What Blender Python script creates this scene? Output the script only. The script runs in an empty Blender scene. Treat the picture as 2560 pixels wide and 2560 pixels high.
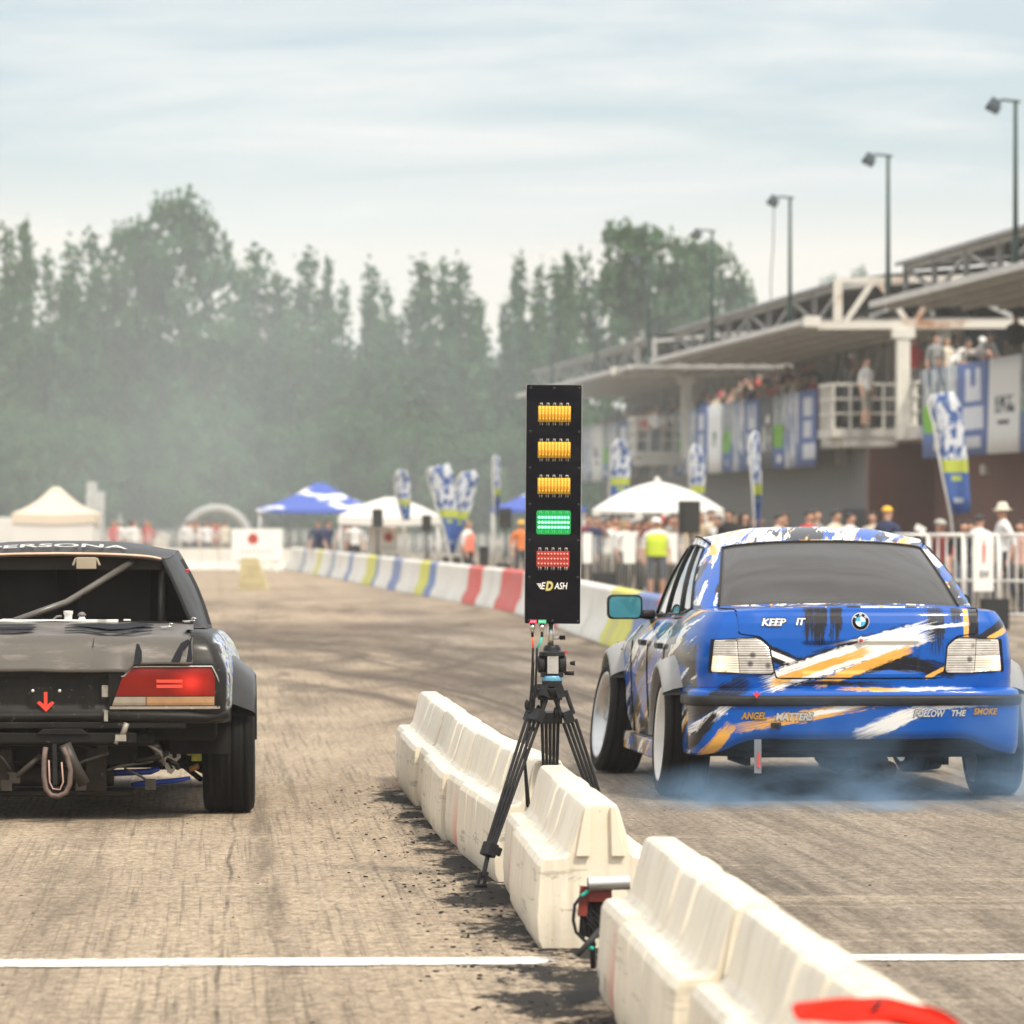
import bpy, bmesh, math, random
from mathutils import Vector, Matrix, Euler, noise as mnoise
R = math.radians
random.seed(7)
S = bpy.context.scene
COL = S.collection
# ------------------------------------------------------------------ camera, world, sun, exposure
F, H, YH = 14000.0, 1.42, 1300.0          # focal length and horizon row measured on the 2560 px photograph
cam = bpy.data.cameras.new('camera'); camo = bpy.data.objects.new('camera', cam); COL.objects.link(camo)
camo.location = (0, 0, H); camo.rotation_euler = (R(90), 0, 0)
cam.sensor_width = 36; cam.sensor_fit = 'HORIZONTAL'; cam.lens = F/2560*36; cam.shift_y = (YH-1280)/2560
cam.clip_start = 0.5; cam.clip_end = 3000
cam.dof.use_dof = True; cam.dof.focus_distance = 24.0; cam.dof.aperture_fstop = 6.6
S.camera = camo
HAZE = 0.00042
SUN_EL, SUN_AZ = 52, 146                  # azimuth clockwise from +Y
w = bpy.data.worlds.new('World'); S.world = w; w.use_nodes = True
nt = w.node_tree; nt.nodes.clear()
def wn(t, **k):
    n = nt.nodes.new(t)
    for a, b in k.items(): setattr(n, a, b)
    return n
out = wn('ShaderNodeOutputWorld'); sky = wn('ShaderNodeTexSky', sky_type='NISHITA', sun_disc=False)
sky.sun_elevation = R(SUN_EL); sky.sun_rotation = R(SUN_AZ); sky.dust_density = 3
bg1 = wn('ShaderNodeBackground'); bg1.inputs[1].default_value = 0.10
nt.links.new(sky.outputs[0], bg1.inputs[0])
tc = wn('ShaderNodeTexCoord'); sep = wn('ShaderNodeSeparateXYZ'); nt.links.new(tc.outputs['Generated'], sep.inputs[0])
mp = wn('ShaderNodeMapping'); mp.inputs['Scale'].default_value = (7, 7, 62); mp.inputs['Location'].default_value = (0.4, 2.1, 0.35)
mp.inputs['Rotation'].default_value = (0, R(2.2), 0)
nt.links.new(tc.outputs['Generated'], mp.inputs[0])
nz = wn('ShaderNodeTexNoise'); nz.inputs['Scale'].default_value = 1.0; nz.inputs['Detail'].default_value = 5; nz.inputs['Roughness'].default_value = 0.60; nz.inputs['Distortion'].default_value = 0.6
nt.links.new(mp.outputs[0], nz.inputs[0])
rmp = wn('ShaderNodeValToRGB'); e = rmp.color_ramp.elements
e[0].position = 0.0; e[0].color = (0.90, 0.855, 0.765, 1)
e[1].position = 1.0; e[1].color = (1.75, 1.75, 1.72, 1)
for p, c in ((0.030, (0.89, 0.85, 0.77, 1)), (0.046, (0.84, 0.82, 0.765, 1)), (0.062, (0.56, 0.655, 0.68, 1)), (0.078, (0.52, 0.63, 0.685, 1)), (0.10, (0.54, 0.64, 0.70, 1)), (0.30, (1.15, 1.17, 1.2, 1))):
    q = e.new(p); q.color = c
# wobble the elevation bands with the cloud noise so they are not ruled lines
mth = wn('ShaderNodeMath', operation='MULTIPLY_ADD'); mth.inputs[1].default_value = 0.05; nt.links.new(nz.outputs[0], mth.inputs[0])
ad = wn('ShaderNodeMath', operation='SUBTRACT'); nt.links.new(sep.outputs[2], mth.inputs[2]); nt.links.new(mth.outputs[0], ad.inputs[0]); ad.inputs[1].default_value = 0.025
nt.links.new(ad.outputs[0], rmp.inputs[0])
r2 = wn('ShaderNodeValToRGB'); r2.color_ramp.elements[0].position = 0.45; r2.color_ramp.elements[1].position = 0.74
nt.links.new(nz.outputs[0], r2.inputs[0])
mx = wn('ShaderNodeMix', data_type='RGBA'); nt.links.new(r2.outputs[0], mx.inputs[0]); nt.links.new(rmp.outputs[0], mx.inputs[6]); mx.inputs[7].default_value = (0.87, 0.86, 0.835, 1)
bg2 = wn('ShaderNodeBackground'); bg2.inputs[1].default_value = 1.0; nt.links.new(mx.outputs[2], bg2.inputs[0])
ms = wn('ShaderNodeMixShader'); ms.inputs[0].default_value = 0.86
nt.links.new(bg1.outputs[0], ms.inputs[1]); nt.links.new(bg2.outputs[0], ms.inputs[2]); nt.links.new(ms.outputs[0], out.inputs[0])
sun = bpy.data.lights.new('sun', 'SUN'); suno = bpy.data.objects.new('sun', sun); COL.objects.link(suno)
sun.energy = 3.2; sun.angle = R(8); sun.color = (1.0, 0.91, 0.76)
sd = Vector((math.sin(R(SUN_AZ))*math.cos(R(SUN_EL)), math.cos(R(SUN_AZ))*math.cos(R(SUN_EL)), math.sin(R(SUN_EL))))
suno.rotation_euler = sd.to_track_quat('Z', 'Y').to_euler(); suno.location = (6, -6, 20)
S.view_settings.view_transform = 'Standard'; S.view_settings.look = 'None'; S.view_settings.exposure = 0.30; S.view_settings.gamma = 1.0
S.cycles.use_denoising = True
S.cycles.max_bounces = 8; S.cycles.volume_bounces = 1; S.cycles.transparent_max_bounces = 12
S.cycles.volume_step_rate = 2.0; S.cycles.volume_max_steps = 512
S.cycles.caustics_reflective = False; S.cycles.caustics_refractive = False
S.cycles.sample_clamp_indirect = 6.0

# ------------------------------------------------------------------ helpers
def px(x, y, D): return Vector(((x-1280)/F*D, D, H-(y-YH)/F*D))
def gp(x, y):
    D = F*H/(y-YH); return Vector(((x-1280)/F*D, D, 0))

class MB:
    """collects quads, boxes, tubes ... and links them as ONE mesh object"""
    def __init__(s): s.v = []; s.f = []; s.m = []; s.sm = []
    def add(s, vs, fs, mi=0, smooth=False, M=None):
        b = len(s.v)
        s.v += [tuple(M @ Vector(p)) if M else tuple(p) for p in vs]
        for f in fs: s.f.append([b+i for i in f]); s.m.append(mi); s.sm.append(smooth)
        return s
    def box(s, c, d, rot=None, mi=0, taper=(1, 1)):
        x, y, z = d[0]/2, d[1]/2, d[2]/2; tx, ty = taper
        vs = [(-x,-y,-z),(x,-y,-z),(x,y,-z),(-x,y,-z),(-x*tx,-y*ty,z),(x*tx,-y*ty,z),(x*tx,y*ty,z),(-x*tx,y*ty,z)]
        M = Matrix.Translation(c) @ (Euler(rot).to_matrix().to_4x4() if rot else Matrix())
        return s.add(vs, [(3,2,1,0),(4,5,6,7),(0,1,5,4),(1,2,6,5),(2,3,7,6),(3,0,4,7)], mi, False, M)
    def bar(s, a, b, wx, wz=None, mi=0):
        """rectangular bar from a to b"""
        a, b = Vector(a), Vector(b); d = b-a; L = d.length
        q = d.to_track_quat('Y', 'Z').to_matrix().to_4x4()
        return s.box((0,0,0), (wx, L, wz or wx), None, mi).xf_last(8, Matrix.Translation((a+b)/2) @ q)
    def xf_last(s, n, M):
        for i in range(len(s.v)-n, len(s.v)): s.v[i] = tuple(M @ Vector(s.v[i]))
        return s
    def tube(s, path, r, n=10, mi=0, caps=True, closed=False):
        P = [Vector(p) for p in path]; k = len(P)
        rs = r if isinstance(r, (list, tuple)) else [r]*k
        vs = []; up = None
        for i in range(k):
            if closed: t = P[(i+1) % k]-P[i-1]
            else: t = P[min(i+1, k-1)]-P[max(i-1, 0)]
            t.normalize()
            if up is None: up = Vector((0,0,1)) if abs(t.z) < .9 else Vector((1,0,0))
            a = t.cross(up)
            if a.length < 1e-5: a = t.cross(Vector((0,1,0)))
            a.normalize(); b = a.cross(t).normalized(); up = b
            for j in range(n):
                an = 2*math.pi*j/n; vs.append(P[i]+(a*math.cos(an)+b*math.sin(an))*rs[i])
        fs = []
        for i in range(k if closed else k-1):
            for j in range(n):
                i2 = (i+1) % k; fs.append((i*n+j, i*n+(j+1) % n, i2*n+(j+1) % n, i2*n+j))
        s.add(vs, fs, mi, True)
        if caps and not closed:
            b = len(s.v)-len(vs)
            s.f.append([b+j for j in range(n)][::-1]); s.m.append(mi); s.sm.append(False)
            s.f.append([b+(k-1)*n+j for j in range(n)]); s.m.append(mi); s.sm.append(False)
        return s
    def lathe(s, prof, n=24, M=None, mi=0, caps=True):
        """prof [(r,z)] turned round z"""
        vs = [(r*math.cos(2*math.pi*j/n), r*math.sin(2*math.pi*j/n), z) for r, z in prof for j in range(n)]
        fs = [(i*n+j, i*n+(j+1) % n, (i+1)*n+(j+1) % n, (i+1)*n+j) for i in range(len(prof)-1) for j in range(n)]
        s.add(vs, fs, mi, True, M)
        if caps:
            b = len(s.v)-len(vs); k = len(prof)
            s.f.append([b+j for j in range(n)][::-1]); s.m.append(mi); s.sm.append(False)
            s.f.append([b+(k-1)*n+j for j in range(n)]); s.m.append(mi); s.sm.append(False)
        return s
    def grid(s, rows, mi=0, smooth=True, closed=False, flip=False):
        k, n = len(rows), len(rows[0]); vs = [p for r in rows for p in r]
        fs = []
        for i in range(k-1):
            for j in range(n if closed else n-1):
                j2 = (j+1) % n; q = (i*n+j, i*n+j2, (i+1)*n+j2, (i+1)*n+j)
                fs.append(q[::-1] if flip else q)
        return s.add(vs, fs, mi, smooth)
    def prism(s, poly, d, mi=0, M=None):
        """poly [(x,z)] in the xz plane, extruded along y from d[0] to d[1]"""
        n = len(poly)
        vs = [(x, d[0], z) for x, z in poly]+[(x, d[1], z) for x, z in poly]
        fs = [tuple(range(n)), tuple(range(2*n-1, n-1, -1))]+[(i, i+n, (i+1) % n+n, (i+1) % n) for i in range(n)]
        return s.add(vs, fs, mi, False, M)
    def ball(s, c, r, n=12, m=8, mi=0):
        r = r if isinstance(r, (tuple, list)) else (r, r, r)
        rows = [[(c[0]+r[0]*math.sin(math.pi*i/m)*math.cos(2*math.pi*j/n), c[1]+r[1]*math.sin(math.pi*i/m)*math.sin(2*math.pi*j/n), c[2]-r[2]*math.cos(math.pi*i/m)) for j in range(n)] for i in range(m+1)]
        return s.grid(rows, mi, True, True)
    def build(s, name, mats, parent=None, bevel=0, seg=2, solid=0, angle=35, fix=True):
        me = bpy.data.meshes.new(name); me.from_pydata(s.v, [], s.f)
        mats = mats if isinstance(mats, (list, tuple)) else [mats]
        for m in mats: me.materials.append(m)
        me.polygons.foreach_set('material_index', s.m); me.polygons.foreach_set('use_smooth', s.sm)
        if fix:
            bm = bmesh.new(); bm.from_mesh(me); bmesh.ops.remove_doubles(bm, verts=bm.verts, dist=1e-5)
            bmesh.ops.recalc_face_normals(bm, faces=bm.faces); bm.to_mesh(me); bm.free()
        o = bpy.data.objects.new(name, me); COL.objects.link(o)
        if parent: o.parent = parent
        if solid:
            q = o.modifiers.new('thick', 'SOLIDIFY'); q.thickness = solid; q.offset = 0
        if bevel:
            q = o.modifiers.new('bevel', 'BEVEL'); q.width = bevel; q.segments = seg; q.limit_method = 'ANGLE'; q.angle_limit = R(angle); q.harden_normals = True
            for p in me.polygons: p.use_smooth = True
            me.set_sharp_from_angle(angle=R(60)) if seg < 2 else None
        return o

def tag(o, label=None, cat=None, group=None, kind=None):
    for k, v in (('label', label), ('category', cat), ('group', group), ('kind', kind)):
        if v: o[k] = v
    return o
def thing(name, label, cat, loc=(0,0,0), rz=0, group=None):
    o = bpy.data.objects.new(name, None); COL.objects.link(o); o.location = loc; o.rotation_euler = (0,0,rz); o.empty_display_size = .2
    return tag(o, label, cat, group)
def copy_tree(o, parent=None):
    c = o.copy(); COL.objects.link(c); c.parent = parent
    for ch in list(KIDS.get(o.name, [])) or [x for x in COL.objects if x.parent == o]: copy_tree(ch, c)
    return c
KIDS = {}

# ------------------------------------------------------------------ node material helper
class NT:
    def __init__(s, name):
        s.mat = bpy.data.materials.new(name); s.mat.use_nodes = True; s.t = s.mat.node_tree
        s.b = s.t.nodes['Principled BSDF']; s.out = s.t.nodes['Material Output']
    def n(s, t, **k):
        q = s.t.nodes.new(t)
        for a, b in k.items(): setattr(q, a, b)
        return q
    def put(s, sock, v):
        if isinstance(v, bpy.types.NodeSocket): s.t.links.new(v, sock)
        elif v is not None:
            if hasattr(sock.default_value, '__len__') and not isinstance(v, (int, float)):
                v = tuple(v)
                if len(sock.default_value) == 4 and len(v) == 3: v = v+(1,)
            sock.default_value = v
    def math(s, op, a, b=None, c=None, clamp=False):
        q = s.n('ShaderNodeMath', operation=op); q.use_clamp = clamp
        s.put(q.inputs[0], a)
        if b is not None: s.put(q.inputs[1], b)
        if c is not None: s.put(q.inputs[2], c)
        return q.outputs[0]
    def mix(s, f, a, b, blend='MIX'):
        q = s.n('ShaderNodeMix', data_type='RGBA', blend_type=blend); s.put(q.inputs[0], f); s.put(q.inputs[6], a); s.put(q.inputs[7], b); return q.outputs[2]
    def obj(s, o=None):
        q = s.n('ShaderNodeTexCoord')
        if o: q.object = o
        return q.outputs['Object']
    def geo(s): return s.n('ShaderNodeNewGeometry')
    def sep(s, v): q = s.n('ShaderNodeSeparateXYZ'); s.put(q.inputs[0], v); return q.outputs
    def comb(s, x=0, y=0, z=0):
        q = s.n('ShaderNodeCombineXYZ'); s.put(q.inputs[0], x); s.put(q.inputs[1], y); s.put(q.inputs[2], z); return q.outputs[0]
    def map(s, v, scale=(1,1,1), loc=(0,0,0), rot=(0,0,0), typ='POINT'):
        q = s.n('ShaderNodeMapping', vector_type=typ); s.put(q.inputs[0], v); q.inputs['Location'].default_value = loc; q.inputs['Rotation'].default_value = rot; q.inputs['Scale'].default_value = scale; return q.outputs[0]
    def noise(s, v, scale=1, det=4, rough=.5, dist=0):
        q = s.n('ShaderNodeTexNoise'); s.put(q.inputs['Vector'], v); q.inputs['Scale'].default_value = scale; q.inputs['Detail'].default_value = det; q.inputs['Roughness'].default_value = rough; q.inputs['Distortion'].default_value = dist; return q.outputs[0]
    def vor(s, v, scale=1, feat='F1'):
        q = s.n('ShaderNodeTexVoronoi', feature=feat); s.put(q.inputs['Vector'], v); q.inputs['Scale'].default_value = scale; return q.outputs[0]
    def ramp(s, f, *st):
        q = s.n('ShaderNodeValToRGB'); s.put(q.inputs[0], f); e = q.color_ramp.elements
        while len(e) < len(st): e.new(.5)
        for el, (p, c) in zip(e, st):
            el.position = p; el.color = (c, c, c, 1) if isinstance(c, (int, float)) else tuple(c)[:3]+(1,)
        return q.outputs[0]
    def step(s, f, a, b): return s.math('MULTIPLY_ADD', f, 1/(b-a), -a/(b-a), True)
    def bump(s, h, st=.3, dist=.01):
        q = s.n('ShaderNodeBump'); q.inputs['Strength'].default_value = st; q.inputs['Distance'].default_value = dist; s.put(q.inputs['Height'], h); s.put(s.b.inputs['Normal'], q.outputs[0]); return q
    def set(s, **k):
        names = dict(col='Base Color', rough='Roughness', metal='Metallic', spec='Specular IOR Level', coat='Coat Weight', coatr='Coat Roughness', sss='Subsurface Weight', trans='Transmission Weight', alpha='Alpha', em='Emission Color', ems='Emission Strength', ior='IOR', sheen='Sheen Weight')
        for a, b in k.items(): s.put(s.b.inputs[names[a]], b)
        return s

def plain(name, col, rough=.5, var=.12, scale=6, **k):
    """a surface with its own slight mottling"""
    m = NT(name); v = m.obj(); n = m.noise(v, scale, 5, .6)
    c = m.mix(m.step(n, .3, .7), [x*(1-var) for x in col], [min(1, x*(1+var)) for x in col])
    if max(col) < .07: k.setdefault('spec', .16)
    m.set(col=c, rough=m.math('MULTIPLY_ADD', n, .16, rough-.08), **k)
    return m.mat
# ------------------------------------------------------------------ ground
def asphalt():
    m = NT('dusty_asphalt'); g = m.geo(); P = g.outputs['Position']; sx, sy, sz = m.sep(P)
    line = m.math('MULTIPLY_ADD', sy, 0.0600, sx)                       # X + .06 D : across the barrier row
    big = m.noise(m.map(P, (.55, .07, 1)), 1, 5, .6)
    right = m.step(m.math('MULTIPLY_ADD', sy, .04, sx), 1.0, 1.7)      # right lane is greyer
    base = m.mix(m.step(big, .32, .68), (.255, .203, .148), (.40, .330, .246))
    base = m.mix(m.math('MULTIPLY', right, .75), base, m.mix(m.step(big, .3, .7), (.185, .160, .130), (.305, .268, .222)))
    Q = m.comb(m.math('MULTIPLY_ADD', sy, .054, sx), sy, 0)              # the lanes run slightly to the left
    # streaks of rubber along the track
    st = m.noise(m.map(Q, (13, .17, 1)), 1, 7, .70)
    base = m.mix(m.math('MULTIPLY', m.math('MULTIPLY', m.step(st, .52, .66), m.step(m.noise(m.map(Q, (1.1, .12, 1), loc=(7, 3, 0)), 1, 3), .42, .60)), .62), base, (.105, .080, .058))
    st2 = m.noise(m.map(Q, (42, .40, 1)), 1, 5, .65)
    base = m.mix(m.math('MULTIPLY', m.step(st2, .52, .64), .50), base, (.09, .072, .055))
    # two wheel tracks in the left lane and the wandering dark groove
    def track(x0, k, w, f, col):
        nonlocal base
        wob = m.noise(m.comb(0, m.math('MULTIPLY', sy, .35), x0*7), 1, 2)
        d = m.math('ABSOLUTE', m.math('ADD', m.math('SUBTRACT', m.math('MULTIPLY_ADD', sy, k, sx), x0), m.math('MULTIPLY_ADD', wob, .10, -.05)))
        brk = m.noise(m.map(P, (9, .5, 1)), 1, 5, .65)
        base = m.mix(m.math('MULTIPLY', m.math('MULTIPLY', m.step(d, w, w*.35), m.step(brk, .36, .60)), f), base, col)
    track(-.18+.03, .0558-.012, .012, .8, (.055, .042, .032))
    for x0, k, w in ((-.55, .054, .20), (.22, .054, .10), (.38, .060, .05), (-1.15, .054, .25), (2.2, .054, .22), (3.1, .07, .2), (2.75, .085, .12)):
        track(x0, k, w, .42, (.10, .078, .058))
    # diagonal skids in the right lane
    sk = m.noise(m.map(m.comb(m.math('MULTIPLY_ADD', sy, .085, sx), sy, 3), (8, .20, 1)), 1, 5, .6)
    base = m.mix(m.math('MULTIPLY', m.math('MULTIPLY', m.step(sk, .50, .66), right), .6), base, (.085, .074, .062))
    # scrubbed pale bands across
    sc = m.noise(m.map(P, (.22, 1.5, 1), rot=(0, 0, R(1.5))), 1, 5, .7)
    near = m.step(sy, 34, 20)
    base = m.mix(m.math('MULTIPLY', m.math('MULTIPLY', m.step(sc, .54, .72), near), .55), base, (.50, .42, .32))
    ln = m.noise(m.map(P, (.10, 2.6, 1), loc=(3, 1, 0)), 1, 3, .5)
    base = m.mix(m.math('MULTIPLY', m.math('MULTIPLY', m.step(ln, .66, .72), near), .35), base, (.62, .54, .43))
    # burnouts sweeping across the middle distance
    dist = m.noise(m.map(P, (.12, .05, 1)), 1, 3)
    a = m.noise(m.map(m.comb(m.math('MULTIPLY_ADD', dist, 6, sx), m.math('MULTIPLY_ADD', dist, 18, sy), 0), (.35, .13, 1), rot=(0, 0, R(38))), 1, 5, .62)
    mid = m.math('MULTIPLY', m.step(sy, 32, 42), m.step(sy, 125, 85))
    base = m.mix(m.math('MULTIPLY', m.math('MULTIPLY', m.step(a, .48, .60), mid), .55), base, (.075, .055, .042))
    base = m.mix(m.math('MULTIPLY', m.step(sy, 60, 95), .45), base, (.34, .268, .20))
    wv = m.noise(m.map(m.comb(m.math('MULTIPLY_ADD', dist, 4, sx), m.math('MULTIPLY_ADD', sx, 2.2, sy), 0), (.50, .115, 1)), 1, 6, .62, .5)
    base = m.mix(m.math('MULTIPLY', m.math('MULTIPLY', m.step(wv, .50, .62), mid), .55), base, (.082, .060, .045))
    wl = m.noise(m.map(m.comb(m.math('MULTIPLY_ADD', dist, 5, sx), m.math('MULTIPLY_ADD', sx, -3.0, sy), 0), (1.6, .22, 1)), 1, 5, .6, .3)
    base = m.mix(m.math('MULTIPLY', m.math('MULTIPLY', m.step(wl, .54, .62), mid), .6), base, (.06, .045, .035))
    for c0, a_, b_, w_, f_ in ((36, 9.5, 1.5, .7, .75), (41.5, 9.0, 1.3, 1.5, .9), (46, 9.8, 1.4, 1.1, .85), (51, 9.2, 1.25, 2.4, .9), (58, 8.0, 1.2, 1.6, .8), (66, 6.5, 1.0, 2.2, .55)):
        wob2 = m.math('MULTIPLY_ADD', m.noise(m.map(P, (.7, .05, 1), loc=(c0, 0, 0)), 1, 3), 5, -2.5)
        Dc = m.math('ADD', m.math('MULTIPLY_ADD', m.math('MULTIPLY', sx, sx), -b_, c0), m.math('MULTIPLY_ADD', sx, -a_, wob2))
        dd = m.math('ABSOLUTE', m.math('SUBTRACT', sy, Dc)); tex = m.noise(m.map(m.comb(sx, m.math('SUBTRACT', sy, Dc), c0), (.6, 1.5, 1)), 1, 5, .65)
        base = m.mix(m.math('MULTIPLY', m.math('MULTIPLY', m.math('MULTIPLY', m.step(dd, w_*1.8, w_*.4), m.step(tex, .34, .56)), m.step(sy, 31, 38)), f_), base, (.075, .058, .046))
    # loose rubber swept against the left of the barriers
    ed = m.math('SUBTRACT', line, m.math('MULTIPLY_ADD', m.noise(m.comb(0, m.math('MULTIPLY', sy, .5), 0), 1, 3), .5, 1.02))
    edge = m.math('MULTIPLY', m.step(ed, -.62, -.10), m.step(ed, .62, .34))
    edge = m.math('MULTIPLY', edge, m.step(sy, 31.5, 29.0))
    rb = m.noise(m.map(P, (3.4, 1.5, 1)), 1, 7, .72, .5)
    rb2 = m.noise(P, 34, 3, .7)
    rub = m.step(m.math('ADD', m.math('MULTIPLY_ADD', rb2, .34, rb), m.math('MULTIPLY', edge, .36)), .955, 1.01)
    rub = m.math('MULTIPLY', rub, m.step(edge, .02, .15))
    # grain and pebbles
    fine = m.noise(P, 70, 4, .7); fin2 = m.noise(m.map(P, (1, .55, 1)), 16, 4, .65)
    base = m.mix(1.0, base, m.mix(m.step(fine, .30, .70), (.52, .50, .48), (1.52, 1.50, 1.46)), 'MULTIPLY')
    base = m.mix(m.math('MULTIPLY', m.step(fin2, .52, .68), .55), base, (.095, .076, .058))
    fin3 = m.noise(m.map(P, (30, 10, 1)), 1, 3, .6); base = m.mix(1.0, base, m.mix(m.step(fin3, .32, .68), (.70, .69, .68), (1.26, 1.25, 1.24)), 'MULTIPLY')
    blot = m.noise(m.map(P, (1.3, .45, 1), loc=(2, 5, 0)), 1, 6, .7); base = m.mix(1.0, base, m.mix(m.step(blot, .35, .65), (.86, .86, .86), (1.10, 1.10, 1.10)), 'MULTIPLY')
    pits = m.vor(m.map(P, (1, .6, 1)), 42)
    base = m.mix(m.math('MULTIPLY', m.step(pits, .16, .06), .55), base, (.07, .055, .045))
    base = m.mix(m.math('MULTIPLY', rub, .97), base, (.006, .005, .0045))
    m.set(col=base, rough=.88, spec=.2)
    m.bump(m.math('ADD', fine, m.math('MULTIPLY', fin2, 1.2)), .55, .012)
    return m.mat
M_asphalt = asphalt()
b = MB(); b.add([(-500, -60, 0), (500, -60, 0), (500, 1500, 0), (-500, 1500, 0)], [(0, 1, 2, 3)])
tag(b.build('ground', M_asphalt), kind='structure')

def worn_paint():
    m = NT('worn_line_paint'); P = m.geo().outputs['Position']
    n = m.noise(m.map(P, (3, 9, 1)), 1, 7, .72); f = m.noise(P, 55, 4, .7); sx = m.sep(P)[0]
    wear = m.step(m.math('ABSOLUTE', m.math('SUBTRACT', sx, .57)), .50, .36)      # worn away beside the barriers
    k = m.math('ADD', m.math('ADD', m.math('MULTIPLY', n, .7), m.math('MULTIPLY', f, .35)), m.math('MULTIPLY', wear, .22))
    a = m.math('MULTIPLY', m.step(k, .62, .54), m.step(m.noise(m.map(P, (26, .6, 1)), 1, 4, .6), .74, .62))
    m.set(col=m.mix(m.step(f, .3, .7), (.66, .62, .55), (.86, .83, .78)), rough=.8, alpha=a)
    return m.mat
M_line = worn_paint()
def line_strip(name, x0, x1, y0a, y0b, y1a, y1b):
    b = MB(); rows = []
    pa, pb, pc, pd = gp(x0, y0a), gp(x1, y1a), gp(x1, y1b), gp(x0, y0b)
    n = 60
    rows.append([(*(pa.lerp(pb, i/n)+Vector((0, (mnoise.noise((i*.7, 3, 0)))*.018, 0)))[:2], .004) for i in range(n+1)])
    rows.append([(*(pd.lerp(pc, i/n)+Vector((0, (mnoise.noise((i*.7, 9, 0)))*.018, 0)))[:2], .004) for i in range(n+1)])
    b.grid(rows, smooth=False); return tag(b.build(name, M_line), kind='structure')
line_strip('road_marking', -900, 1460, 2404, 2425, 2395, 2413)
line_strip('road_marking', 1900, 3300, 2390, 2405, 2385, 2399)

# rubber crumbs: nobody could count them
M_rubber = plain('black_rubber_crumb', (.018, .016, .014), .8)
b = MB(); rr = random.Random(3)
def crumb(X, D, s):
    n = 5; h = s*rr.uniform(.3, .8); a0 = rr.random()*6
    ring = [(X+s*math.cos(a0+k*1.257)*rr.uniform(.5, 1.5), D+s*math.sin(a0+k*1.257)*rr.uniform(.6, 1.6), 0.001) for k in range(n)]
    top = [(p[0]*.6+X*.4, p[1]*.6+D*.4, h) for p in ring]
    b.add(ring+top, [(0,1,6,5),(1,2,7,6),(2,3,8,7),(3,4,9,8),(4,0,5,9),(5,6,7,8,9)])
for i in range(1300):
    D = rr.uniform(15.2, 30); X = 1.26-.0625*D - abs(rr.gauss(.0, .22))
    if mnoise.noise((X*2.2, D*1.1, 4)) < -.12: continue
    crumb(X, D, rr.choice((.0025, .003, .004, .005, .009)))
for i in range(420):
    D = rr.uniform(14.5, 30); X = rr.uniform(-2.6, 3.6)
    crumb(X, D, rr.choice((.0025, .003, .004, .006)))
tag(b.build('rubber_debris', M_rubber, fix=False), 'black rubber crumbs swept along the left side of the white barriers', 'debris', kind='stuff')
# ------------------------------------------------------------------ water-filled plastic barriers
def barrier_mat():
    m = NT('cream_barrier_plastic'); v = m.obj(); sx, sy, sz = m.sep(v)
    rnd = m.n('ShaderNodeObjectInfo').outputs['Random']
    v2 = m.n('ShaderNodeVectorMath', operation='ADD'); m.put(v2.inputs[0], v); m.put(v2.inputs[1], m.comb(0, m.math('MULTIPLY', rnd, 40), 0)); v2 = v2.outputs[0]
    n = m.noise(v2, 3, 6, .6); drip = m.noise(m.map(v2, (14, 14, 1.2)), 1, 5, .6); sp = m.noise(v2, 45, 3, .6)
    col = m.mix(m.step(n, .3, .7), (.70, .62, .48), (.77, .70, .57))
    nz = m.sep(m.geo().outputs['Normal'])[2]
    top = m.math('MULTIPLY', m.step(nz, .5, .9), m.step(m.noise(m.map(v2, (16, 9, 9)), 1, 6, .7), .44, .66))
    col = m.mix(m.math('MULTIPLY', top, .6), col, (.33, .26, .165))
    col = m.mix(m.math('MULTIPLY', m.step(drip, .50, .70), .55), col, (.44, .38, .30))
    col = m.mix(m.math('MULTIPLY', m.math('MULTIPLY', m.step(sz, .16, .0), m.step(n, .3, .6)), .38), col, (.33, .27, .20))
    col = m.mix(m.math('MULTIPLY', m.step(sp, .67, .72), .5), col, (.22, .17, .11))
    scf = m.noise(m.map(v2, (5, 1.6, 22)), 1, 6, .7, .4); col = m.mix(m.math('MULTIPLY', m.math('MULTIPLY', m.step(scf, .58, .64), m.step(sz, .30, .24)), .5), col, (.13, .11, .09))
    # faded red paint on the outer section at the far end, strongest low down by the seam
    red = m.math('MULTIPLY', m.math('MULTIPLY', m.step(sy, -1.15, -.64), m.step(sy, -.49, -.51)), m.step(m.math('MULTIPLY_ADD', n, .12, sz), .34, .10))
    red = m.math('MULTIPLY', red, m.step(sx, .1, .17))
    col = m.mix(m.math('MULTIPLY', red, .95), col, (.66, .07, .05))
    m.set(col=col, rough=.48, sss=.18, spec=.4)
    m.b.inputs['Subsurface Radius'].default_value = (.05, .03, .015)
    m.bump(m.math('ADD', m.noise(v2, 9, 3), m.math('MULTIPLY', sp, .3)), .25, .01)
    return m.mat
M_bar = barrier_mat()
M_hole = plain('dark_hole', (.02, .018, .016), .9)
L = 2.92
def bar_section(w, rw, groove=0):
    """half profile (x,z) from the ground up: block, shelf, ridge"""
    g = groove
    return [(w-.012-g, 0), (w-g, .03), (w+.004-g, .10), (w-.008-g, .272), (w-.022-g, .296), (rw+.012, .300), (rw-.002, .316), (rw*.86, .355), (rw*.60, .452), (rw*.50, .474), (rw*.38, .480)]
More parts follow.
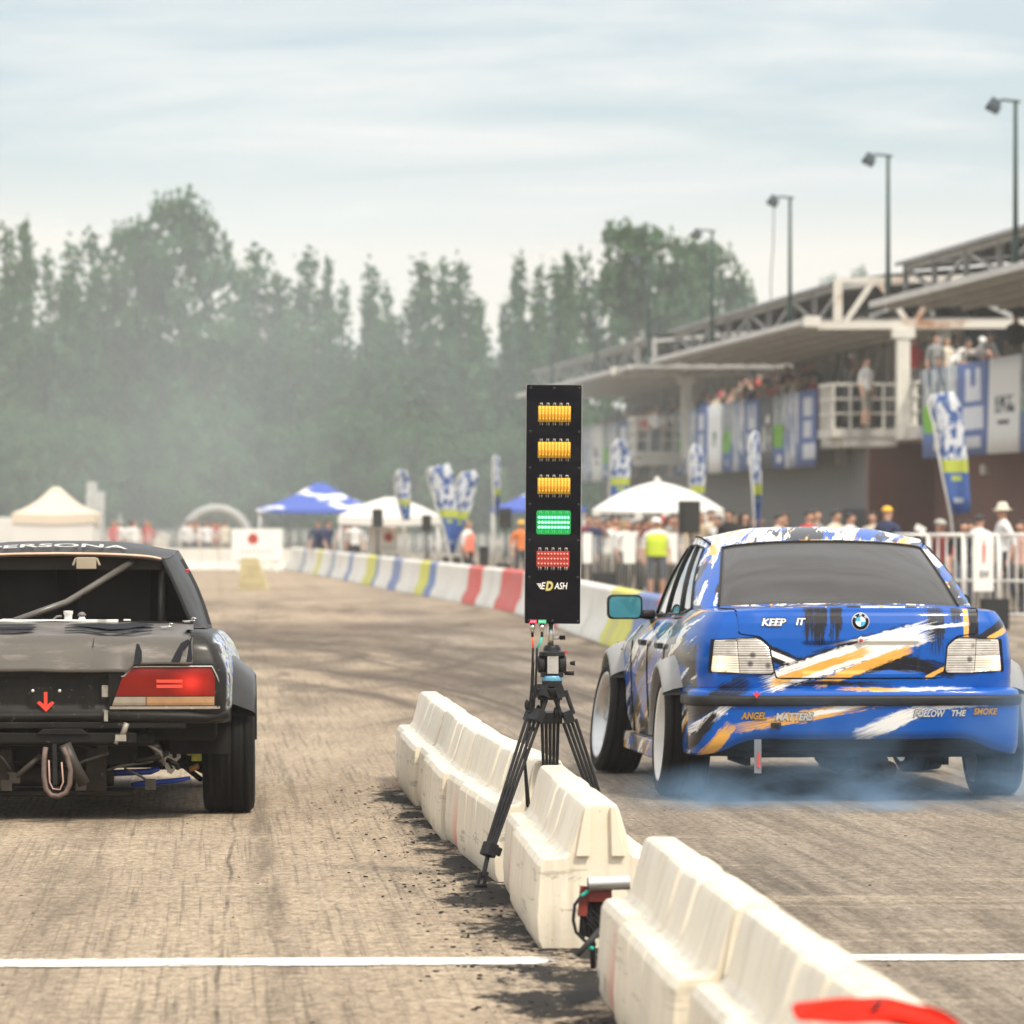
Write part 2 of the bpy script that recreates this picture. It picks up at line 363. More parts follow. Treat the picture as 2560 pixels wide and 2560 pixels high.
def barrier_body():
    b = MB(); h = L/2; seg = []
    # station along the length, half width, ridge half width, groove depth
    # section by section: a shorter outer third, a wider middle and an outer third, with moulded grooves between
    st = [(-h, .178, .088, 0, .99), (-h+.025, .186, .094, 0, 1), (-.57, .186, .094, 0, 1), (-.555, .186, .086, .010, .97), (-.50, .186, .078, .014, .925), (-.485, .206, .104, 0, .97), (-.47, .208, .110, 0, 1),
          (-.09, .208, .110, 0, 1), (-.075, .204, .100, .008, .97), (-.025, .204, .086, .012, .94), (-.01, .210, .108, 0, .985), (.45, .210, .110, 0, 1), (.465, .204, .098, .008, .97), (.52, .202, .082, .014, .925), (.535, .212, .104, 0, .97), (.55, .214, .110, 0, 1), (h-.03, .214, .110, 0, 1), (h, .206, .102, 0, .99)]
    rows = []
    for y, wd, rw, g, kz in st:
        half = [(x, z_*kz if z_ > .31 else z_) for x, z_ in bar_section(wd, rw, g)]; z = half[::-1]
        rows.append([(-x, y, zz) for x, zz in half]+[(x, y, zz) for x, zz in z])
    n = len(rows[0]); b.grid(rows, 0, False)
    for r, fl in ((0, 1), (len(rows)-1, 0)):
        base = r*n; lst = list(range(base, base+n)); b.f.append(lst if fl else lst[::-1]); b.m.append(0); b.sm.append(False)
    return b
def make_barrier():
    me = barrier_body().build('road_barrier', M_bar, bevel=.005, seg=2, angle=22)
    # vertical channel in the end of the ridge (the connector slot)
    bm = bmesh.new(); bm.from_mesh(me.data); bm.to_mesh(me.data); bm.free()
    return me
def slot(parent, y, sgn):
    b = MB(); d = .004*sgn
    # raised jambs each side of a recessed connector slot
    for s in (-1, 1):
        b.prism([(s*.036, .304), (s*.082, .304), (s*.052, .470), (s*.032, .470)], (y-.002*sgn, y+.020*sgn))
    o = b.build('slot_jamb', M_bar, parent, bevel=.004)
    return o
row_k = [(-1, 30.75), (-1, 27.84), (-1, 24.93)]
bars = []
def place_bar(o, Xn, Dn, Xf, Df):
    """near and far left-bottom corners on the ground"""
    d = Vector((Xn-Xf, Dn-Df, 0)).normalized(); c = Vector(((Xn+Xf)/2, (Dn+Df)/2, 0)); side = Vector((-d.y, d.x, 0))
    c += side*.2
    o.location = c; o.rotation_euler = (0, 0, math.atan2(d.y, d.x)-math.pi/2); return o
proto = make_barrier(); slot(proto, L/2, 1)
def bar_line(D): return 1.275-.0625*D
spec = [
 (bar_line(30.72)-.01, 30.72, 27.80, 'cream plastic road barrier at the far end of the row, farthest behind the light tower'),
 (bar_line(27.78)-.02, 27.78, 24.87, 'second cream plastic barrier from the far end, red streak at its near seam'),
 (bar_line(24.85)-.03, 24.85, 22.0, 'dirty cream plastic barrier whose near end stops behind the tripod leg'),
 (-.045, 21.48, 18.58, 'cream plastic barrier standing alone just in front of the tripod, slotted end showing'),
 (.242, 16.62, 13.72, 'large cream barrier nearest the silver sensor tube, small dark hole in its side'),
 (.40, 13.70, 10.50, 'cream barrier nearest the camera with the red cloth lying over it')]
xs_near = [bar_line(27.8)-.02, bar_line(24.87)-.03, -.063, .093, .398, .575]
for i, (x0, Df, Dn, lab) in enumerate(spec):
    if i == 0: o = proto
    else:
        o = proto.copy(); COL.objects.link(o)
        for ch in list(proto.children): c = ch.copy(); COL.objects.link(c); c.parent = o
    place_bar(o, xs_near[i], Dn, x0, Df); tag(o, lab, 'road barrier', 'cream plastic barriers dividing the two lanes'); bars.append(o)
# the torn diamond hole in the side of the near barrier's far section
b = MB(); b.add([(.2065, -1.17, .075), (.2065, -1.135, .04), (.2065, -1.11, .075), (.2065, -1.135, .115)], [(0,1,2,3)])
b.build('hole', M_hole, bars[4], fix=False)

# ------------------------------------------------------------------ tripod
M_blk = plain('black_tripod_metal', (.022, .022, .024), .42, .25, 30)
M_blk2 = plain('black_plastic', (.016, .016, .017), .55, .2, 20)
M_steel = plain('bare_steel', (.62, .60, .57), .28, .1, 20, metal=.9)
M_blue = plain('anodised_blue_ring', (.16, .42, .62), .35, .12, 30, metal=.4)
M_red = plain('red_plastic', (.55, .05, .035), .5)
M_grn = plain('teal_cable_sheath', (.02, .50, .38), .5)
M_org = plain('orange_cable_sheath', (.75, .10, .04), .5)
TD = 21.85
def tp(x, y, D=TD): return px(x, y, D)
tc0 = tp(1374, 1700)
trip = thing('tripod', 'black aluminium video tripod with blue ring holding up the start light', 'tripod', (tc0.x, TD, 0))
O = Vector((tc0.x, TD, 0)); rel = lambda x, y, D=TD: tp(x, y, D)-O
# head
zc = rel(1378, 1700).z
cx = rel(1380, 1600).x
M0 = Matrix.Translation((cx, 0, 0))
z = lambda y: rel(1380, y).z
b = MB(); b.lathe([(.026, z(1612)), (.034, z(1620)), (.034, z(1626)), (.05, z(1630)), (.05, z(1640))], 20, M0)
b.box((cx, 0, z(1635)), (.10, .07, .018)); b.build('quick_release_plate', M_blk, trip, bevel=.003)
b = MB()
for s in (-1, 1):
    b.lathe([(.030, -.016), (.036, -.010), (.036, .010), (.030, .016)], 24, Matrix.Translation((cx+s*.040, 0, z(1660))) @ Euler((0, R(90), 0)).to_matrix().to_4x4())
b.box((cx, .012, z(1663)), (.07, .04, .085)); b.box((cx, 0, z(1686)), (.09, .06, .02))
b.build('pan_head', M_blk, trip, bevel=.003)
b = MB(); b.box((cx+.003, -.037, z(1660)), (.044, .012, .075)); b.build('head_plate', M_steel, trip, bevel=.002)
b = MB(); b.tube([(cx+.07, 0, z(1658)), (cx+.09, 0, z(1658))], [.006, .011], 10); b.tube([(cx+.05, 0, z(1683)), (cx+.085, -.01, z(1683))], [.008, .009], 10); b.build('lock_knob', M_blk2, trip)
b = MB(); b.box((cx+.055, 0, z(1631)), (.014, .012, .012)); b.build('red_latch', M_red, trip)
b = MB(); b.lathe([(.039, z(1703)), (.041, z(1701)), (.041, z(1691)), (.039, z(1689))], 40, M0); b.build('level_ring', M_blue, trip)
b = MB(); b.lathe([(.030, z(1722)), (.039, z(1716)), (.040, z(1703)), (.040, z(1700))], 28, M0); b.lathe([(.02, z(1745)), (.032, z(1738)), (.046, z(1724)), (.046, z(1720))], 20, M0); b.build('bowl', M_blk, trip, bevel=.002)
b = MB(); b.tube([(cx-.004, 0, z(1575-18)), (cx-.006, 0, z(1615))], .0125, 14); b.build('mast', M_steel, trip)
b = MB(); b.tube([(cx, 0, z(1596)), (cx+.032, 0, z(1594))], .006, 8); b.tube([(cx+.03, 0, z(1594)), (cx+.052, 0, z(1594))], .0085, 8, 1); b.build('mast_screw', [M_steel, M_blk2], trip)
def tleg(top, knee, foot, lens, spread, n_tube):
    """one leg: shoulder, twin-tube stage with collar, lower tube and spiked foot"""
    top, knee, foot = Vector(top), Vector(knee), Vector(foot)
    d = (foot-top).normalized(); side = d.cross(Vector((0, 1, 0))).normalized()
    if abs(d.y) > .35: side = Vector((1, 0, 0))
    b = MB(); at = lambda t, o=0: top+(knee-top)*t+side*o
    for o in (-spread, spread): b.tube([at(.02, o), at(.16, o)], .009, 10)
    b.bar(at(-.02, 0), at(.05, 0), spread*2+.034, .034); b.bar(at(.13), at(.20), spread*2+.036, .036)
    for k in range(n_tube): b.tube([at(.19, spread*(2*k/(n_tube-1)-1)*1.05), at(.97, spread*(2*k/(n_tube-1)-1)*.62)], .0068, 10)
    o = b.build('leg', M_blk, trip, bevel=.0015)
    b = MB(); b.bar(at(.95), at(1.03), .052, .044); b.bar(at(.96, spread+.012), at(1.01, spread+.012), .014, .024); b.build('collar', M_blk2, o, bevel=.004)
    b = MB(); b.ball(at(.12, -spread-.016), (.010, .014, .022), 10, 8); b.build('leg_clamp', M_blk2, o)
    b = MB(); b.tube([knee, knee+(foot-knee)*.72], .0095, 10); 
    b.tube([knee+(foot-knee)*.55+side*.012, foot+Vector((.012, 0, .012))], .007, 8); b.tube([knee+(foot-knee)*.6-side*.014, foot+Vector((-.012, 0, .010))], .007, 8)
    b.box(foot+Vector((0, 0, .007)), (.05, .035, .014)); b.build('foot', M_blk2, o, bevel=.002)
    return o
lf = tp(1202, 2218, 21.63); 
tleg(rel(1358, 1722), rel(1222, 2128, 21.68), (lf.x-O.x, 21.63-TD, 0), 0, .024, 4)
tleg(rel(1396, 1722), (.262, .02, .10), (.292, .02, 0), 0, .024, 4)
tleg(rel(1375, 1728), (.004, .13, .13), (.004, .16, 0), 0, .030, 5)
b = MB(); b.tube([rel(1333, 1655), rel(1331, 1740), rel(1322, 1800), rel(1312, 1905), rel(1320, 2010), rel(1318, 2018)], [.005, .005, .004, .006, .009, .003], 8); b.build('strap', M_blk2, trip)

# ------------------------------------------------------------------ start light tower on the tripod
PD = 21.80
pc = px(1381, 1261, PD); O2 = Vector((pc.x, PD, px(0, 1559, PD).z))
tower = thing('start_light', 'tall black start light panel with three amber, one lit green and one red lamp', 'start light', O2)
tower.rotation_euler = (0, R(.45), 0)
q = lambda x, y, d=0: (((x-1381)/F*PD), d, (1559-y)/F*PD)
sc = PD/F
def gloss_black():
    m = NT('black_acrylic_panel'); v = m.obj(); n = m.noise(m.map(v, (2, 1, 9), rot=(0, R(25), 0)), 1, 5, .6, .8)
    m.set(col=m.mix(m.step(n, .5, .75), (.004, .004, .007), (.013, .012, .015)), rough=.16, spec=.14); return m.mat
M_panel = gloss_black()
W2, Hh = 138*sc/2, 597*sc
b = MB(); b.box((0, .02, Hh/2), (W2*2, .045, Hh)); b.build('panel', M_panel, tower, bevel=.0025)
M_edge = plain('pale_panel_edge', (.62, .58, .56), .5)
b = MB(); b.box((0, .046, Hh/2), (W2*2+.004, .004, Hh+.003)); b.build('back_plate', M_edge, tower)
M_screw = plain('screw_head', (.05, .05, .055), .3, metal=.8)
sy_ = [970, 1079, 1170, 1261, 1351, 1443, 1552]
for yy in sy_:
    for xx in ((1323, 1381, 1444) if yy in (970, 1552) else (1322, 1444)):
        b = MB(); p = q(xx, yy); b.lathe([(.0052, 0), (.0050, .0018), (.003, .003), (.001, .0033)], 10, Matrix.Translation((p[0], -.0026, p[2])) @ Euler((R(90), 0, 0)).to_matrix().to_4x4()); b.build('screw', M_screw, tower)
def led_mat(name, col, em=0, ecol=None):
    m = NT(name); m.set(col=col, rough=.35, spec=.5)
    if em: m.set(em=ecol or col, ems=em)
    return m.mat
M_amber = plain('amber_led_board', (.78, .43, .035), .45, .08, 60); M_amberL = led_mat('amber_led', (.86, .52, .10))
M_redb = plain('red_led_board', (.42, .035, .025), .45, .1, 60); M_redL = led_mat('red_led', (.92, .50, .38))
M_greenb = NT('lit_green_board').set(col=(.0, .10, .02), em=(.0, .34, .055), ems=.8).mat
M_greenL = led_mat('lit_green_led', (.2, .8, .45), 1.5, (.30, 1.0, .58))
M_wire = plain('tinned_wire', (.55, .52, .50), .35, metal=.6)
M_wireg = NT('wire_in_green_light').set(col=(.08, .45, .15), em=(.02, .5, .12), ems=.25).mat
M_frame = plain('lamp_window_rim', (.008, .008, .009), .25)
def rrect(w, h, r, n=5):
    pts = []
    for cx_, cz_, a0 in ((w-r, h-r, 0), (-w+r, h-r, 90), (-w+r, -h+r, 180), (w-r, -h+r, 270)):
        for k in range(n+1): a = R(a0+90*k/n); pts.append((cx_+r*math.cos(a), cz_+r*math.sin(a)))
    return pts
for yy, kind in ((1035, 'amber'), (1125, 'amber'), (1215, 'amber'), (1306, 'green'), (1397, 'red')):
    c = q(1382 if yy < 1390 else 1381, yy); hw, hh = 43*sc, 30*sc
    labs = {'amber': None, 'green': 'lamp lit bright green', 'red': 'unlit red lamp with pale dots'}
    b = MB(); Mx = Matrix.Translation((c[0], 0, c[2]))
    b.prism(rrect(hw, hh, .009), (-.0036, -.0030), 0, Mx)
    lamp = b.build('lamp', M_frame if kind != 'green' else M_greenb, tower)
    if labs[kind]: lamp['label'] = labs[kind]
    bh = 20*sc
    b = MB(); nb = 10; cw = hw*1.90/nb
    for k in range(nb):
        x = -hw*.95+cw*(k+.5)
        if kind == 'amber': b.tube([(x, -.0050, -bh), (x, -.0050, bh)], cw*.47, 8)
        else: b.box((x, -.0046, 0), (cw*.98, .002, bh*2*.97))
    if kind == 'amber': b.box((0, -.0045, 0), (hw*1.9, .001, bh*1.96))
    for v in b.v: pass
    b.v = [(v[0]+c[0], v[1], v[2]+c[2]) for v in b.v]
    b.build('led_board', {'amber': M_amber, 'green': M_greenb, 'red': M_redb}[kind], lamp)
    b = MB()
    for k in range(nb):
        for r in (-1, 0, 1):
            x, z_ = -hw*.93+hw*1.86*(k+.5)/nb, r*12.3*sc
            rad = {'amber': .0034, 'green': .0054, 'red': .0034}[kind]
            b.ball((c[0]+x, -.0085, c[2]+z_), (rad, .004, rad), 10, 6)
    b.build('leds', {'amber': M_amberL, 'green': M_greenL, 'red': M_redL}[kind], lamp)
    for sgn in (-1, 1):
        b = MB()
        for k in range(5):
            x = -hw*.76+hw*1.52*k/4
            for o_, t_ in ((-.006, -.0035), (-.003, -.0015), (.003, .0015), (.006, .0035), (0.0045, .003)):
                b.tube([(c[0]+x+o_, -.0046, c[2]+sgn*bh), (c[0]+x+(t_ if sgn > 0 else o_*.9), -.0046, c[2]+sgn*(hh*.94))], .0006, 5)
        b.build('wires', M_wireg if kind == 'green' else M_wire, lamp)
# lettering
def text_mesh(s, name, size, mat, shear=0, ext=.0006, bold=0):
    cu = bpy.data.curves.new(name, 'FONT'); cu.body = s; cu.size = size; cu.align_x = 'CENTER'; cu.align_y = 'CENTER'; cu.extrude = ext; cu.shear = shear; cu.offset = bold; cu.resolution_u = 3
    o = bpy.data.objects.new(name, cu); COL.objects.link(o)
    dg = bpy.context.evaluated_depsgraph_get(); dg.update(); me = bpy.data.meshes.new_from_object(o.evaluated_get(dg)); bpy.data.objects.remove(o)
    me.materials.clear(); me.materials.append(mat); return me
def put_mesh(name, me, parent, M):
    me.transform(M); o = bpy.data.objects.new(name, me); COL.objects.link(o); o.parent = parent; return o
UP = Euler((R(90), 0, 0)).to_matrix().to_4x4()      # text facing -Y
def fit(me, w=None, h=None):
    xs = [v.co.x for v in me.vertices]; ys = [v.co.y for v in me.vertices]
    W, Hh_ = max(xs)-min(xs), max(ys)-min(ys); cx_, cy_ = (max(xs)+min(xs))/2, (max(ys)+min(ys))/2
    sx = w/W if w else h/Hh_; sy = h/Hh_ if h else sx
    me.transform(Matrix.Diagonal((sx, sy, 1, 1)) @ Matrix.Translation((-cx_, -cy_, 0))); return me
M_white = plain('white_lettering', (.85, .84, .80), .5, .04); M_gold = plain('gold_lettering', (.55, .47, .16), .4, .1)
def tower_text(s, mat, x0, x1, y0, y1, sh=.2, bold=.01):
    me = fit(text_mesh(s, 'lettering', .03, mat, sh, .0004, bold*.03), (x1-x0)*sc, (y1-y0)*sc); p = q((x0+x1)/2, (y0+y1)/2)
    return put_mesh('lettering', me, tower, Matrix.Translation((p[0], -.0030, p[2])) @ UP)
tower_text('E', M_white, 1352, 1363, 1456, 1473); tower_text('ASH', M_white, 1385, 1418, 1456, 1473)
tower_text('D', M_gold, 1363, 1382, 1453, 1477, .2, .06)
b = MB()
for k in range(4): b.prism([(q(1341+2.4*k, 0)[0], q(0, 1459+3.6*k)[2]), (q(1352, 0)[0], q(0, 1459+3.6*k)[2]), (q(1352, 0)[0], q(0, 1461.3+3.6*k)[2]), (q(1342.5+2.4*k, 0)[0], q(0, 1461.3+3.6*k)[2])], (-.0034, -.0026))
b.build('lettering', M_white, tower)
for xx, mt, word in ((1332, 'red', 'POWER'), (1355.5, 'green', 'DATA')):
    b = MB(); p = q(xx, 1554); b.box((p[0], -.0032, p[2]), (20*sc, .0014, 9*sc)); 
    M_t = plain('%s_sticker' % mt, (.75, .03, .10) if mt == 'red' else (.05, .55, .28), .5, .05); o = b.build('sticker', M_t, tower)
    me = fit(text_mesh(word, 'lettering', .01, M_white, 0, .0002), 14*sc, 4*sc); put_mesh('lettering', me, o, Matrix.Translation((p[0], -.0042, p[2])) @ UP)
for xx, mt in ((1331, M_org), (1355, M_grn)):
    p = q(xx, 1560); b = MB(); Mx = Matrix.Translation((p[0], .012, 0))
    b.lathe([(.009, .003), (.009, -.006), (.012, -.007), (.012, -.020), (.008, -.021), (.008, -.028), (.006, -.034)], 14, Mx); b.build('connector', M_steel, tower)
    x2 = q(1333 if xx == 1331 else 1343, 0)[0]
    b = MB(); b.tube([(p[0], .012, -.030), (p[0]+.0005, .012, -.052)], .0055, 10, 0); b.tube([(p[0]+.0005, .012, -.050), ((p[0]*2+x2)/3+.002, .012, -.072), (x2, .010, -.098)], .0042, 10, 1)
    b.tube([(x2, .010, -.096), (x2-.001, .01, -.15), (x2-.004, .012, -.24), (x2-.012, .02, -.34), (x2-.01, .05, -.42)], .0046, 8, 0); b.build('cable', [M_blk2, mt], tower)

# ------------------------------------------------------------------ beam sensor between the barriers
SD = 17.6
so = px(1500, 2380, SD)
sens = thing('beam_sensor', 'silver tube sensor on a red bracket and black mini tripod between two barriers', 'sensor', (so.x, SD, 0))
r_ = lambda x, y, d=0: px(x, y, SD+d)-Vector((so.x, SD, 0))
M_tube = NT('brushed_silver_tube'); n_ = M_tube.noise(M_tube.map(M_tube.obj(), (300, 4, 4)), 1, 3); M_tube.set(col=M_tube.mix(n_, (.55, .54, .52), (.75, .74, .72)), metal=.85, rough=.32); M_tube = M_tube.mat
b = MB(); b.tube([r_(1471, 2210), r_(1478, 2209.8), r_(1575, 2206)], [.0215, .0222, .0222], 28); b.build('tube', M_tube, sens, bevel=.001)
b = MB(); b.tube([r_(1468, 2210), r_(1472, 2210)], .0195, 24); b.build('lens_cap', M_blk2, sens)
b = MB(); p = r_(1500, 2236, .03); b.box(p, (.075, .04, .045)); b.bar(r_(1462, 2215, .03), r_(1455, 2290, .03), .02, .03); b.build('bracket', plain('red_brown_bracket', (.20, .028, .018), .5), sens, bevel=.002)
b = MB(); c0 = r_(1480, 2290, .05); b.box(c0, (.085, .03, .13), None, 0, (.8, 1))
for k in range(7):
    a = r_(1452+k*9, 2248, .03); bq = r_(1460+((k*37) % 50), 2345, .03); b.tube([a, bq], .004, 6)
    a = r_(1450+((k*23) % 60), 2260+k*8, .028); b.tube([a, a+Vector((.03, 0, -.035))], .0035, 6)
b.build('lattice_stand', M_blk2, sens, bevel=.001)
b = MB(); b.tube([r_(1500, 2325), r_(1443, 2388, -.03)+Vector((0, 0, 0))], [.010, .0085], 10); b.tube([r_(1520, 2325, .02), (.09, .08, 0)], [.01, .0085], 10); b.tube([r_(1480, 2330, .06), (-.02, .12, 0)], [.01, .0085], 10); b.build('mini_tripod', plain('dark_grey_rubber', (.045, .045, .045), .6), sens)
b = MB(); b.tube([r_(1476, 2222), r_(1462, 2234), r_(1452, 2241)], .0055, 8, 1); b.tube([r_(1453, 2240), r_(1437, 2262), r_(1433, 2300), r_(1440, 2330), r_(1462, 2352), r_(1490, 2362)], .0055, 8, 0); b.tube([r_(1470, 2367), r_(1484, 2372)], .006, 8, 1); b.build('cable', [M_blk2, M_grn], sens)

# red cloth lying over the nearest barrier
def cloth_mat():
    m = NT('red_cloth'); v = m.obj(); n = m.noise(v, 9, 4); m.set(col=m.mix(n, (.50, .010, .003), (.68, .022, .006)), rough=.8, spec=.1); m.bump(m.noise(v, 24, 4), .5, .01); return m.mat
CD = 10.42
outl = [(1982, 2527, 2535), (1996, 2517, 2541), (2020, 2510, 2547), (2060, 2506, 2550), (2110, 2502, 2549), (2160, 2501, 2549), (2205, 2500, 2552), (2240, 2505, 2557), (2290, 2513, 2566), (2340, 2525, 2580), (2380, 2546, 2600), (2420, 2575, 2640)]
b = MB(); rows = []
for i, (x, y0, y1) in enumerate(outl):
    row = []
    D0 = CD-.003*i
    for j in range(9):
        t = j/8; p = px(x, y0+(y1-y0)*t, D0)
        p.y = D0+.06-.12*t+.014*math.sin(i*1.3+t*5)+(.03 if i > 6 else 0)*math.sin(t*7)
        p.z = H-(y0+(y1-y0)*t-YH)/F*D0 + .003*math.sin(i*2.1+t*9); row.append(p)
    rows.append(row)
b.grid(rows); o = b.build('cloth', cloth_mat(), solid=.006)
q_ = o.modifiers.new('sub', 'SUBSURF'); q_.levels = q_.render_levels = 2
tag(o, 'bright red cloth lying over the nearest barrier at the bottom edge', 'cloth')
b = MB(); b.tube([px(2205, 2501, CD-.03), px(2190, 2515, CD-.05), px(2176, 2530, CD-.06)], [.004, .006, .002], 8); b.build('cloth_tie', M_blk2, o)
# ------------------------------------------------------------------ car building helpers
def catmull(P, n):
    P = [Vector(p) for p in P]; out_ = []
    for i in range(len(P)-1):
        p0 = P[i-1] if i else P[0]*2-P[1]; p1, p2 = P[i], P[i+1]; p3 = P[i+2] if i+2 < len(P) else P[-1]*2-P[-2]
        for k in range(n):
            t = k/n; out_.append(0.5*((2*p1)+(p2-p0)*t+(2*p0-5*p1+4*p2-p3)*t*t+(3*p1-p0-3*p2+p3)*t**3))
    out_.append(P[-1].copy()); return out_
def lerp(a, b, t): return a+(b-a)*t
def interp(tab, y):
    if y <= tab[0][0]: return tab[0][1]
    for (a, va), (b, vb) in zip(tab, tab[1:]):
        if y <= b: return lerp(va, vb, (y-a)/(b-a))
    return tab[-1][1]
def sstep(a, b, x): t = max(0, min(1, (x-a)/(b-a))); return t*t*(3-2*t)
def inpoly(p, poly):
    c = False; n = len(poly)
    for i in range(n):
        (x1, y1), (x2, y2) = poly[i], poly[i-1]
        if (y1 > p[1]) != (y2 > p[1]) and p[0] < (x2-x1)*(p[1]-y1)/(y2-y1)+x1: c = not c
    return c
def patch(b, poly, fn, nz=10, nx=16, mi=0, flip=False):
    """rows of a convex-ish xz polygon laid on the surface fn(x,z) -> point"""
    z0, z1 = min(p[1] for p in poly), max(p[1] for p in poly); rows = []
    for i in range(nz+1):
        zz = lerp(z0+1e-4, z1-1e-4, i/nz); xs = []
        for k in range(len(poly)):
            (xa, za), (xb, zb) = poly[k], poly[k-1]
            if (za > zz) != (zb > zz): xs.append(xa+(xb-xa)*(zz-za)/(zb-za))
        if len(xs) < 2: continue
        rows.append([fn(lerp(min(xs), max(xs), j/nx), zz) for j in range(nx+1)])
    return b.grid(rows, mi, True, False, flip)
def rounded(poly, r, n=4):
    out_ = []
    for i, p in enumerate(poly):
        p, a, c = Vector(p), Vector(poly[i-1]), Vector(poly[(i+1) % len(poly)])
        d1, d2 = (a-p), (c-p); rr_ = min(r, d1.length*.45, d2.length*.45); s, e_ = p+d1.normalized()*rr_, p+d2.normalized()*rr_
        for k in range(n+1): t = k/n; out_.append(tuple(s*(1-t)**2+p*2*t*(1-t)+e_*t*t))
    return out_
class Shell:
    """half outlines at several levels, mirrored; a closed lower body with a crowned deck"""
    def __init__(s, levels, n=7): s.lv = [catmull(l, n) for l in levels]; s.n = n
    def skin(s, b, keep, sub=3, deck=None):
        """keep(x,y,z) -> material index or None"""
        rows = []
        for a, c in zip(s.lv, s.lv[1:]):
            for k in range(sub): t = k/sub; rows.append([p.lerp(q, t) for p, q in zip(a, c)])
        rows.append(s.lv[-1])
        for sg in (-1, 1):
            for i in range(len(rows)-1):
                for j in range(len(rows[0])-1):
                    q = [rows[i][j], rows[i][j+1], rows[i+1][j+1], rows[i+1][j]]; c = (q[0]+q[1]+q[2]+q[3])/4
                    mi = keep(c.x, c.y, c.z)
                    if mi is None: continue
                    b.add([(sg*p.x, p.y, p.z) for p in q], [(0,1,2,3)], mi, True)
            if deck:
                top = s.lv[-1]; K = 8
                for j in range(len(top)-1):
                    for k in range(K):
                        f0, f1 = 1-k/K, 1-(k+1)/K; pts = []
                        for p, f in ((top[j], f0), (top[j+1], f0), (top[j+1], f1), (top[j], f1)):
                            x = p.x*f; pts.append(Vector((sg*x, p.y, p.z+deck(x, p.y)-deck(p.x, p.y))))
                        c = (pts[0]+pts[1]+pts[2]+pts[3])/4
                        if (pts[0]-pts[2]).length < 1e-4 or keep(abs(c.x), c.y, 9) is None: continue
                        b.add(pts, [(0,1,2,3)], keep(abs(c.x), c.y, 9), True)
        return b
def weld(o, d=8e-4):
    bm = bmesh.new(); bm.from_mesh(o.data); bmesh.ops.remove_doubles(bm, verts=bm.verts, dist=d); bmesh.ops.dissolve_degenerate(bm, dist=1e-4, edges=bm.edges); bmesh.ops.recalc_face_normals(bm, faces=bm.faces); bm.to_mesh(o.data); bm.free(); return o

def tyre_mat(smoke=0):
    m = NT('worn_tyre_rubber'); v = m.obj(); n = m.noise(m.map(v, (40, 3, 3)), 1, 5, .6); f = m.noise(v, 60, 3)
    m.set(col=m.mix(m.step(n, .35, .7), (.004, .004, .004), (.011, .0105, .010)), rough=m.math('MULTIPLY_ADD', f, .2, .62), spec=.15); m.bump(m.math('ADD', n, m.math('MULTIPLY', f, .4)), .35, .004); return m.mat
M_tyre = tyre_mat()
M_rimw = plain('white_rim_paint', (.62, .61, .58), .35, .08, 12); M_rims = plain('silver_rim', (.50, .50, .50), .3, .1, 12, metal=.8)
M_dark = plain('matt_black_underside', (.012, .011, .010), .8, .3, 8)
def wheel(parent, c, rad, wid, camber, steer, outward, rim_r, rim_mat, spokes=7):
    """outward = +1 for the right hand side; axis along local x"""
    w_ = bpy.data.objects.new('wheel', None); COL.objects.link(w_); w_.parent = parent; w_.location = c; w_.rotation_euler = (0, R(camber)*outward, R(steer)); w_.empty_display_size = .1
    RX = Euler((0, R(90), 0)).to_matrix().to_4x4()
    h = wid/2; b = MB()
    prof = [(rim_r, -h*.86), (rim_r+.012, -h*.93), (rad-.055, -h*1.0), (rad-.022, -h*.95), (rad-.006, -h*.80)]
    for k in range(7):
        x = -h*.72+h*1.44*k/6; prof += [(rad, x-.008), (rad, x+.008)] + ([(rad-.006, x+.0105), (rad-.006, x+h*1.44/6-.0105)] if k in (0, 2, 3, 5) else [])
    prof += [(rad-.006, h*.80), (rad-.022, h*.95), (rad-.055, h*1.0), (rim_r+.012, h*.93), (rim_r, h*.86)]
    b.lathe(prof, 56, RX, 0, False); weld(b.build('tyre', M_tyre, w_), 1e-5)
    b = MB(); o_ = outward
    prof = [(rim_r+.010, o_*h*.90), (rim_r+.006, o_*h*.95), (rim_r-.010, o_*h*.90), (rim_r-.022, o_*h*.55), (rim_r-.04, o_*h*.3), (rim_r-.045, -o_*h*.8), (rim_r+.008, -o_*h*.92)]
    b.lathe(prof, 48, RX, 0, False)
    for k in range(spokes):
        a = 2*math.pi*k/spokes
        b.bar((o_*h*.42, .03*math.cos(a), .03*math.sin(a)), (o_*h*.36, (rim_r-.03)*math.cos(a), (rim_r-.03)*math.sin(a)), .035, .045)
    b.lathe([(.002, o_*h*.62), (.035, o_*h*.60), (.06, o_*h*.45), (.065, o_*h*.2)], 20, RX)
    b.lathe([(.14, o_*h*.05), (.14, -o_*h*.1)], 28, RX, 1)
    b.build('rim', [rim_mat, M_dark], w_)
    return w_

